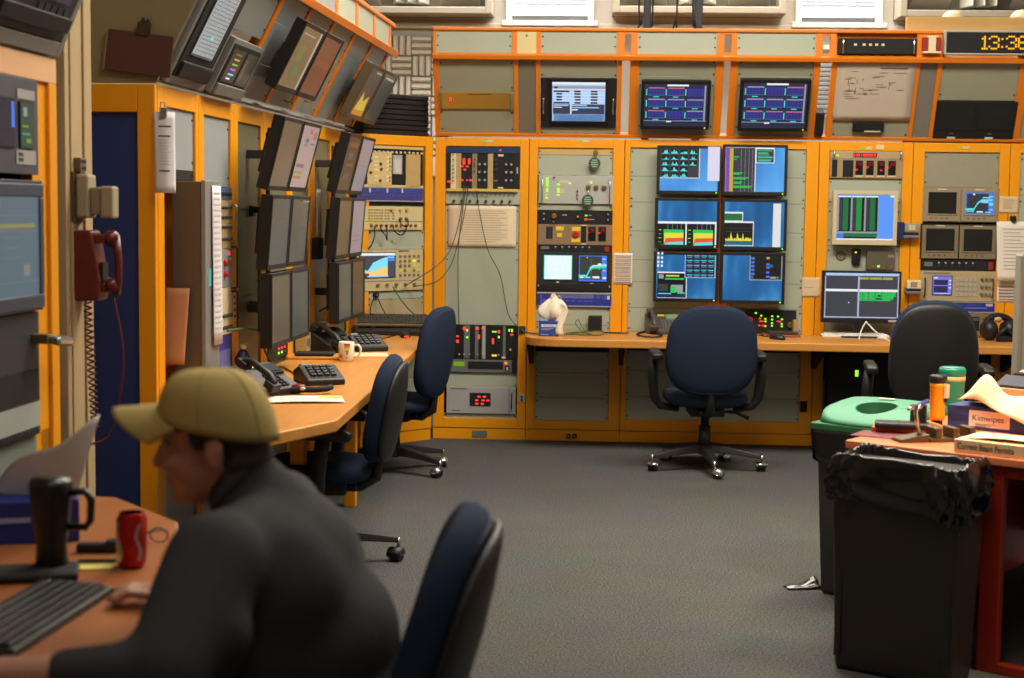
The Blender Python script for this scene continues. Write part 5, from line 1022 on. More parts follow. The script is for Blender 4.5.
L = [('rec', 0, 0, 1, .07, M('rail_tan', (206, 180, 120), .5), 'top_rail', .004), ('conn', .05, .97, .15, 15, .007, CREAM), ('rec', *q(270, 225), *q(515, 575), M('mod_cream', (204, 182, 128), .5), 'module', .006), ('rec', *q(520, 245), *q(660, 575), BLACKM, 'module', .004), ('rec', *q(522, 255), *q(615, 450), LGREY, 'meter', .012), ('rec', *q(535, 300), *q(600, 440), M('meter_face', (200, 200, 196), .3), 'meter_face', .013), ('rec', *q(662, 240), *q(812, 578), M('mod_tan', (186, 158, 104), .5), 'module', .006), ('led', *q(213, 512), ORG_L, .010, .009), ('rec', 0, .95, 1, 1, M('rail_cream', (220, 200, 140), .5), 'bottom_rail', .006)]
for x in (345, 455):
    for y in (282, 325, 365, 408, 478, 518): L.append(('rec', *q(x - 10 if x == 345 else x, y - 10), *q(x + 30, y + 10), CREAM, 'legend', .008))
for y in (290, 325, 370, 405, 480, 515): L.append(('knob', *q(495, y), .006, TANM, 'socket'))
for x, y in ((298, 320), (300, 440), (400, 350), (405, 405), (395, 520)): L.append(('knob', *q(x, y), .010, M('socket_brown', (110, 70, 40), .4)))
gear(FC, R, 'module_crate', 'cream module crate with a white meter at the top of the corner rack', 'module crate', BLACKM, L, group='module crates in the orange racks', depth=.25)
R = (A, 187.2, B, 201.5)
gear(FC, R, 'patch_panel', 'blue patch panel with cream clips under the corner module crate', 'patch panel', M('patch_violet', (66, 64, 140), .4), [('rec', 0, .93, 1, 1, LGREY, 'edge_rail', .003), ('rec', 0, 0, 1, .06, LGREY, 'edge_rail', .003)] + [('rec', u, .08, u + .02, .38, CREAM, 'clip', .008) for u in (.17, .43, .66)] + [('bars', .2, .1, .9, .4, 30, M('patch_mid', (70, 80, 168))), ('bars', .05, .5, .95, .62, 18, M('patch_mid', (70, 80, 168)))], group='patch panels', depth=.1)
R = (A, 206.2, B, 229.8); q = lambda X_, Y_: ((340 + X_ * .0977 - R[0]) / (R[2] - R[0]), (190 + Y_ * .0977 - R[1]) / (R[3] - R[1]))
L = [('conn', .2, .88, .82, 10, .009, M('brass_jack', (150, 100, 50), .4, .6)), ('rec', *q(255, 318), *q(840, 326), GREY, 'seam', .001), ('rec', *q(285, 280), *q(320, 310), YELL, 'label_plate', .002), ('rec', *q(285, 328), *q(335, 340), YELL, 'label_plate', .002), ('rec', *q(372, 328), *q(428, 340), YELL, 'label_plate', .002)]
for x in (290, 315, 345, 370, 395, 420, 455, 485, 535):
    for y in (205, 235, 265, 293): L.append(('rec', *q(x - 8, y - 5), *q(x + 8, y + 5), M('key_olive', (120, 110, 80), .5), 'push_button', .004))
for x in (515, 600, 668): L.append(('knob', *q(x, 205), .010, TANM))
for x in (605, 665): L.append(('knob', *q(x, 295), .011, M('brass_jack', (150, 100, 50), .4, .6), 'connector'))
gear(FC, R, 'signal_generator', 'cream signal generator with rows of buttons in the corner rack', 'signal generator', M('gen_cream', (206, 190, 140), .45), L, depth=.25)
R = (A, 249.7, B, 290.6); q = lambda X_, Y_: ((340 + X_ * .0977 - R[0]) / (R[2] - R[0]), (250 + Y_ * .0977 - R[1]) / (R[3] - R[1]))
crv = [(.0, .38), (.05, .55), (.12, .62), (.2, .52), (.3, .42), (.45, .3), (.6, .22), (.78, .16)]
L = [('scr', .03, .08, .56, .66, E('screen_graphite', (66, 68, 78)), [(0, 0, 1, .1, S_WHITE), ('area', [(.0, .42), (.02, .44), (.1, .64), (.2, .74), (.28, .6), (.36, .4), (.5, .3), (.62, .22), (.78, .15)], .85, E('screen_aqua', (130, 225, 250))), ('poly', [(0, .82), (.3, .78), (.45, .7), (.62, .62), (.78, .58), (.78, .98), (0, .98)], S_ORNG), (.78, .12, .98, .34, E('screen_azure', (60, 140, 220))), (.80, .15, .96, .2, S_LBLUE), (0, .84, .25, .98, S_DGREY), (.2, .94, .8, 1, S_LBLUE)]),
     ('conn', .3, .86, .86, 5, .011, M('brass_jack2', (150, 130, 90), .4, .6)), ('rec', 0, .755, 1, .77, GREY, 'seam', .002), ('rec', .62, .02, .78, .05, INKD, 'printed_line', .001)]
for j in range(5):
    for i in range(5):
        m = YEL_L if (i, j) in ((3, 1),) else (E('key_lit', (190, 190, 60), .9) if (j == 3 and i % 2 == 0) or (i, j) in ((4, 2), (3, 2)) else M('key_olive', (120, 110, 80)))
        L.append(('rec', .63 + .07 * i, .14 + .115 * j, .665 + .07 * i, .20 + .115 * j, m, 'push_button', .005))
gear(FC, R, 'signal_analyser', 'cream signal analyser with bright cyan and peach screen in the corner rack', 'analyser', M('ana_cream', (196, 180, 136), .45), L, depth=.26)
xa, za = FC.pick(376, 295); o = MB().cyl((0, .012, 0), (0, -.012, 0), .018, .018, BLACKM, 16).cyl((0, -.012, 0), (0, -.016, 0), .008, .008, STEEL, 10).build('cable_gland', None, FC.mat(xa, 0, za)); tag(o, 'black cable gland under the signal analyser', 'connector')
# keyboards on the corner shelf
KEYM = M('key_charcoal', (52, 50, 46), .5); KBM = M('keyboard_dark', (34, 33, 32), .5)
def keyboard(name, label, mw, w=.45, d=.155, body=KBM, key=KEYM, group=None, rows_=6):
    t = thing(name, label, 'keyboard', mw, group)
    MB().box(-w / 2, w / 2, -d / 2, d / 2, 0, .016, body).build('case', t, bevel=.004)
    mb = MB(); n = 18
    for j in range(rows_):
        for i in range(n):
            x0 = -w / 2 + .012 + (w - .024) * i / n; y0 = -d / 2 + .012 + (d - .024) * j / rows_
            if j == 0 and 3 < i < 9:
                if i == 4: mb.box(x0 + .001, x0 + (w - .024) * 5 / n - .001, y0 + .0015, y0 + (d - .024) / rows_ - .0015, .016, .024, key)
                continue
            mb.box(x0 + .0012, x0 + (w - .024) / n - .0012, y0 + .0015, y0 + (d - .024) / rows_ - .0015, .016, .024 + .001 * j, key)
    mb.build('keys', t, bevel=.001, seg=1); return t
zs = FC.pick(390, 331)[1]
xk = FC.pick(393, 325, .12)[0]
KX = at_y(392, 331, 9.42); KM = TR(KX.x, KX.y, .7445, .10)
sh = thing('keyboard_shelf', 'dark pull-out shelf under the two stacked keyboards', 'shelf', KM)
MB().box(-.25, .25, -.09, .11, -.012, 0.0, BLACKM).build('tray', sh, bevel=.003); MB().box(-.25, -.235, -.09, .11, 0, .03, BLACKM).build('side_rail', sh); MB().box(.235, .25, -.09, .11, 0, .03, BLACKM).build('side_rail', sh)
keyboard('keyboard', 'lower black keyboard of the two stacked in the corner', KM @ Matrix.Translation((0, -.01, .001)), group='two stacked corner keyboards')
keyboard('keyboard', 'upper tan edged keyboard of the two stacked in the corner', KM @ Matrix.Translation((.0, .02, .062)) @ Matrix.Rotation(.33, 4, 'X'), w=.46, group='two stacked corner keyboards', body=M('keyboard_olive', (110, 100, 76), .5))
MB()
o = MB().box(-.2, .2, .05, .075, .026, .055, BLACKM).build('shelf_block', sh)
# black foam block on the corner rack
FOB = M('black_foam', (22, 20, 19), .95, var=.2)
p0 = FC.pt(-.02, .06, 1.98)
fb = thing('foam_block', 'black ribbed foam block sitting on the corner rack', 'acoustic foam', FC.mat(0.02, .06, 1.978))
x0, x1 = FC.pick(363, 112, -.06)[0], FC.pick(433, 112, -.06)[0]; z1 = FC.pick(400, 94, -.06)[1] - 1.978
MB().box(x0, x1 - .04, .03, .22, 0, z1, FOB).build('block', fb)
mb = MB(); n = 8
for k in range(n):
    a = z1 * k / n; b = z1 * (k + 1) / n
    mb.prism([(.03, a + .001), (.02, (a + b) / 2 - .010), (.02, (a + b) / 2 + .010), (.03, b - .001)], x0, x1 - .04, FOB, 'x')
mb.build('ribs', fb)
# ---- near console beyond the gap
near = thing('equipment_rack', 'orange rack with a lamplight tint on its head at the near end, showing glass screens', 'equipment rack', FL.mat(0, 0, 0))
NA, NBX = -1.60, -.99
HEAD_LIT = M('head_lamplit', (226, 176, 128), .5, var=.05, scale=3)  # pinkish lamp highlight on the orange head, painted into its colour
o_z1 = FL.pick(20, 77)[1]
MB().box(NBX - .06, NBX, 0, .04, .07, o_z1, ORANGE).box(NBX - .172, NBX - .06, .012, .05, .07, o_z1, ORANGE).box(NA, NA + .06, 0, .04, .07, ZT, ORANGE).box(NA + .06, NBX, 0, .04, o_z1, ZT, HEAD_LIT).box(NA + .06, NBX - .06, 0, .04, .07, .14, ORANGE).build('door_frame', near, bevel=.003)
MB().box(NA, NBX, .006, .05, 0, .066, ORANGE).build('plinth', near)
MB().box(NBX - .012, NBX, .04, .6, 0, ZT, GREY).box(NA, NA + .012, .04, .6, 0, ZT, GREY).box(NA, NBX, .58, .6, 0, ZT, BLACKM).box(NA, NBX, .04, .6, ZT - .012, ZT, GREY).build('cabinet', near)
zz = lambda y: FL.pick(20, y)[1]
MB().box(NA + .062, NBX - .062, .012, .018, .14, zz(440), M('panel_sage2', (120, 128, 120), .5)).build('blank_panel', near)
SL = M('steel_grey', (84, 86, 96), .4, .3)
def ng(y0, y1, nm, lb, cat, mat, lst, **kw): return gear(FL, (NA + .064, NBX - .175, zz(y1), zz(y0)), nm, lb, cat, mat, lst, px=False, **kw)
r, w, h = ng(78, 174, 'analyser', 'grey instrument with a green lit window high in the near console', 'analyser', SL, [('scr', .62, .26, .86, .72, E('screen_fern', (44, 70, 52)), [(.2, .1, .5, .3, E('screen_mist', (120, 150, 140))), (.1, .5, .6, .55, E('screen_moss', (110, 140, 50))), (.05, .68, .7, .72, E('screen_jade', (60, 150, 120))), (.4, .8, .8, .9, E('screen_moss', (110, 140, 50)))]), ('scr', .1, .24, .5, .72, E('screen_ink3', (24, 28, 40)), [(.85, .05, .98, .6, S_BLUE)]), ('rec', .58, .12, .92, .22, M('plate_grey', (160, 156, 154), .5), 'label_plate', .003), ('rec', .55, .75, .93, .9, M('plate_grey', (160, 156, 154)), 'lower_panel', .003), ('keys', .58, .77, .68, .88, 2, 2, BLACK)], depth=.4, prot=.01)
r, w, h = ng(180, 312, 'lab_monitor', 'slate framed screen showing a pale blue page in the near console', 'monitor', M('slate_frame', (70, 76, 92), .4, .2), [], depth=.3, prot=.02)
it = [(0, .27, .9, .31, dim('paleolive', (150, 150, 90))), (0, .33, .9, .345, dim('salmon', (150, 110, 100))), (0, .18, .9, .19, dim('grey1', (120, 128, 130))), (.1, .4, .5, .41, dim('grey1', (120, 128, 130))), (.1, .5, .5, .51, dim('grey1', (120, 128, 130))), (.1, .6, .55, .61, dim('grey1', (120, 128, 130))), (.6, .68, .75, .8, dim('grey2', (140, 140, 136))), (0, .85, .95, .86, dim('grey1', (120, 128, 130)))]
mb = MB(); screen_mb(mb, -w / 2 + .04, w / 2 - .04, .05, h - .05, -.024, dim('paleblue', (98, 118, 128)), it); mb.build('screen', r)
MB().box(-w / 2 + .01, w / 2 - .01, -.03, -.02, .008, .05, M('slate_frame', (70, 76, 92))).box(-w / 2 + .01, w / 2 - .01, -.03, -.02, h - .05, h - .01, M('slate_frame', (70, 76, 92))).box(w / 2 - .04, w / 2 - .01, -.03, -.02, .05, h - .05, M('slate_frame', (70, 76, 92))).build('bezel', r, bevel=.004)
r, w, h = ng(314, 372, 'rack_drawer', 'dark grey drawer with a steel pull handle below the glass screen', 'drawer', M('drawer_slate', (58, 60, 66), .45, .2), [], depth=.4)
MB().box(w / 2 - .06, w / 2 - .01, -.055, -.004, h * .45, h * .62, M('handle_bronze', (120, 104, 60), .4, .6)).build('handle_stem', r, bevel=.003)
MB().obox((w / 2 + .01, -.07, h * .48), (.12, .04, .028), STEEL, (.2, .1, 0)).build('handle', r, bevel=.008)
ng(372, 404, 'black_panel', 'plain black panel under the grey drawer of the near console', 'panel', BLACKM, [], depth=.2)
ng(404, 432, 'white_panel', 'pale grey panel low in the near console', 'panel', M('pale_sage', (158, 166, 158), .5), [('rec', 0, .0, 1, .06, DGREY, 'seam', .001)], depth=.2)
ng(432, 440, 'vent_strip', 'black vent strip low in the near console', 'vent', BLACKM, [('bars', .03, .2, .97, .8, 16, DGREY)], depth=.1)
# near sloping unit
FNS = Frame(FL.pt(0, 0, 1.985), FL.ex, FL.ez * .50 - FL.ey * .22)
ns = thing('sloped_rack', 'silver sloping instrument rack overhanging the near console', 'instrument rack', FNS.mat(0, 0, 0))
MB().box(NBX - .03, NBX, -.012, .12, 0, .56, SILV).box(NA, NA + .03, -.012, .12, 0, .56, SILV).box(NA + .03, NBX - .03, -.012, .12, 0, .045, SILV).box(NA + .03, NBX - .03, -.012, .12, .53, .56, SILV).build('frame', ns, bevel=.003)
MB().box(NA, NBX, .12, .14, 0, .56, DGREY).build('back_plate', ns)
r, w, h = gear(FNS, (NA + .034, NBX - .034, .05, .525), 'crt_monitor', 'dark framed picture tube with a pale page over the near console', 'monitor', M('crt_dark', (42, 42, 46), .5), [('keys', .5, .78, .95, .86, 5, 1, DGREY)], px=False, depth=.11, prot=.01)
mb = MB(); screen_mb(mb, -w / 2 + .06, w / 2 - .06, h * .24, h - .04, -.016, dim('page', (150, 150, 156)), [(0, 0, .25, 1, dim('page_teal', (110, 150, 160))), (.3, .1, .9, .4, dim('page_tan', (170, 150, 140))), (0, .9, 1, 1, dim('page_ink', (54, 48, 70)))]); mb.build('screen', r)
MB().box(-w / 2 + .02, w / 2 - .02, -.03, -.008, h * .06, h * .16, BLACK).build('control_strip', r, bevel=.004)
# tan pilaster with a wall phone, in the gap
PX = -1.716
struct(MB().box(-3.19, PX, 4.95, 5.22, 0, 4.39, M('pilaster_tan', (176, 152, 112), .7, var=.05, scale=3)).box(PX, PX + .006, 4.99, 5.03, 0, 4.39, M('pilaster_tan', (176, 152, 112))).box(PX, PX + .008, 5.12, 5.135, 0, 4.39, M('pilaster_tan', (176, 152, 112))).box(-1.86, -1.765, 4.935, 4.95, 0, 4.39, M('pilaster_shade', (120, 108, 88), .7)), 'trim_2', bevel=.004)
FP = Frame((PX, 5.0, 0), (0, 1, 0), (0, 0, 1))
zP = lambda py: at_y(85, py, 5.06).z
ph = thing('wall_phone', 'dark red wall telephone with hanging handset on the tan pilaster', 'telephone', FP.mat(.06, 0, zP(300)))
PHR = M('phone_red', (98, 30, 28), .35, var=.08); hh = zP(230) - zP(300)
MB().prism([(-.0, 0), (-.085, .0), (-.09, hh * .3), (-.07, hh * .8), (-.06, hh), (0, hh)], -.055, .055, PHR, 'x').build('body', ph, bevel=.008)
MB().tube([(0, -.128, .02), (0, -.138, hh * .3), (0, -.138, hh * .6), (0, -.128, hh * .93)], [.016, .013, .013, .016], PHR, 10).lathe([(.0, -.03), (.026, -.028), (.028, 0), (.014, .012)], PHR, 16, (0, -.104, hh * .88), 'y').lathe([(.0, -.03), (.026, -.028), (.028, 0), (.014, .012)], PHR, 16, (0, -.104, .05), 'y').ball((0, -.12, hh * .9), .024, PHR).ball((0, -.12, .045), .024, PHR).build('handset', ph)
MB().box(-.03, .03, -.10, -.06, hh * .82, hh * .94, PHR).build('cradle', ph, bevel=.004); MB().box(-.03, .03, -.10, -.08, .03, .06, PHR).build('cradle', ph, bevel=.004)
MB().box(-.03, .03, -.094, -.086, hh * .25, hh * .55, BLACK).build('keypad', ph)
co = []
za, zb = zP(300), zP(425)
for k in range(150): t = k / 149; co.append(Vector((PX + .055 + .012 * math.cos(k * .9) + .02 * t, 4.99 + .012 * math.sin(k * .9), za + (zb - za) * t)))
tag(MB().tube(co, .0035, PHR, 5).build('coiled_cord'), 'dark red coiled telephone cord hanging down the pilaster', 'cord')
cord([(PX + .12, 5.06, zP(296)), (PX + .155, 5.05, zP(350)), (PX + .14, 5.05, zP(400)), (PX + .10, 5.06, zP(436)), (PX + .02, 5.06, zP(445))], .004, PHR, 'dark red straight cord hanging in front of the blue end panel')
jb = thing('junction_box', 'brown junction box above the beige wall unit on the pilaster', 'box', FP.mat(.04, 0, zP(172))); w = .05
MB().box(-.03, .03, -.03, 0, 0, zP(158) - zP(172), M('junction_brown', (96, 84, 66), .5)).build('case', jb, bevel=.004); [MB().cyl((x, -.03, z), (x, -.033, z), .006, .006, BLACKM, 8).build('socket', jb) for x in (-.012, .012) for z in (.012, .034)]
wu = thing('wall_unit', 'beige intercom unit on a brown plate above the red telephone', 'intercom', FP.mat(.05, 0, zP(222))); hh = zP(172) - zP(222)
MB().box(-.06, .06, -.012, 0, 0, hh, M('plate_brown', (78, 58, 40), .6)).build('back_plate', wu, bevel=.003)
MB().box(-.045, .045, -.055, -.012, hh * .08, hh * .95, M('unit_beige', (158, 146, 120), .5)).build('case', wu, bevel=.008)
MB().box(-.03, .03, -.09, -.055, hh * .15, hh * .7, M('unit_beige2', (140, 126, 100), .5)).build('bracket', wu, bevel=.006)
MB().box(-.035, .035, -.135, -.09, hh * .08, hh * .72, M('unit_beige', (158, 146, 120))).build('handset', wu, bevel=.008)

# ================================================================== worktops
ZD = .73
def slab(name, label, poly, mat, th=.04, edge=None, z=ZD):
    t = thing(name, label, 'worktop', (0, 0, 0))
    MB().prism(poly, z - th, z, mat).build('top', t, bevel=.006)
    return t
def arc(cx, cy, r, a0, a1, n=8): return [(cx + r * math.cos(math.radians(a0 + (a1 - a0) * i / n)), cy + r * math.sin(math.radians(a0 + (a1 - a0) * i / n))) for i in range(n + 1)]
YF = 9.29
bt = slab('worktop', 'long honey worktop along the back racks under the six-screen wall', [(3.3, BACK_Y - .004), (-.385, BACK_Y - .004)] + arc(-.385 + .22, YF + .22, .22, 180, 270) + [(3.3, YF)], DESKW2, .05)
for x in (-.36, .225, .85, 1.473, 2.07, 2.685):
    MB().prism([(BACK_Y - .004, ZD - .05), (BACK_Y - .004, ZD - .22), (BACK_Y - .03, ZD - .22), (BACK_Y - .5, ZD - .05)], x - .015, x + .015, BLACKM, 'x').build('bracket', bt)
lt = slab('worktop', 'honey worktop running along the side row, pointed at its near end', [(-1.625, 5.80), (-1.16, 5.08), (-.926, 5.6), (-.93, 7.0), (-.96, 8.86), (-1.01, 9.88), (-1.425, 9.465), (-1.488, 9.42)], DESKW, .045)
MB().box(-1.22, -1.16, 6.2, 6.26, 0, ZD - .045, ORANGE).build('leg', lt, bevel=.004); MB().box(-1.22, -1.16, 7.6, 7.66, 0, ZD - .045, ORANGE).build('leg', lt, bevel=.004); MB().box(-1.26, -1.20, 5.45, 5.51, 0, ZD - .045, ORANGE).build('leg', lt, bevel=.004)
def W(px, py, z=ZD): p = at_z(px, py, z); return p.x, p.y
def onpx(px, py, rz=0.0, z=ZD): x, y = W(px, py, z); return TR(x, y, z + .0005, rz)
# ------------------------------------------------ things on the back worktop
def tissue_mesh(pts_fn, mat, parent, name='tissue'):
    return MB().grid(pts_fn, 14, 14, mat, .001).build(name, parent)
KBLUE = M('carton_blue', (36, 66, 150), .5); TISS = M('tissue_white', (238, 228, 208), .8)
def tissue_box(label, mw, w, d, h, lines=True, sheet_h=.2):
    t = thing('tissue_box', label, 'tissue box', mw)
    MB().box(-w / 2, w / 2, -d / 2, d / 2, 0, h, KBLUE).build('carton', t, bevel=.003)
    return t
tb = tissue_box('blue tissue carton with a tall white sheet pulled out, on the back worktop', onpx(548.3, 335.5, .05), .118, .118, .095)
MB().box(-.046, .046, -.0605, -.0592, .058, .074, M('carton_white', (226, 224, 228), .5)).box(-.046, .03, -.0605, -.0592, .046, .051, M('carton_pale', (150, 160, 206), .5)).box(-.046, .01, -.0605, -.0592, .038, .042, M('carton_pale', (150, 160, 206))).box(-.05, .0, -.0605, -.0592, .008, .013, M('carton_pale', (150, 160, 206))).build('front_print', tb)
text('Kimwipes', .0165, REDK if False else M('carton_print', (60, 60, 110), .5), tb, Matrix.Translation((0, -.0608, .066)) @ FACE, 'lettering')
def fnA(u, v):
    a = 2 * PI * u; r = .016 + .052 * math.sin(PI * min(1, v * 1.08) ** .75) ** .8 + .010 * v
    f = 1 + .16 * math.sin(4 * a + 2.5 * v) + .10 * math.sin(7 * a - 3 * v)
    return (.022 + .02 * v + r * f * math.cos(a) * 1.15, .0 + r * f * math.sin(a) * .7, .088 + .155 * v + .012 * math.sin(3 * a) * v)
MB().grid(fnA, 44, 18, TISS, 0).build('tissue', tb)
def fnB(u, v): return (.015 + .085 * u + .012 * math.sin(6 * v), -.045 + .03 * math.sin(4 * u + 2 * v), .20 - .19 * v + .03 * (1 - u) * (1 - v))
MB().grid(fnB, 10, 12, TISS, .001).build('tissue', tb)
def fnC(u, v): return (-.055 + .05 * u, -.03 + .02 * v, .09 + .05 * v * math.sin(PI * u) + .02 * v)
MB().grid(fnC, 8, 6, M('film_blue', (150, 170, 200), .3), .001).build('tissue', tb)
sp = thing('desk_speaker', 'small black box speaker on the back worktop near the tissue box', 'speaker', onpx(594.5, 331.5, -.08))
MB().box(-.043, .043, 0, .08, 0, .1, BLACKM).build('cabinet', sp, bevel=.006); MB().box(-.036, .036, -.004, .001, .008, .092, M('speaker_cloth', (28, 27, 26), .9)).build('front_cloth', sp, bevel=.002)
pts = [W(x, y) for x, y in ((526, 333), (545, 336), (572, 336.3), (597, 336), (604, 334.5), (600, 333), (585, 332.5), (571, 335), (580, 337), (592, 335), (578, 333.5), (566, 335.5))]
P = [(x, y, ZD + .005 + .004 * (i % 3)) for i, (x, y) in enumerate(pts)]
p0 = FB.pt(FB.pick(521, 329)[0], -.02, FB.pick(521, 329)[1]); cord([p0, (p0.x + .02, p0.y - .06, p0.z - .005)] + P, .004, GREENW, 'loose green cable looped on the back worktop by the tissue box')
pl = FB.pt(FB.pick(578, 325)[0], -.05, ZD + .05)
cord([(W(585, 333)[0], W(585, 333)[1], ZD + .006), (pl.x + .02, pl.y, ZD + .04), (pl.x, pl.y, ZD + .075), (pl.x - .015, pl.y - .02, ZD + .05), (pl.x + .03, pl.y - .1, ZD + .006)], .003, GREENW, 'thin green cable loop standing up near the speaker')
o = MB().cyl((-.06, 0, .005), (.05, .0, .005), .005, .005, BLACK, 8).cyl((.05, 0, .005), (.065, 0, .005), .004, .001, STEEL, 8).build('pen', None, onpx(613, 333.6)); tag(o, 'black pen lying on the back worktop')
o['category'] = 'pen'
o = MB().tube([(math.cos(a) * .03, math.sin(a) * .02, .006) for a in [k * .5 for k in range(13)]], .005, M('bracelet_brass', (120, 90, 50), .4, .6), 6).build('key_ring', None, onpx(623, 333.8)); tag(o, 'small brassy ring of keys on the back worktop beside the pen', 'keys')
# office phone
PHG = M('phone_graphite', (74, 72, 68), .4); PHG2 = M('phone_grey', (106, 102, 96), .45)
def desk_phone(label, mw, body, body2, group=None, screen=None, rx=.52):
    t = thing('desk_phone', label, 'telephone', mw, group)
    Rx = Matrix.Rotation(rx, 3, 'X')
    mb = MB().prism([(-.10, 0), (.10, 0), (.10, .12), (.085, .125), (-.10, .03)], -.115, .115, body, 'x'); mb.build('body', t, bevel=.008)
    sl = math.atan2(.095, .185)
    def on(x, s, hgt=0): return Vector((x, -.10 + s * math.cos(sl) - hgt * math.sin(sl), .03 + s * math.sin(sl) + hgt * math.cos(sl)))
    mb = MB()
    for i in range(4):
        for j in range(5): mb.obox(on(-.02 + .022 * i, .025 + .02 * j, .002), (.015, .013, .008), body2, (sl, 0, 0))
    mb.build('keypad', t, bevel=.001, seg=1)
    MB().obox(on(.055, .145, .004), (.105, .075, .012), body2, (sl, 0, 0)).build('display_frame', t, bevel=.003)
    MB().obox(on(.055, .145, .011), (.08, .05, .004), screen or M('phone_lcd', (128, 150, 122), .3), (sl, 0, 0)).build('display', t)
    MB().obox(on(-.01, .17, .003), (.06, .014, .008), YELL, (sl, 0, 0)).build('label_strip', t)
    hs = MB().tube([on(-.085, -.01, .035), on(-.085, .03, .055), on(-.085, .14, .055), on(-.085, .185, .035)], [.017, .015, .015, .017], body, 10)
    hs.obox(on(-.085, .0, .024), (.052, .055, .034), body, (sl, 0, 0)).obox(on(-.085, .175, .024), (.052, .055, .034), body, (sl, 0, 0)); hs.build('handset', t, bevel=.006)
    return t
desk_phone('grey office telephone with green display beside the six-screen wall', onpx(667, 334.5, .12) @ Matrix.Translation((0, .1, 0)), PHG, PHG2)
cc = [W(x, y) for x, y in ((645, 333), (637, 335.5), (644, 338), (655, 338.5), (662, 336.5), (655, 334.5))]
cord([(x, y, ZD + .009) for x, y in cc], .006, BLACKM, 'black coiled handset cord in front of the grey office telephone')
tr = thing('document_tray', 'red brown wooden tray with a dark rim on the back worktop', 'tray', onpx(781, 336.5, 0))
RB = wood('tray_redwood', (122, 62, 40), (150, 84, 56), .5)
MB().box(-.115, .115, -.05, .13, 0, .012, RB).build('base', tr, bevel=.003); MB().box(-.08, .11, .0, .12, .012, .028, M('tray_dark', (60, 44, 36), .5)).build('book', tr, bevel=.002); MB().box(.085, .115, .06, .13, .012, .10, M('tray_tan', (170, 140, 100), .5)).build('end_block', tr, bevel=.002)
def mouse(label, mw, body, light=None, group=None):
    t = thing('computer_mouse', label, 'mouse', mw, group)
    mb = MB(); pr = [(0, .0), (.02, .0), (.031, .006), (.03, .016), (.022, .028), (.0, .033)]
    mb.ball((0, 0, .008), (.03, .056, .026), body, 18, 10); o = mb.build('shell', t)
    for v in o.data.vertices:
        if v.co.z < 0: v.co.z = 0
    MB().box(-.004, .004, .02, .05, .024, .031, DGREY).build('wheel', t, bevel=.002)
    if light: MB().box(-.014, .014, -.058, -.05, .004, .014, light).build('tail_light', t, bevel=.002)
    return t
mouse('black computer mouse on the back worktop beyond the centre chair', onpx(777.5, 339.5, .9), BLACK)
a = W(777.5, 338); cord([(a[0] - .03, a[1] + .03, ZD + .012), (W(760, 336)[0], W(760, 336)[1], ZD + .004), (W(745, 333)[0], W(745, 333)[1], ZD + .004), (W(735, 331)[0], BACK_Y - .05, ZD + .03)], .003, BLACKM, 'thin black mouse cord on the back worktop')
# big monitor on the worktop
x0, x1, z0, z1 = FB.rect(822, 271, 901, 323, .2)
def bigm():
    R = (822, 271, 901, 323); ox, oy, sc = 810, 265, .12539
    q = lambda X_, Y_: ((ox + X_ * sc - 823.6) / (899.4 - 823.6), (oy + Y_ * sc - 272.3) / (319.5 - 272.3))
    it = [(*q(118, 55), *q(720, 80), E('screen_title', (170, 200, 240))), (*q(112, 192), *q(712, 212), S_WHITE), (*q(380, 85), *q(394, 430), E('screen_lav', (176, 180, 210))), (*q(106, 422), *q(700, 432), E('screen_lav', (176, 180, 210))), (*q(703, 85), *q(712, 425), E('screen_lav', (176, 180, 210))), (*q(112, 85), *q(120, 425), E('screen_lav', (176, 180, 210)))]
    it += [(*q(394, 92), *q(660, 110), E('screen_mustard', (170, 170, 70)))] + [(*q(x, 92), *q(x + 8, 108), S_DGREY) for x in (465, 570)]
    for k in range(6): it.append((*q(390, 215 + 12.5 * k), *q((690, 685, 690, 672, 668, 645)[k], 225 + 12.5 * k), S_GREEN))
    it += [(*q(x, 215), *q(x + 5, 285), S_DGREEN) for x in (420, 465, 520, 570)] + [(*q(540, 240), *q(565, 250), S_BLACK), (*q(530, 265), *q(568, 275), S_BLACK), (*q(305, 300), *q(314, 308), S_WHITE)]
    return it
bm = monitor(FB, x0, x1, z0, z1, 'big wide black monitor with green log lines, standing on the back worktop', E('screen_coal', (62, 64, 72)), bigm(), off=.2, thick=.05, bez=.014, bezb=.03, name='flat_monitor', arm=False)
w = x1 - x0; MB().box(w / 2 - .075, w / 2 - .02, -.002, .002, .008, .022, LGREY).build('badge', bm)
MB().box(-.03, .03, .05, .075, -(z0 - ZD) + .012, .12, DGREY).box(-.12, .12, -.02, .14, -(z0 - ZD), -(z0 - ZD) + .012, DGREY).build('stand', bm, bevel=.003)
xa = (x0 + x1) / 2
cord([(xa + .03, BACK_Y - .22, z0 + .01), (xa - .01, BACK_Y - .3, ZD + .06), (xa - .04, BACK_Y - .38, ZD + .006)], .0045, WHITE, 'white cable from the big monitor to the white keyboard')
cord([(xa + .03, BACK_Y - .22, z0 + .01), (xa + .075, BACK_Y - .32, ZD + .05), (xa + .13, BACK_Y - .45, ZD + .006), (xa + .16, BACK_Y - .5, ZD + .008)], .0045, WHITE, 'white cable from the big monitor to the white mouse')
keyboard('keyboard', 'white keyboard on the back worktop below the big black monitor', onpx(853.5, 337, -.03), w=.41, d=.13, body=WHITE, key=M('key_white', (222, 220, 210), .5))
mouse('white computer mouse at the end of the white keyboard', onpx(883.5, 339.5, -.8), WHITE)
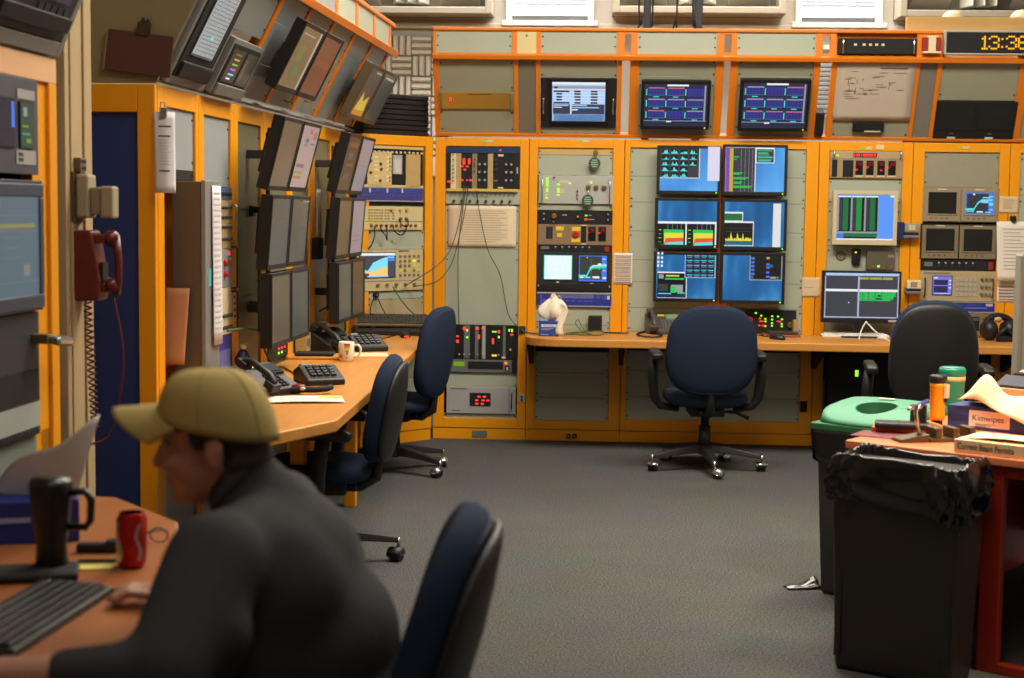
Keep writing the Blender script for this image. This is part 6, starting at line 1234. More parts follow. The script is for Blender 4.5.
# headphones
hp = thing('headphones', 'black headphones resting on the back worktop past the black chair', 'headphones', onpx(1001, 341, .2))
MB().tube([(.09 * math.cos(a), .03 + .02 * math.sin(a), .085 + .07 * math.sin(a)) for a in [PI * k / 14 * 1.3 - .45 for k in range(15)]], .022, BLACKM, 8).build('headband', hp)
for sx in (-1, 1): MB().lathe([(.0, -.05), (.05, -.048), (.064, -.02), (.064, .012), (.05, .03), (0, .03)], BLACK, 20, (sx * .065, .02, .066), 'x').build('ear_cup', hp)
MB().tube([(-.055, -.05, .03), (.0, -.06, .085), (.055, -.05, .03)], .016, BLACK, 8).box(-.05, .05, -.075, -.03, 0, .035, BLACKM).build('ear_cushion', hp); MB().ball((-.03, -.01, .135), (.026, .02, .018), M('cup_beige', (170, 156, 120), .4)).build('badge', hp)
# ------------------------------------------------ things on the side worktop
mg = thing('mug', 'white mug with a rainbow heart on the side worktop', 'mug', onpx(346.5, 361))
MB().lathe([(.0, .004), (.036, 0), (.040, .004), (.041, .098), (.0385, .1), (.036, .096), (.035, .01), (0, .008)], M('mug_white', (230, 222, 206), .25, coat=.3), 28).build('cup', mg)
pd = Matrix.Rotation(-.25, 4, 'Z')
MB().tube([(.038, 0, .082), (.062, 0, .084), (.074, 0, .066), (.072, 0, .042), (.055, 0, .024), (.038, 0, .022)], .006, M('mug_white', (230, 222, 206)), 8).build('handle', mg)
def onmug(a0, a1, z0, z1, m, r=.0412): return MB().grid(lambda u, v: (r * math.cos(a0 + (a1 - a0) * u), r * math.sin(a0 + (a1 - a0) * u), z0 + (z1 - z0) * v), 6, 1, m)
for k, m in enumerate((M('rain_red', (200, 60, 50), .4), M('rain_orange', (226, 140, 40), .4), M('rain_yellow', (230, 210, 70), .4), M('rain_green', (90, 150, 90), .4), M('rain_blue', (90, 120, 180), .4))):
    hw = (.36, .36, .3, .2, .1)[k]; onmug(-1.35 - hw, -1.35 + hw, .082 - .012 * k, .093 - .012 * k, m).build('rainbow_band', mg)
onmug(-2.5, -2.0, .02, .035, M('rain_red', (200, 60, 50))).build('red_mark', mg); onmug(-1.45, -1.3, .015, .022, M('rain_blue', (90, 120, 180))).build('blue_mark', mg)
o = MB().box(-.11, .11, -.085, .085, 0, .012, M('pad_cream', (232, 214, 170), .8)).build('notepad', None, onpx(367, 356.5, .15), bevel=.002); tag(o, 'cream pad of paper lying behind the rainbow mug', 'notepad')
bk = thing('notebook', 'black covered notebook on an orange board on the side worktop', 'notebook', onpx(315, 357.5, .1))
MB().box(-.14, .14, -.12, .10, 0, .012, DESKW).build('board', bk, bevel=.003); MB().box(-.10, .10, -.07, .06, .0125, .028, BLACKM).build('cover', bk, bevel=.002)
desk_phone('black desk telephone near the pointed end of the side worktop', onpx(266, 394, 1.05), BLACK, BLACKM, screen=BLACKM, group=None)
desk_phone('black desk telephone behind the rainbow mug on the side worktop', onpx(333, 351, 1.0), BLACK, BLACKM, screen=BLACKM, group=None)
def speakerphone(label, mw, s=1.0):
    t = thing('keypad_phone', label, 'telephone', mw)
    MB().prism([(-.1 * s, 0), (.1 * s, 0), (.1 * s, .05 * s), (.03 * s, .075 * s), (-.1 * s, .025 * s)], -.085 * s, .085 * s, BLACK, 'x').build('body', t, bevel=.008)
    mb = MB()
    for i in range(4):
        for j in range(4): mb.obox((-.045 * s + .03 * s * i, -.06 * s + .024 * s * j, (.042 + .009 * j) * s), (.022 * s, .017 * s, .012 * s), M('key_black', (30, 30, 32), .4), (.36, 0, 0))
    mb.build('keypad', t, bevel=.001, seg=1); MB().obox((-.05 * s, .055 * s, .075 * s), (.05 * s, .02 * s, .008 * s), LGREY, (-.3, 0, .5)).build('label_strip', t); return t
speakerphone('black angular keypad phone in the middle of the side worktop', onpx(319, 383, .5), 1.05)
speakerphone('black keypad phone on the side worktop beyond the rainbow mug', onpx(366, 350, .5), 1.1)
hs = thing('telephone_handset', 'black handset lying on the worktop with a dark red key ring', 'handset', onpx(303, 394.5, .1))
MB().tube([(-.13, 0, .014), (-.06, .0, .02), (.05, 0, .02), (.10, .02, .022), (.115, .05, .026)], [.012, .014, .013, .013, .014], BLACKM, 8).build('grip', hs); MB().ball((-.02, .01, .028), (.035, .02, .016), M('tag_dark_red', (110, 24, 30), .4)).ball((.0, -.012, .026), (.012, .012, .008), CREAM).build('key_ring', hs)
pp = at_z(304, 400, ZD)
o = MB().grid(lambda u, v: (-.17 + .34 * u, -.12 + .2 * v, .003 + .004 * math.sin(3 * u)), 8, 4, PAPER, .001).build('paper_sheet', None, TR(pp.x - .01, pp.y, ZD + .002, .22)); tag(o, 'white sheet of paper on the near end of the side worktop', 'paper')
o = MB().box(-.045, .045, -.035, .035, 0, .003, M('sticky_yellow', (234, 210, 110), .8)).build('sticky_note', None, onpx(330, 397.5, .3, ZD + .006)); tag(o, 'yellow sticky note lying at the edge of the white sheet', 'note')
mouse('black mouse glowing red on the far end of the side worktop', onpx(405, 337.5, .3), BLACK, RED_L)
o = MB().box(-.03, .05, -.03, .03, 0, .003, M('sticky_yellow', (234, 210, 110))).build('sticky_note', None, onpx(371, 335, .1)); tag(o, 'yellow note lying beyond the far keypad phone', 'note')
a = W(380, 338); cord([(W(395, 337)[0], W(395, 337)[1], ZD + .01), (W(385, 338.5)[0], W(385, 338.5)[1], ZD + .004), (W(376, 339)[0], W(376, 339)[1], ZD + .004), (W(350, 339)[0], W(350, 339)[1], ZD + .004)], .003, BLACKM, 'thin black cord from the red glowing mouse')
cord([(W(302, 380)[0], W(302, 380)[1], ZD + .006), (W(290, 372)[0], W(290, 372)[1], ZD + .006), (W(280, 368)[0], W(280, 368)[1], ZD + .006), (W(270, 372)[0] - .05, W(270, 372)[1], ZD + .006)], .004, M('cord_red_brown', (110, 50, 30), .5), 'brown cord from the angular keypad phone')
# green cords hanging in the gear
def fcp(px, py, off): return FC.pt(FC.pick(px, py, off)[0], -off, FC.pick(px, py, off)[1])
def fbp(px, py, off): return FB.pt(FB.pick(px, py, off)[0], -off, FB.pick(px, py, off)[1])
BGW = M('wire_dark_green', (46, 62, 48), .5)
cord([fbp(464, 186, .03), fbp(462, 205, .06), fbp(457, 230, .10), fbp(449, 252, .2), fbp(434, 268, .28), fcp(405, 286, .03)], .0032, BGW, 'dark green wire sweeping from the upper crate to the signal analyser')
cord([fbp(468, 186, .03), fbp(465, 210, .06), fbp(456, 250, .1), fbp(449, 268, .2), fbp(436, 282, .26), fcp(413, 286.5, .03)], .0032, BGW, 'second dark green wire sweeping from the upper crate to the signal analyser')
cord([fbp(466, 186, .035), fbp(459, 240, .05), fbp(458, 280, .05), fbp(459, 324, .02)], .003, BGW, 'dark green wire hanging straight between the two black crates')
cord([fbp(476, 190, .03), fbp(481, 220, .06), fbp(488, 250, .07), fbp(500, 275, .07), fbp(505, 300, .06), fbp(509, 316, .05), fbp(518, 327, .04), fbp(524, 330, .03)], .003, BGW, 'green wire curving down from the patch panel to the socket plate')
GW2 = M('wire_sea_green', (70, 108, 84), .5)
cord([fcp(393, 287, .03), fcp(400, 298, .10), fcp(408, 308, .13), fcp(418, 318, .14), fcp(426, 326, .12)], .005, GW2, 'sea green wire crossing above the stacked keyboards')
cord([fcp(375, 296, .02), fcp(371, 306, .05), fcp(371, 314, .08), fcp(379, 316, .08)], .0035, BLACKM, 'black wire from the cable gland in the corner rack')
cord([fcp(377, 296, .02), fcp(382, 308, .05), fcp(387, 316, .08)], .0035, BLACKM, 'second black wire from the cable gland in the corner rack')
for k, (a, b, d) in enumerate((((375, 225), (372, 240), 12), ((380, 225), (387, 235), 8), ((393, 225), (406, 225), 8), ((399, 219), (408, 222), 6))):
    if k == 0: cord([fcp(374.5, 226, .02), fcp(374.5, 236, .05), fcp(372, 244, .05), fcp(368, 249.5, .03)], .0045, BLACKM, 'black lead hanging from the cream signal generator')
    else: cord([fcp(*a, .02), fcp(a[0] + 2, a[1] + d * .8, .05), fcp((a[0] + b[0]) / 2 + 2, a[1] + d * 1.25, .05), fcp(b[0], b[1] + d * .6, .05), fcp(b[0], 225 if k < 3 else 220, .02)], .004, BLACKM, ('', 'wide black loop of lead under the signal generator jacks', 'black loop of lead at the far jacks of the signal generator', 'small black loop of lead on the signal generator face')[k])
q0 = FL.pt(5 * PB - .02, -.05, .94); cord([q0, q0 + Vector((.05, .12, .02)), q0 + Vector((.09, .3, -.06)), q0 + Vector((.08, .32, -.16)), q0 + Vector((.02, .15, -.2))], .006, GW2, 'sea green cable loop above the worktop between the screen banks')
q0 = FL.pt(1 * PB + .35, -.02, .97); cord([q0, q0 + Vector((.06, .1, .0)), q0 + Vector((.1, .25, -.03)), q0 + Vector((.08, .4, -.12)), q0 + Vector((.12, .45, -.22))], .006, GW2, 'sea green cable drooping from the jack panels over the side worktop')
bb = thing('cleaner_bottle', 'blue and white spray bottle on the side worktop behind the cap', 'bottle', onpx(243, 380, .2)); MB().lathe([(.0, 0), (.035, 0), (.037, .01), (.037, .1), (.02, .13), (.014, .14), (0, .14)], M('bottle_navy', (40, 44, 96), .4), 20).build('body', bb); MB().lathe([(.0372, .03), (.0378, .03), (.0378, .08), (.0372, .08)], WHITE, 20).build('label', bb); MB().cyl((0, 0, .14), (0, 0, .165), .014, .012, CREAM, 14).build('cap', bb)

# ================================================================== the near desk in front, bottom corner
FD = [(-1.632, 4.06), (-1.27, 4.04), (-1.02, 3.74), (-.90, 3.3), (-.81, 2.9), (-.79, 2.5), (-.80, 2.3), (-.75, 1.6), (-1.55, 1.6)]
fd = slab('desk', 'honey brown desk where the man in the cap leans', FD, wood('desk_brown', (150, 88, 46), (166, 102, 56), .4, 1, 2), .04); fd['category'] = 'desk'
for x, y in ((-1.2, 3.7), (-1.5, 1.8), (-.75, 1.8)): MB().cyl((x, y, 0), (x, y, ZD - .04), .025, .025, BLACKM, 12).build('leg', fd)
kb = onpx(8, 628, 0); x, y = W(8, 628)
keyboard('keyboard', 'black keyboard on the near desk, beside the black mug', TR(-1.055, 2.80, ZD + .0005, 1.50), w=.46, d=.16, key=M('key_black2', (24, 24, 26), .4))
tm = thing('travel_mug', 'black travel mug with a side handle standing on the near desk', 'mug', onpx(52, 572))
MB().lathe([(.0, 0), (.034, 0), (.036, .006), (.032, .06), (.038, .1), (.044, .165), (.046, .19), (.042, .205), (0, .208)], M('mug_black', (20, 22, 23), .35), 24).build('cup', tm)
MB().tube([(.042, .0, .175), (.075, 0, .178), (.088, 0, .16), (.086, 0, .115), (.075, 0, .1), (.038, 0, .1)], .0085, M('mug_black', (20, 22, 23)), 8).build('handle', tm)
o = MB().box(-.10, .08, -.06, .06, 0, .018, BLACKM).build('card_holder', None, onpx(40, 577, .3), bevel=.006); tag(o, 'flat black case lying at the foot of the travel mug', 'case')
cn = thing('drink_can', 'red and white aluminium drink can on the near desk', 'can', onpx(132, 567))
MB().lathe([(.0, .004), (.024, 0), (.027, .004), (.033, .013), (.033, .108), (.027, .119), (.0265, .122)], M('can_red', (176, 26, 24), .3, .4), 28).build('body', cn)
MB().lathe([(.0265, .122), (.0255, .119), (0, .117)], STEEL, 28).build('lid', cn)
MB().grid(lambda u, v: (.0334 * math.cos(-2.85 + .75 * u + .2 * math.sin(6 * v)), .0334 * math.sin(-2.85 + .75 * u + .2 * math.sin(6 * v)), .016 + .09 * v), 6, 12, M('can_silver', (196, 186, 184), .3, .5)).build('swirl', cn)
MB().grid(lambda u, v: (.0334 * math.cos(-.95 + .22 * u + .15 * math.sin(7 * v)), .0334 * math.sin(-.95 + .22 * u + .15 * math.sin(7 * v)), .02 + .08 * v), 4, 12, M('can_silver', (196, 186, 184))).build('swirl', cn)
x, y = W(97, 552); t = thing('multi_tool', 'small black folded tool on the near desk behind the yellow notes', 'tool', TR(x, y, ZD + .0005, .15)); MB().box(-.045, .045, -.016, .016, 0, .022, BLACKM).build('body', t, bevel=.006); MB().box(.02, .05, -.018, .018, .004, .028, BLACK).build('grip', t, bevel=.004)
x, y = W(90, 567); o = MB().box(-.055, .05, -.035, .035, 0, .004, M('sticky_yellow', (234, 210, 110))).build('sticky_note', None, TR(x, y, ZD + .0005, .2)); tag(o, 'yellow pad of notes on the near desk between mug and can', 'note')
o = MB().cyl((-.06, 0, .005), (.06, 0, .005), .0045, .0045, BLACK, 8).cyl((.06, 0, .005), (.075, 0, .005), .004, .001, STEEL, 8).build('pen', None, TR(x + .03, y + .02, ZD + .005, .2)); tag(o, 'black pen lying across the yellow notes', 'pen')
x, y = W(172, 545); gl = thing('eyeglasses', 'folded dark eyeglasses on the near desk beside the can', 'glasses', TR(x, y, ZD + .0005, -.1))
for sx in (-1, 1): MB().tube([(sx * .032 + .022 * math.cos(a), -.0, .022 + .017 * math.sin(a)) for a in [k * PI / 8 for k in range(16)]], .002, BLACK, 6, True).build('lens_rim', gl)
MB().tube([(-.06, 0, .026), (-.062, .06, .018), (-.058, .12, .006)], .002, BLACK, 6).tube([(.06, 0, .026), (.062, .06, .018), (.058, .12, .006)], .002, BLACK, 6).build('temple', gl)
pts = [W(*p) for p in ((60, 590), (85, 590), (105, 594), (130, 591), (160, 588))]
cord([(a, b, ZD + .006) for a, b in pts], .004, BLACKM, 'black cable trailing across the near desk to the sleeve')
# big tissue carton on the near desk
x, y = W(38, 545); tb2 = thing('tissue_box', 'long dark blue tissue carton with a pale sheet, behind the black travel mug', 'tissue box', TR(x - .06, y + .06, ZD + .0005, .35))
MB().box(-.13, .13, -.06, .06, 0, .10, M('carton_dark_blue', (24, 44, 130), .5)).build('carton', tb2, bevel=.003); MB().box(-.10, .02, -.0612, -.0600, .05, .062, M('carton_pale', (150, 160, 206))).build('front_print', tb2)
MB().grid(lambda u, v: (-.12 + .24 * u + .06 * v, -.02 + .06 * math.sin(4 * u + v) * (1 - .3 * v), .09 + (.03 + .17 * u ** .7) * v + .012 * math.sin(8 * u)), 16, 10, M('film_grey', (206, 204, 204), .5), .001).build('tissue', tb2)

# ================================================================== office chairs
PLAST = M('chair_plastic', (26, 26, 27), .5, var=.15); CAST = M('caster_hood', (200, 198, 192), .25, .9)
def cushion(w0, w1, h, th, name, parent, mtx, mat, exp=2.6, bow=.04, n=40, bulge=.0):
    """rounded upholstered slab: outline superellipse (w0 wide at foot, w1 at head), h tall, th thick; local x wide, z tall, y front"""
    mb = MB(); vv = []; fs = []
    prof = [(0.0, 1.0), (.35, 1.0), (.62, .98), (.80, .92), (.91, .78), (.97, .55), (1.0, 0.0), (.97, -.55), (.91, -.78), (.80, -.9), (.62, -.96), (.35, -.98), (0, -.98)]
    for r, t in prof:
        for k in range(n):
            a = 2 * PI * k / n; c, s = math.cos(a), math.sin(a)
            x = math.copysign(abs(c) ** (2 / exp), c); z = math.copysign(abs(s) ** (2 / exp), s)
            f = (z * r + 1) / 2; wd = w0 + (w1 - w0) * f
            X, Z = x * r * wd / 2, z * r * h / 2 + h / 2
            y = t * th / 2 + bow * ((X / (max(w0, w1) / 2)) ** 2) + bulge * math.sin(PI * (Z / h))
            vv.append(mtx @ Vector((X, y, Z)))
    m = len(prof)
    for i in range(m - 1): fs += [(i * n + k, i * n + (k + 1) % n, (i + 1) * n + (k + 1) % n, (i + 1) * n + k) for k in range(n)]
    mb.add(vv, fs, mat, True); return mb.build(name, parent)
def outline(w0, w1, h, y, mtx, exp=2.6, bow=.04, n=48, s=1.0):
    out = []
    for k in range(n):
        a = 2 * PI * k / n; c, si = math.cos(a), math.sin(a)
        x = math.copysign(abs(c) ** (2 / exp), c) * s; z = math.copysign(abs(si) ** (2 / exp), si) * s
        wd = w0 + (w1 - w0) * (z + 1) / 2; X = x * wd / 2
        out.append(mtx @ Vector((X, y + bow * ((X / (max(w0, w1) / 2)) ** 2), z * h / 2 + h / 2)))
    return out
def make_chair(label, x, y, rz, arms=True, recline=.12, seat=.47, backm=NAVY, base_rot=.3, shell=False, back_h=.54, bw=1.0, arm_h=.20, hood=None):
    hood = hood or CAST
    t = thing('office_chair', label, 'office chair', TR(x, y, 0, rz), 'navy office chairs')
    cushion(.48, .50, .47, .085, 'seat', t, Matrix.Translation((0, -.22, seat - .04)) @ Matrix.Rotation(-PI / 2, 4, 'X'), NAVY, 3.2, -.012)
    Bm = Matrix.Translation((0, -.235, seat + .0)) @ Matrix.Rotation(recline, 4, 'X')
    cushion(.50 * bw, .46 * bw, back_h, .085, 'backrest', t, Bm, NAVY, 2.7, .055, bulge=-.02)
    if shell: cushion(.47, .43, back_h - .03, .03, 'back_shell', t, Bm @ Matrix.Translation((0, -.048, .012)), PLAST, 2.7, .055, bulge=-.02)
    MB().tube(outline(.49 * bw, .45 * bw, back_h - .02, -.03, Bm @ Matrix.Translation((0, 0, .01)), 2.7, .055, s=.955), .007, M('piping_navy', (24, 30, 48), .8), 6, True).build('piping', t)
    MB().tube([(0, -.02, seat - .10), (0, -.17, seat - .105), (0, -.235, seat - .07), Bm @ Vector((0, -.01, .03)), Bm @ Vector((0, .0, .06))], [.03, .03, .026, .02, .012], PLAST, 8).build('back_support', t)
    MB().box(-.10, .10, -.12, .12, seat - .135, seat - .08, PLAST).box(-.06, .06, -.16, -.1, seat - .125, seat - .09, PLAST).build('mechanism', t, bevel=.01)
    MB().tube([(.08, .02, seat - .12), (.18, .02, seat - .125), (.26, .0, seat - .155)], [.007, .007, .013], PLAST, 8).build('lever', t)
    MB().tube([(.06, -.08, seat - .11), (.15, -.1, seat - .10), (.2, -.1, seat - .10)], [.006, .006, .010], PLAST, 8).build('lever', t)
    MB().cyl((0, 0, .09), (0, 0, .26), .036, .034, PLAST, 16).cyl((0, 0, .26), (0, 0, seat - .12), .024, .024, BLACKM, 14).build('gas_column', t)
    for k in range(5):
        a = base_rot + 2 * PI * k / 5; d = Vector((math.cos(a), math.sin(a), 0)); p = d.cross(Vector((0, 0, 1)))
        mb = MB(); pts = [(0.0, .13, .05, .05), (.10, .125, .04, .045), (.23, .108, .028, .034), (.335, .092, .022, .026)]
        vv = []
        for s, z, wd, hh in pts: vv += [d * s + p * wd + Vector((0, 0, z - hh / 2)), d * s - p * wd + Vector((0, 0, z - hh / 2)), d * s - p * wd * .7 + Vector((0, 0, z + hh / 2)), d * s + p * wd * .7 + Vector((0, 0, z + hh / 2))]
        fs = [(0, 1, 2, 3), (15, 14, 13, 12)]
        for i in range(3): fs += [(4 * i + j, 4 * i + 4 + j, 4 * i + 4 + (j + 1) % 4, 4 * i + (j + 1) % 4) for j in range(4)]
        mb.add(vv, fs, PLAST); arm = mb.build('base_arm', t, bevel=.006)
        c = d * .34; tw = a + 1.2 + .7 * k; wd = Vector((math.cos(tw), math.sin(tw), 0)); ax = wd.cross(Vector((0, 0, 1)))
        cm = MB()
        for sgn in (-1, 1):
            cc = c + wd * .022 + ax * sgn * .014; cm.cyl(cc - ax * .010 + Vector((0, 0, .028)), cc + ax * .010 + Vector((0, 0, .028)), .028, .028, BLACK, 16)
        cm.cyl(c + Vector((0, 0, .05)), c + Vector((0, 0, .10)), .008, .008, STEEL, 8)
        cs = cm.build('caster', t)
        hm = MB()
        for sgn in (-1, 1):
            cc = c + wd * .022 + ax * sgn * .026 + Vector((0, 0, .028))
            hm.grid(lambda u, v: cc + ax * sgn * (.004 - .03 * (1 - v) * 0) + (wd * math.cos(-.3 + 3.4 * u) + Vector((0, 0, 1)) * math.sin(-.3 + 3.4 * u)) * (.031 * v), 10, 2, hood, .002)
        hm.grid(lambda u, v: c + wd * .022 + Vector((0, 0, .028)) + ax * (-.029 + .058 * v) + (wd * math.cos(.2 + 2.6 * u) + Vector((0, 0, 1)) * math.sin(.2 + 2.6 * u)) * .0325, 10, 2, hood, .002)
        hm.build('caster_hood', cs)
    if arms:
        for sx in (-1, 1):
            MB().tube([(sx * .16, -.02, seat - .10), (sx * .27, -.03, seat - .08), (sx * .305, -.03, seat - .03), (sx * .318, -.04, seat + arm_h * .45), (sx * .31, -.05, seat + arm_h)], [.018, .024, .03, .032, .03], PLAST, 8).build('arm_bracket', t)
            MB().prism([(-.16, seat + arm_h - .005), (.09, seat + arm_h + .005), (.12, seat + arm_h + .025), (.10, seat + arm_h + .05), (-.14, seat + arm_h + .045), (-.17, seat + arm_h + .03)], sx * .302 - .03, sx * .302 + .03, M('arm_pad', (30, 30, 31), .45), 'x').build('arm_pad', t, bevel=.012)
    return t
make_chair('navy office chair with armrests seen from behind, facing the six-screen wall', .705, 8.98, .05, True, .08, base_rot=-PI / 2 + .05, back_h=.53, bw=1.1, seat=.46)
make_chair('dark navy office chair facing the big black monitor, partly behind the green bin', 1.84, 8.3, -.10, True, .10, base_rot=.3, back_h=.61, seat=.47, shell=True, bw=.95)
make_chair('navy office chair without armrests at the far end of the side worktop', -1.10, 8.66, PI / 2 - .25, False, .13, base_rot=.62, back_h=.53, seat=.44)
make_chair('navy office chair with black plastic back shell and armrests at the side worktop', -1.12, 6.36, PI / 2 + .04, True, .17, base_rot=-.02, shell=True, back_h=.46, seat=.45, arm_h=.13, hood=PLAST)
make_chair('navy office chair under the person in the cap, its high back behind them', -.60, 2.68, PI / 2 + .03, False, .30, base_rot=.5, back_h=.59, seat=.43, shell=True)

# ================================================================== the man in the cap
SKIN = M('skin', (176, 128, 108), .55, var=.05, scale=20); SWEAT = M('charcoal_sweatshirt', (56, 56, 59), .92, var=.12, scale=60, bump=.3, spec=.2); CAPM = M('tan_cap', (178, 154, 92), .85, var=.08, scale=40, bump=.15); HAIR = M('dark_brown_hair', (44, 34, 28), .7, var=.3, scale=80); JEAN = M('blue_jeans', (48, 60, 88), .9, var=.1, scale=60); SHOE = M('dark_shoes', (30, 28, 26), .6)
man = thing('person', 'person in a tan baseball cap and charcoal sweatshirt leaning on the brown desk', 'person', (-.50, 2.75, 0))
MO = Vector((-.50, 2.75, 0))
def mp(x, y, z): return Vector((x, y, z)) - MO
hc = at_y(214, 440, 2.76)
hf = Vector((-1, .16, -.10)).normalized(); hl = Vector((0, 0, 1)).cross(hf).normalized(); hu = hf.cross(hl).normalized()
HR = Matrix((hf, hl, hu)).transposed()
def hd(f, l, u): return hc + hf * f + hl * l + hu * u - MO
def he(f, l, u, r): return ('e', hd(f, l, u), r, HR.to_euler())
neck0 = mp(-.60, 2.76, .99); lsh = mp(-.625, 2.535, .92); rsh = mp(-.60, 2.975, .925)
lel = mp(-.665, 2.365, .772); rel = mp(-.655, 3.17, .81); lwr = mp(-.935, 2.335, .775); rwr = mp(-.78, 2.985, .755)
hip = mp(-.40, 2.75, .58); mid = mp(-.47, 2.75, .72); che = mp(-.56, 2.755, .86)
lhip, rhip = mp(-.42, 2.64, .56), mp(-.42, 2.86, .56); lkn, rkn = mp(-.86, 2.62, .55), mp(-.86, 2.90, .55); lan, ran = mp(-.84, 2.62, .10), mp(-.84, 2.90, .10)
def hand(w, d, up, side):
    d = d.normalized(); s = d.cross(up).normalized() * side; n = up
    out = [('c', w, w + d * .035, .026, .030), ('e', w + d * .065 , (.05, .042, .017), Matrix((d, s, n)).transposed().to_euler())]
    for k, ln in enumerate((.072, .080, .074, .058)):
        b = w + d * .095 + s * (.033 - .0215 * k); m1 = b + d * ln * .5 + n * .006; e = m1 + d * ln * .42 - n * .016
        out += [('c', b, m1, .0105, .0098), ('c', m1, e, .0098, .008)]
    tb_ = w + d * .04 + s * .035; t1 = tb_ + d * .035 + s * .024 - n * .004; out += [('c', tb_ - s * .012, t1, .014, .011), ('c', t1, t1 + d * .032 + s * .004 - n * .006, .011, .009)]
    return out
UPZ = Vector((0, 0, 1))
body = [he(-.012, 0, .035, (.094, .075, .084)), he(.03, 0, -.03, (.062, .060, .085)), he(.042, 0, -.082, (.048, .048, .036)), he(.073, 0, -.098, (.022, .024, .020)),
        ('c', hd(.088, 0, .008), hd(.113, 0, -.034), .010, .0145), he(.094, .011, -.04, (.013, .008, .008)), he(.094, -.011, -.04, (.013, .008, .008)), he(.086, 0, -.063, (.013, .024, .008)), he(.083, 0, -.073, (.013, .022, .008)), he(.08, 0, .02, (.016, .046, .011)),
        he(.055, .04, -.03, (.03, .02, .028)), he(.055, -.04, -.03, (.03, .02, .028)),
        he(-.030, .074, -.018, (.020, .009, .031)), he(-.030, -.074, -.018, (.020, .009, .031)), he(-.038, .080, -.008, (.013, .006, .020)), he(-.038, -.080, -.008, (.013, .006, .020)),
        ('c', hd(-.02, 0, -.06), neck0, .054, .056), ('c', neck0, che, .06, .10), ('c', neck0 + Vector((.02, -.05, -.05)), lsh, .03, .05), ('c', neck0 + Vector((.02, .05, -.05)), rsh, .03, .05),
        ('e', che, (.115, .175, .13)), ('e', mid, (.115, .16, .14)), ('e', hip, (.14, .17, .11)),
        ('c', lsh, lel, .056, .044), ('c', lel, lwr, .042, .029), ('c', rsh, rel, .056, .044), ('c', rel, rwr, .042, .029),
        ('c', lhip, lkn, .085, .06), ('c', lkn, lan, .055, .04), ('c', rhip, rkn, .085, .06), ('c', rkn, ran, .055, .04), ('c', lan, lan + Vector((-.14, 0, -.06)), .04, .03), ('c', ran, ran + Vector((-.14, 0, -.06)), .04, .03)]
body += hand(lwr, Vector((-.11, .03, -.0)), UPZ, 1) + hand(rwr, Vector((-.12, -.04, -.0)), UPZ, -1)
blob(body, SKIN, 'body', man, .0055, 8, .5)
NKD = (hd(-.02, 0, -.06) - neck0).normalized(); NKC = neck0 + NKD * .030
sw = [('e', che, (.150, .205, .15)), ('e', mp(-.525, 2.755, .79), (.140, .20, .15)), ('e', mid, (.138, .195, .16)), ('e', mp(-.555, 2.66, .83), (.145, .14, .15)), ('e', mp(-.555, 2.85, .83), (.145, .14, .15)), ('e', mp(-.435, 2.75, .62), (.16, .19, .09)), ('e', mp(-.585, 2.757, .94), (.09, .15, .075)), ('c', mp(-.59, 2.76, .95), NKC, .100, .078),
      ('c', mp(-.575, 2.757, .945), che, .09, .14), ('c', neck0 + Vector((.03, -.06, -.045)), lsh, .07, .082), ('c', neck0 + Vector((.03, .06, -.045)), rsh, .07, .082), ('e', mp(-.54, 2.66, .90), (.095, .11, .085)), ('e', mp(-.54, 2.85, .90), (.095, .11, .085)),
      ('c', lsh, lel, .092, .076), ('c', lel, lwr + (lel - lwr) * .42, .062, .048), ('e', mp(-.56, 2.72, .74), (.16, .20, .17)), ('c', rsh, rel, .079, .060), ('c', rel, rwr + (rel - rwr) * .08, .058, .040),
      ('e', lsh + (lel - lsh) * .5 + Vector((.02, 0, -.03)), (.085, .08, .085))]
blob(sw, SWEAT, 'sweatshirt', man, .011, 26, .5)
na = Vector((0, 1, 0)); nb = NKD.cross(na).normalized()
MB().tube([NKC + NKD * .016 + na * math.cos(2 * PI * k / 24) * .066 + nb * math.sin(2 * PI * k / 24) * .068 for k in range(24)], .012, SWEAT, 8, True).build('collar', man)
blob([('e', hip, (.155, .182, .11)), ('c', lhip, lkn, .097, .074), ('c', lkn, lan + Vector((0, 0, .01)), .068, .06), ('c', rhip, rkn, .097, .074), ('c', rkn, ran + Vector((0, 0, .01)), .068, .06)], JEAN, 'jeans', man, .011, 6)
for n, a in ((0, lan), (1, ran)): blob([('c', a + Vector((.02, 0, -.05)), a + Vector((-.15, 0, -.062)), .048, .036), ('c', a, a + Vector((.0, 0, -.05)), .05, .05)], SHOE, 'shoe', man, .008, 4)
# hair, cap, eyes
blob([he(-.030, 0, .02, (.082, .0795, .055)), he(-.062, 0, -.035, (.046, .064, .055)), he(.000, .064, .012, (.022, .014, .026)), he(.000, -.064, .012, (.022, .014, .026)), he(.0, 0, .05, (.09, .078, .06))], HAIR, 'hair', man, .005, 4)
for s_ in (-1, 1):
    e = MB().ball(hd(.079, s_ * .031, .0), .0115, M('eye_white', (150, 140, 134), .3), 12, 8).build('eye', man)
    MB().ball(hd(.087, s_ * .031, -.0), .006, M('iris_brown', (50, 34, 26), .2), 10, 6).build('iris', e)
def crown(u, v):
    a = 2 * PI * u; t = (PI / 2) * v
    r = 1.0 if v < .5 else 1.0
    return hd(-.012 + .112 * math.cos(a) * math.cos(t) ** .62 * (1.0), .089 * math.sin(a) * math.cos(t) ** .62, .022 + .112 * math.sin(t) ** 1.05 - .022 * (1 - v) * (-math.cos(a)) * 1.4)
MB().grid(crown, 36, 12, CAPM, .003).build('cap_crown', man)
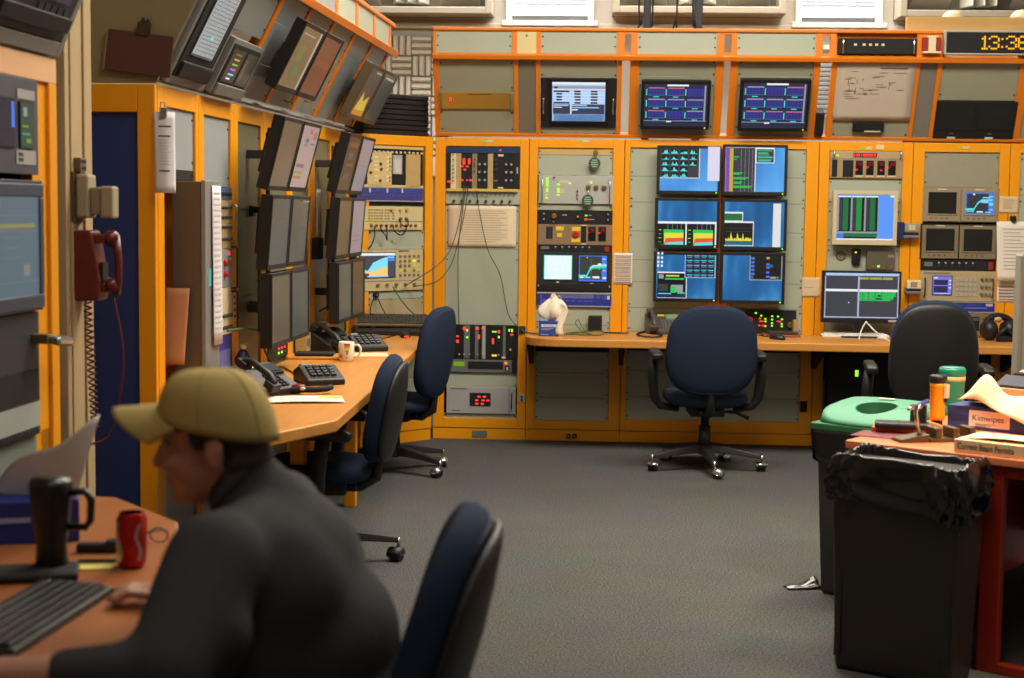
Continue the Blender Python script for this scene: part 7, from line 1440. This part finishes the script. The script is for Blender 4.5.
def brim(u, v):
    a = -1.12 + 2.24 * u; x0 = -.012 + .110 * math.cos(a); y0 = .088 * math.sin(a)
    ex = .094 * math.cos(a * .92) ** .8 * v
    return hd(x0 + ex, y0 * (1 - .06 * v), .070 - .046 * (math.sin(a) ** 2) - .02 * ex - .03 * v * math.sin(a) ** 2)
MB().grid(brim, 24, 8, CAPM, .005).build('cap_brim', man)
MB().ball(hd(-.012, 0, .133), (.007, .007, .004), CAPM, 10, 6).build('cap_button', man)
for k in range(6):
    a = PI / 6 + k * PI / 3
    MB().tube([Vector(crown(a / (2 * PI), v)) + (Vector(crown(a / (2 * PI), v)) - hd(-.012, 0, .02)).normalized() * .0005 for v in [i / 8 for i in range(9)]], .0012, M('cap_seam', (150, 128, 74), .9), 5).build('cap_seam', man)

# ================================================================== desk and bins in front on the other side
D1 = Vector((.81, -.59, 0)).normalized(); D2 = Vector((.59, .81, 0)).normalized()
DC = Vector((.912, 5.36, 0))
RA = math.atan2(D1.y, D1.x)
MD = Matrix.Translation(DC) @ Matrix.Rotation(RA, 4, 'Z')          # local x along the front edge, y back
RED = M('red_brown_laminate', (150, 36, 18), .4, var=.06, scale=3)
rd = thing('desk', 'orange topped desk with red side frame behind the black lined bin', 'desk', MD)
MB().box(0, 1.7, 0, 1.75, ZD - .028, ZD, wood('orange_laminate', (208, 116, 74), (222, 130, 86), .35, 0, 2)).build('top', rd, bevel=.004)
MB().box(.495, .565, .02, .06, 0, ZD - .028, RED).box(.565, 1.7, .02, .06, 0, .035, RED).box(.565, 1.7, .02, .06, ZD - .07, ZD - .028, RED).box(1.6, 1.7, .02, .06, .035, ZD - .1, RED).build('side_frame', rd, bevel=.004)
MB().box(.0, .04, .06, 1.71, 0, ZD - .028, RED).build('end_panel', rd, bevel=.003)
MB().box(.04, 1.7, 1.67, 1.70, .15, ZD - .028, M('dark_red_panel', (96, 26, 20), .5)).build('back_panel', rd)
def ond(px, py, rz=0.0, z=ZD): x, y = W(px, py, z); return TR(x, y, z + .0005, RA + rz)
mt = MB().box(-.10, .12, -.075, .075, 0, .002, M('mat_plum', (108, 40, 48), .6)).box(-.07, .0, -.06, -.04, .0022, .003, M('mat_slot', (150, 70, 40), .6)).build('desk_mat', None, ond(884, 435.5, .12)); tag(mt, 'plum red mat at the corner of the orange desk', 'mat')
fo = MB().box(-.115, .115, -.10, .10, 0, .018, M('folder_orange', (214, 110, 50), .5)).build('folder', None, ond(906, 430, .35), bevel=.003); tag(fo, 'orange folder on the desk under the black device', 'folder')
rc = thing('handheld_meter', 'flat black handheld device lying on the orange folder', 'device', ond(903, 428, .45, ZD + .018)); MB().box(-.1, .1, -.045, .045, 0, .022, BLACK).build('case', rc, bevel=.008); MB().box(-.02, .06, -.03, .03, .022, .024, M('device_screen', (90, 92, 96), .15)).build('screen', rc)
o = MB().box(-.028, .028, -.012, .012, 0, .085, BLACKM).build('film_box', None, ond(918, 428, .2, ZD + .018), bevel=.002); tag(o, 'upright black box on the orange folder beside the flashlight', 'box')
# steel bracket jig
jg = thing('pen_stand', 'dark steel pen stand with a bent clip on the orange desk', 'stand', ond(925, 441, .9))
JM = M('jig_steel', (96, 84, 62), .35, .7)
MB().prism([(-.11, 0), (.0, 0), (.0, .028), (-.11, .012)], -.035, .035, JM, 'y').build('ramp', jg, bevel=.002)
MB().box(0, .17, -.04, .04, 0, .014, JM).build('base', jg, bevel=.002)
for k in range(3):
    MB().box(.02 + .065 * k, .045 + .065 * k, -.04, .04, .014, .05, JM).build('lug', jg, bevel=.005)
MB().tube([(-.02, -.0, .02), (-.035, 0, .07), (-.04, 0, .11), (-.02, 0, .125)], .009, STEEL, 8).build('bent_clip', jg)
bp_ = ond(912, 433, 0); p = at_z(925, 433, ZD + .08)
p = Vector((bp_.translation.x, bp_.translation.y, ZD))
a = at_y(914, 407, 5.35); b = at_y(928, 401, 5.42)
o = MB().cyl(a, b, .008, .008, M('pen_blue', (60, 70, 140), .3), 12).cyl(a + (a - b) * .4, a, .0055, .008, STEEL, 10).build('pen'); tag(o, 'blue pen leaning in the steel pen stand', 'pen')
fo_ = MB().box(-.02, .02, -.018, .018, 0, .055, M('eraser_tan', (220, 150, 86), .6)).build('eraser', None, ond(931, 438, .8) @ Matrix.Rotation(.3, 4, 'Y'), bevel=.004); tag(fo_, 'tan rubber block leaning against the flashlight', 'eraser')
# flashlight
ft = thing('flashlight', 'yellow flashlight with a black head standing on the orange desk', 'flashlight', ond(936.5, 428))
FY = M('torch_yellow', (238, 160, 24), .4)
MB().cyl((0, 0, 0), (0, 0, .03), .019, .022, BLACK, 20).build('tail_cap', ft); MB().lathe([(.022, .03), (.028, .035), (.0285, .045), (.0285, .155), (.030, .158), (.030, .17), (.0, .17)], FY, 24).build('barrel', ft)
mb = MB()
for k in range(24): a_ = 2 * PI * k / 24; mb.box
MB().lathe([(.030, .168), (.033, .172), (.033, .192), (.029, .198), (0, .199)], BLACK, 12).build('head', ft); MB().box(.024, .036, -.008, .008, .10, .15, BLACKM).build('switch', ft, bevel=.003)
o_ = MB().box(.030, .0385, -.016, .016, .115, .165, M('sticker_cream', (226, 200, 160), .6)).build('clip_tag', ft)
tu = thing('tumbler', 'green tumbler with a cream band on the orange desk behind the flashlight', 'cup', ond(951, 412))
MB().lathe([(.0, 0), (.044, 0), (.046, .004), (.05, .13), (.051, .152), (.053, .154), (.053, .172), (.05, .178), (0, .178)], M('tumbler_green', (24, 134, 108), .35), 32).build('cup', tu)
MB().lathe([(.0503, .128), (.0515, .128), (.0518, .146), (.0508, .146)], M('band_cream', (240, 196, 140), .5), 32).build('band', tu); MB().lathe([(.046, .178), (.046, .182), (.0, .182)], M('lid_pale_green', (80, 170, 150), .2), 32).build('lid', tu)
# kimwipes carton
kw = thing('tissue_box', 'blue wipes carton with a big peach tissue behind the cream binder', 'tissue box', ond(974, 430, -.02) @ Matrix.Translation((.06, .08, 0)))
MB().box(-.17, .17, -.07, .07, 0, .085, M('carton_slate_blue', (40, 66, 124), .5)).build('carton', kw, bevel=.003)
MB().box(-.165, -.09, -.071, -.0702, .03, .052, M('carton_stripe', (30, 48, 100), .5)).build('stripe', kw); MB().box(-.085, .07, -.0712, -.0704, .012, .072, M('carton_label', (228, 214, 198), .6)).build('label_patch', kw)
text('Kimwipes', .031, M('print_black', (30, 28, 28), .7), kw, Matrix.Translation((-.012, -.0716, .044)) @ FACE)
for k in range(3): MB().box(-.06, .02 - .02 * k, -.0718, -.0712, .022 - .0045 * k, .024 - .0045 * k, INK).build('small_print', kw)
TIS2 = M('tissue_peach', (236, 208, 172), .85)
def fk(u, v):
    x = -.125 + .345 * u + .012 * math.sin(6 * v); y = -.088 + .165 * v - .012 * u * (1 - v)
    edge = .104 - .10 * u ** 1.7
    z = edge * (1 - v) ** 2 + .092 * (1 - (1 - v) ** 2)
    z += .115 * math.exp(-((u - .20 - .06 * v) / .17) ** 2) * math.sin(PI * min(1, v * 1.15 + .05)) + .055 * math.exp(-((u - .72) / .26) ** 2) * math.sin(PI * v)
    return (x, y, z + .006 * math.sin(11 * u + 5 * v) * math.sin(PI * v))
MB().grid(fk, 26, 16, TIS2, .0012).build('tissue', kw)
# binder
bi = thing('binder', 'cream binder lying flat with its printed spine facing out, on the orange desk', 'binder', ond(979, 455, .0) @ Matrix.Translation((.06, .12, 0)))
BC = M('binder_cream', (232, 196, 150), .6)
MB().box(-.15, .18, -.11, .11, 0, .004, BC).box(-.15, .18, -.11, .11, .040, .044, BC).box(-.15, .18, -.116, -.11, 0, .044, BC).build('cover', bi, bevel=.002)
MB().box(-.14, .17, -.105, .10, .005, .039, PAPER).build('pages', bi)
text('Current Beam Permits', .031, M('print_brown', (46, 30, 24), .7), bi, Matrix.Translation((-.138, -.1165, .022)) @ FACE, align='LEFT', sx=.68, extrude=.0006)
sg = MB().grid(lambda u, v: (-.12 + .28 * u, -.09 + .16 * v, .046 + .012 * math.sin(3 * u + v) * (1 - v)), 10, 6, TIS2, .001).build('paper_sheet', None, bi.matrix_world); tag(sg, 'loose cream sheet lying on the binder', 'paper')
# parcels behind
pk = thing('carton', 'tan cardboard carton with a navy pad on top at the back of the desk', 'box', ond(1000, 404, .0) @ Matrix.Translation((.075, .03, 0)))
MB().box(-.16, .2, -.1, .12, 0, .075, M('cardboard', (206, 160, 108), .8)).build('carton', pk, bevel=.002); MB().obox((.0, -.03, .098), (.16, .10, .012), M('pad_navy', (44, 48, 66), .5), (.35, 0, -.1)).build('navy_pad', pk); MB().tube([(-.1, .05, .08), (-.07, .05, .1), (-.02, .05, .1), (.02, .05, .08)], .012, M('cardboard', (206, 160, 108)), 8).build('flap', pk)
o = MB().box(-.09, .15, -.05, .06, 0, .105, BLACKM).box(-.07, .02, -.03, .04, .105, .115, TIS2).build('camera_case', None, ond(1010, 398, .0) @ Matrix.Translation((.08, .10, 0)), bevel=.006); tag(o, 'black case with a pale sheet on top at the far back of the orange desk', 'case')
# black lined bin
PB_ = DC + D1 * .02 - D2 * .30
bmx = Matrix.Translation(Vector((.985, 5.055, 0))) @ Matrix.Rotation(RA + .06, 4, 'Z')
c0 = Vector((.846, 5.062, 0)); c1 = Vector((1.182, 4.845, 0))
ang = math.atan2(c1.y - c0.y, c1.x - c0.x); BL = (c1 - c0).length
bn = thing('waste_bin', 'tall dark brown waste bin lined with a shiny black bag at the orange desk', 'waste bin', Matrix.Translation(c0) @ Matrix.Rotation(ang, 4, 'Z'))
BINM = M('bin_brown', (34, 28, 26), .45, var=.12); BAG = M('bag_black', (14, 14, 16), .22, var=.2, spec=.7)
BWd = .20
def tapered(w0, d0, w1, d1, z0, z1, mat, mb=None, cx=BL / 2, cy=BWd / 2, wall=True):
    mb = mb or MB()
    v = []
    for w_, d_, z in ((w0, d0, z0), (w1, d1, z1)):
        v += [(cx - w_ / 2, cy - d_ / 2, z), (cx + w_ / 2, cy - d_ / 2, z), (cx + w_ / 2, cy + d_ / 2, z), (cx - w_ / 2, cy + d_ / 2, z)]
    return mb.add(v, [(0, 3, 2, 1), (4, 5, 6, 7), (0, 1, 5, 4), (1, 2, 6, 5), (2, 3, 7, 6), (3, 0, 4, 7)], mat)
BH = .70
tapered(BL, BWd, BL + .04, BWd + .06, 0, BH, BINM).build('body', bn, bevel=.018, seg=3)
for k in (0, 1): tapered(.02, .006, .02, .006, .05, BH - .12, BINM, cx=BL * (.04 + .92 * k), cy=-.012).build('rib', bn)
rnd = random.Random(4)
def bag(u, v):
    a = 2 * PI * u; hx, hy = (BL + .055) / 2, (BWd + .075) / 2
    c, s = math.cos(a), math.sin(a); ex = 6
    x = math.copysign(abs(c) ** (2 / ex), c) * hx; y = math.copysign(abs(s) ** (2 / ex), s) * hy
    wr = .006 * math.sin(23 * a + 6 * v) + .005 * math.sin(11 * a - 9 * v) + .004 * math.sin(41 * a + 15 * v)
    puff = .012 * math.sin(PI * min(1, v * 1.1)) + wr * (.5 + v)
    k = 1 + (puff) / hx * 1.2; ky = 1 + puff / hy
    z = BH + .025 - .155 * v + .010 * math.sin(3 * a + 1) + .012 * math.sin(2 * a) * v - .03 * v * max(0, c)
    return (BL / 2 + x * k, BWd / 2 + y * ky, z)
mb = MB().grid(bag, 120, 12, BAG, .0)
def bagin(u, v):
    p = bag(u, 0); cx, cy = BL / 2, BWd / 2; f = 1 - .12 * v
    return (cx + (p[0] - cx) * f, cy + (p[1] - cy) * f, p[2] + .008 * math.sin(PI * v) * (1 + math.sin(31 * u * 6.28)) - .22 * max(0, v - .3))
mb.grid(bagin, 120, 6, BAG, 0).build('bag_liner', bn)
MB().ball((-.03, .06, BH - .085), (.03, .02, .022), BAG, 12, 8).tube([(-.015, .06, BH - .08), (-.04, .05, BH - .10), (-.05, .06, BH - .13)], [.015, .012, .004], BAG, 8).build('bag_knot', bn)
# green lidded bin
L0 = at_z(812, 423, .69); L0.z = 0
wl = -(L0 - DC).dot(D1) - .014; gang = RA
gbn = thing('recycling_bin', 'dark bin with a domed green lid and round opening beside the orange desk', 'recycling bin', Matrix.Translation(L0) @ Matrix.Rotation(gang, 4, 'Z'))
GL = M('lid_green', (72, 142, 112), .5, var=.05); GLR = M('lid_dark_green', (40, 104, 64), .5)
GD = .46
tapered(wl - .07, GD - .08, wl - .02, GD - .03, 0, .675, M('bin_charcoal', (44, 44, 46), .5), cx=wl / 2, cy=GD / 2).build('body', gbn, bevel=.015)
MB().box(-.006, wl + .006, -.006, GD + .006, .665, .695, GLR).build('lid_rim', gbn, bevel=.006)
def lid(u, v):
    """ring between the round hole and the lid outline"""
    a = 2 * PI * u; ex = 5; c, s = math.cos(a), math.sin(a)
    X = math.copysign(abs(c) ** (2 / ex), c) * wl / 2; Y = math.copysign(abs(s) ** (2 / ex), s) * GD / 2
    hx, hy = .078 * c, .085 * s - .085
    x = hx + (X - hx) * v; y = hy + (Y - hy) * v
    dome = .085 * max(0, 1 - abs(y / (GD / 2)) ** 3.0) ** .6 * (1 - .12 * abs(x / (wl / 2)) ** 3)
    z = .694 + dome * (.62 + .46 * (y / GD + .5)) * (1 if v < .98 else .0)
    return (wl / 2 + x, GD / 2 + y, z)
MB().grid(lid, 56, 14, GL, .004).build('lid_dome', gbn)
MB().grid(lambda u, v: (wl / 2 + (.078 - .006 * v) * math.cos(2 * PI * u), GD / 2 - .085 + (.085 - .006 * v) * math.sin(2 * PI * u), lid(u, 0)[2] - .045 * v), 40, 2, GLR, 0).build('hole_rim', gbn)
MB().cyl((wl / 2, GD / 2 - .085, .690), (wl / 2, GD / 2 - .085, .697), .074, .076, BLACKM, 24).build('dark_opening', gbn)
MB().obox((wl / 2 - .02, GD / 2 + .05, .778), (.06, .03, .002), M('label_cream', (226, 214, 190), .6), (0, 0, .3)).build('lid_label', gbn)
MB().grid(lambda u, v: (.004 + (wl - .008) * u, -.004 + .012 * v - .005 * math.sin(14 * u) * v, .667 - (.11 + .03 * math.sin(5 * u)) * v), 24, 8, BAG, .002).grid(lambda u, v: (-.004 + .012 * v - .005 * math.sin(16 * u) * v, GD * u, .667 - (.12 + .03 * math.sin(6 * u)) * v), 24, 8, BAG, .002).build('bag_liner', gbn)
# bit of black bag on the carpet
p = at_z(802, 588, 0)
o = MB().grid(lambda u, v: (-.07 + .14 * u, -.035 + .07 * v, .004 + .03 * u * v * (1 + .4 * math.sin(9 * u)) + .006 * math.sin(12 * v)), 14, 8, BAG, .002).build('plastic_scrap', None, TR(p.x, p.y, 0, .2)); tag(o, 'crumpled scrap of shiny black plastic on the carpet beside the bins', 'plastic bag')
# pale partition edge cut by the frame
p0 = at_y(1018, 330, 7.2); zt = at_y(1020, 257, 7.2).z
o = MB().box(p0.x, p0.x + .5, 7.2, 7.26, 0, zt, M('partition_pale', (176, 170, 154), .7)).box(p0.x - .006, p0.x + .02, 7.19, 7.27, 0, zt + .01, M('partition_edge', (150, 146, 134), .5)).build('office_screen', bevel=.006); tag(o, 'pale grey free-standing office screen cut by the picture edge', 'partition')

# computer under the back worktop with a green light
pc = thing('desktop_computer', 'black computer case with a green light under the back worktop', 'computer', FB.mat(1.80, -.12, 0)); 
MB().box(-.25, .25, 0, .10, .30, .66, BLACKM).build('case', pc, bevel=.006); MB().box(-.075, -.055, -.004, .002, .475, .515, GREEN_L).build('power_light', pc)
MB().box(-.25, .25, .02, .1, 0, .30, BLACKM).build('pedestal', pc)

# ================================================================== light
def area(name, loc, size, power, color, rot=(0, 0, 0), sy=None, spread=None):
    l = bpy.data.lights.new(name, 'AREA'); l.energy = power; l.color = color; l.size = size
    if sy: l.shape = 'RECTANGLE'; l.size_y = sy
    if spread: l.spread = spread
    o = bpy.data.objects.new(name, l); col.objects.link(o); o.location = loc; o.rotation_euler = rot
    return o
WARM = (1.0, .925, .78); NEUT = (1.0, .92, .78)
area('ceiling_light_back', (.9, 7.0, 4.3), 3.2, 300, WARM, sy=1.2)
area('ceiling_light_mid', (.3, 3.8, 4.3), 1.2, 62, NEUT, sy=1.2)
area('ceiling_light_rear', (-.2, 1.0, 4.3), 1.0, 22, NEUT, sy=1.0)
area('ceiling_light_behind', (.4, 11.0, 4.3), 4.0, 210, NEUT, sy=.6)
area('desk_lamp', (1.75, 4.7, 2.5), .35, 19, (1.0, .80, .55), (.40, 0, 0), spread=1.6)
w = bpy.data.worlds.new('sky'); C.scene.world = w; w.use_nodes = True
nt = w.node_tree; bg = nt.nodes['Background']; sk = nt.nodes.new('ShaderNodeTexSky'); sk.sky_type = 'HOSEK_WILKIE'; sk.turbidity = 6
mx = nt.nodes.new('ShaderNodeMix'); mx.data_type = 'RGBA'; mx.inputs[0].default_value = .8; mx.inputs[7].default_value = (.86, .93, 1, 1)
nt.links.new(sk.outputs['Color'], mx.inputs[6]); nt.links.new(mx.outputs[2], bg.inputs['Color']); bg.inputs['Strength'].default_value = 3.0
cy = C.scene.cycles
cy.use_denoising = True; cy.max_bounces = 6; cy.diffuse_bounces = 4; cy.transparent_max_bounces = 8; cy.sample_clamp_indirect = 4.0; cy.caustics_reflective = False; cy.caustics_refractive = False
C.view_layer.update()
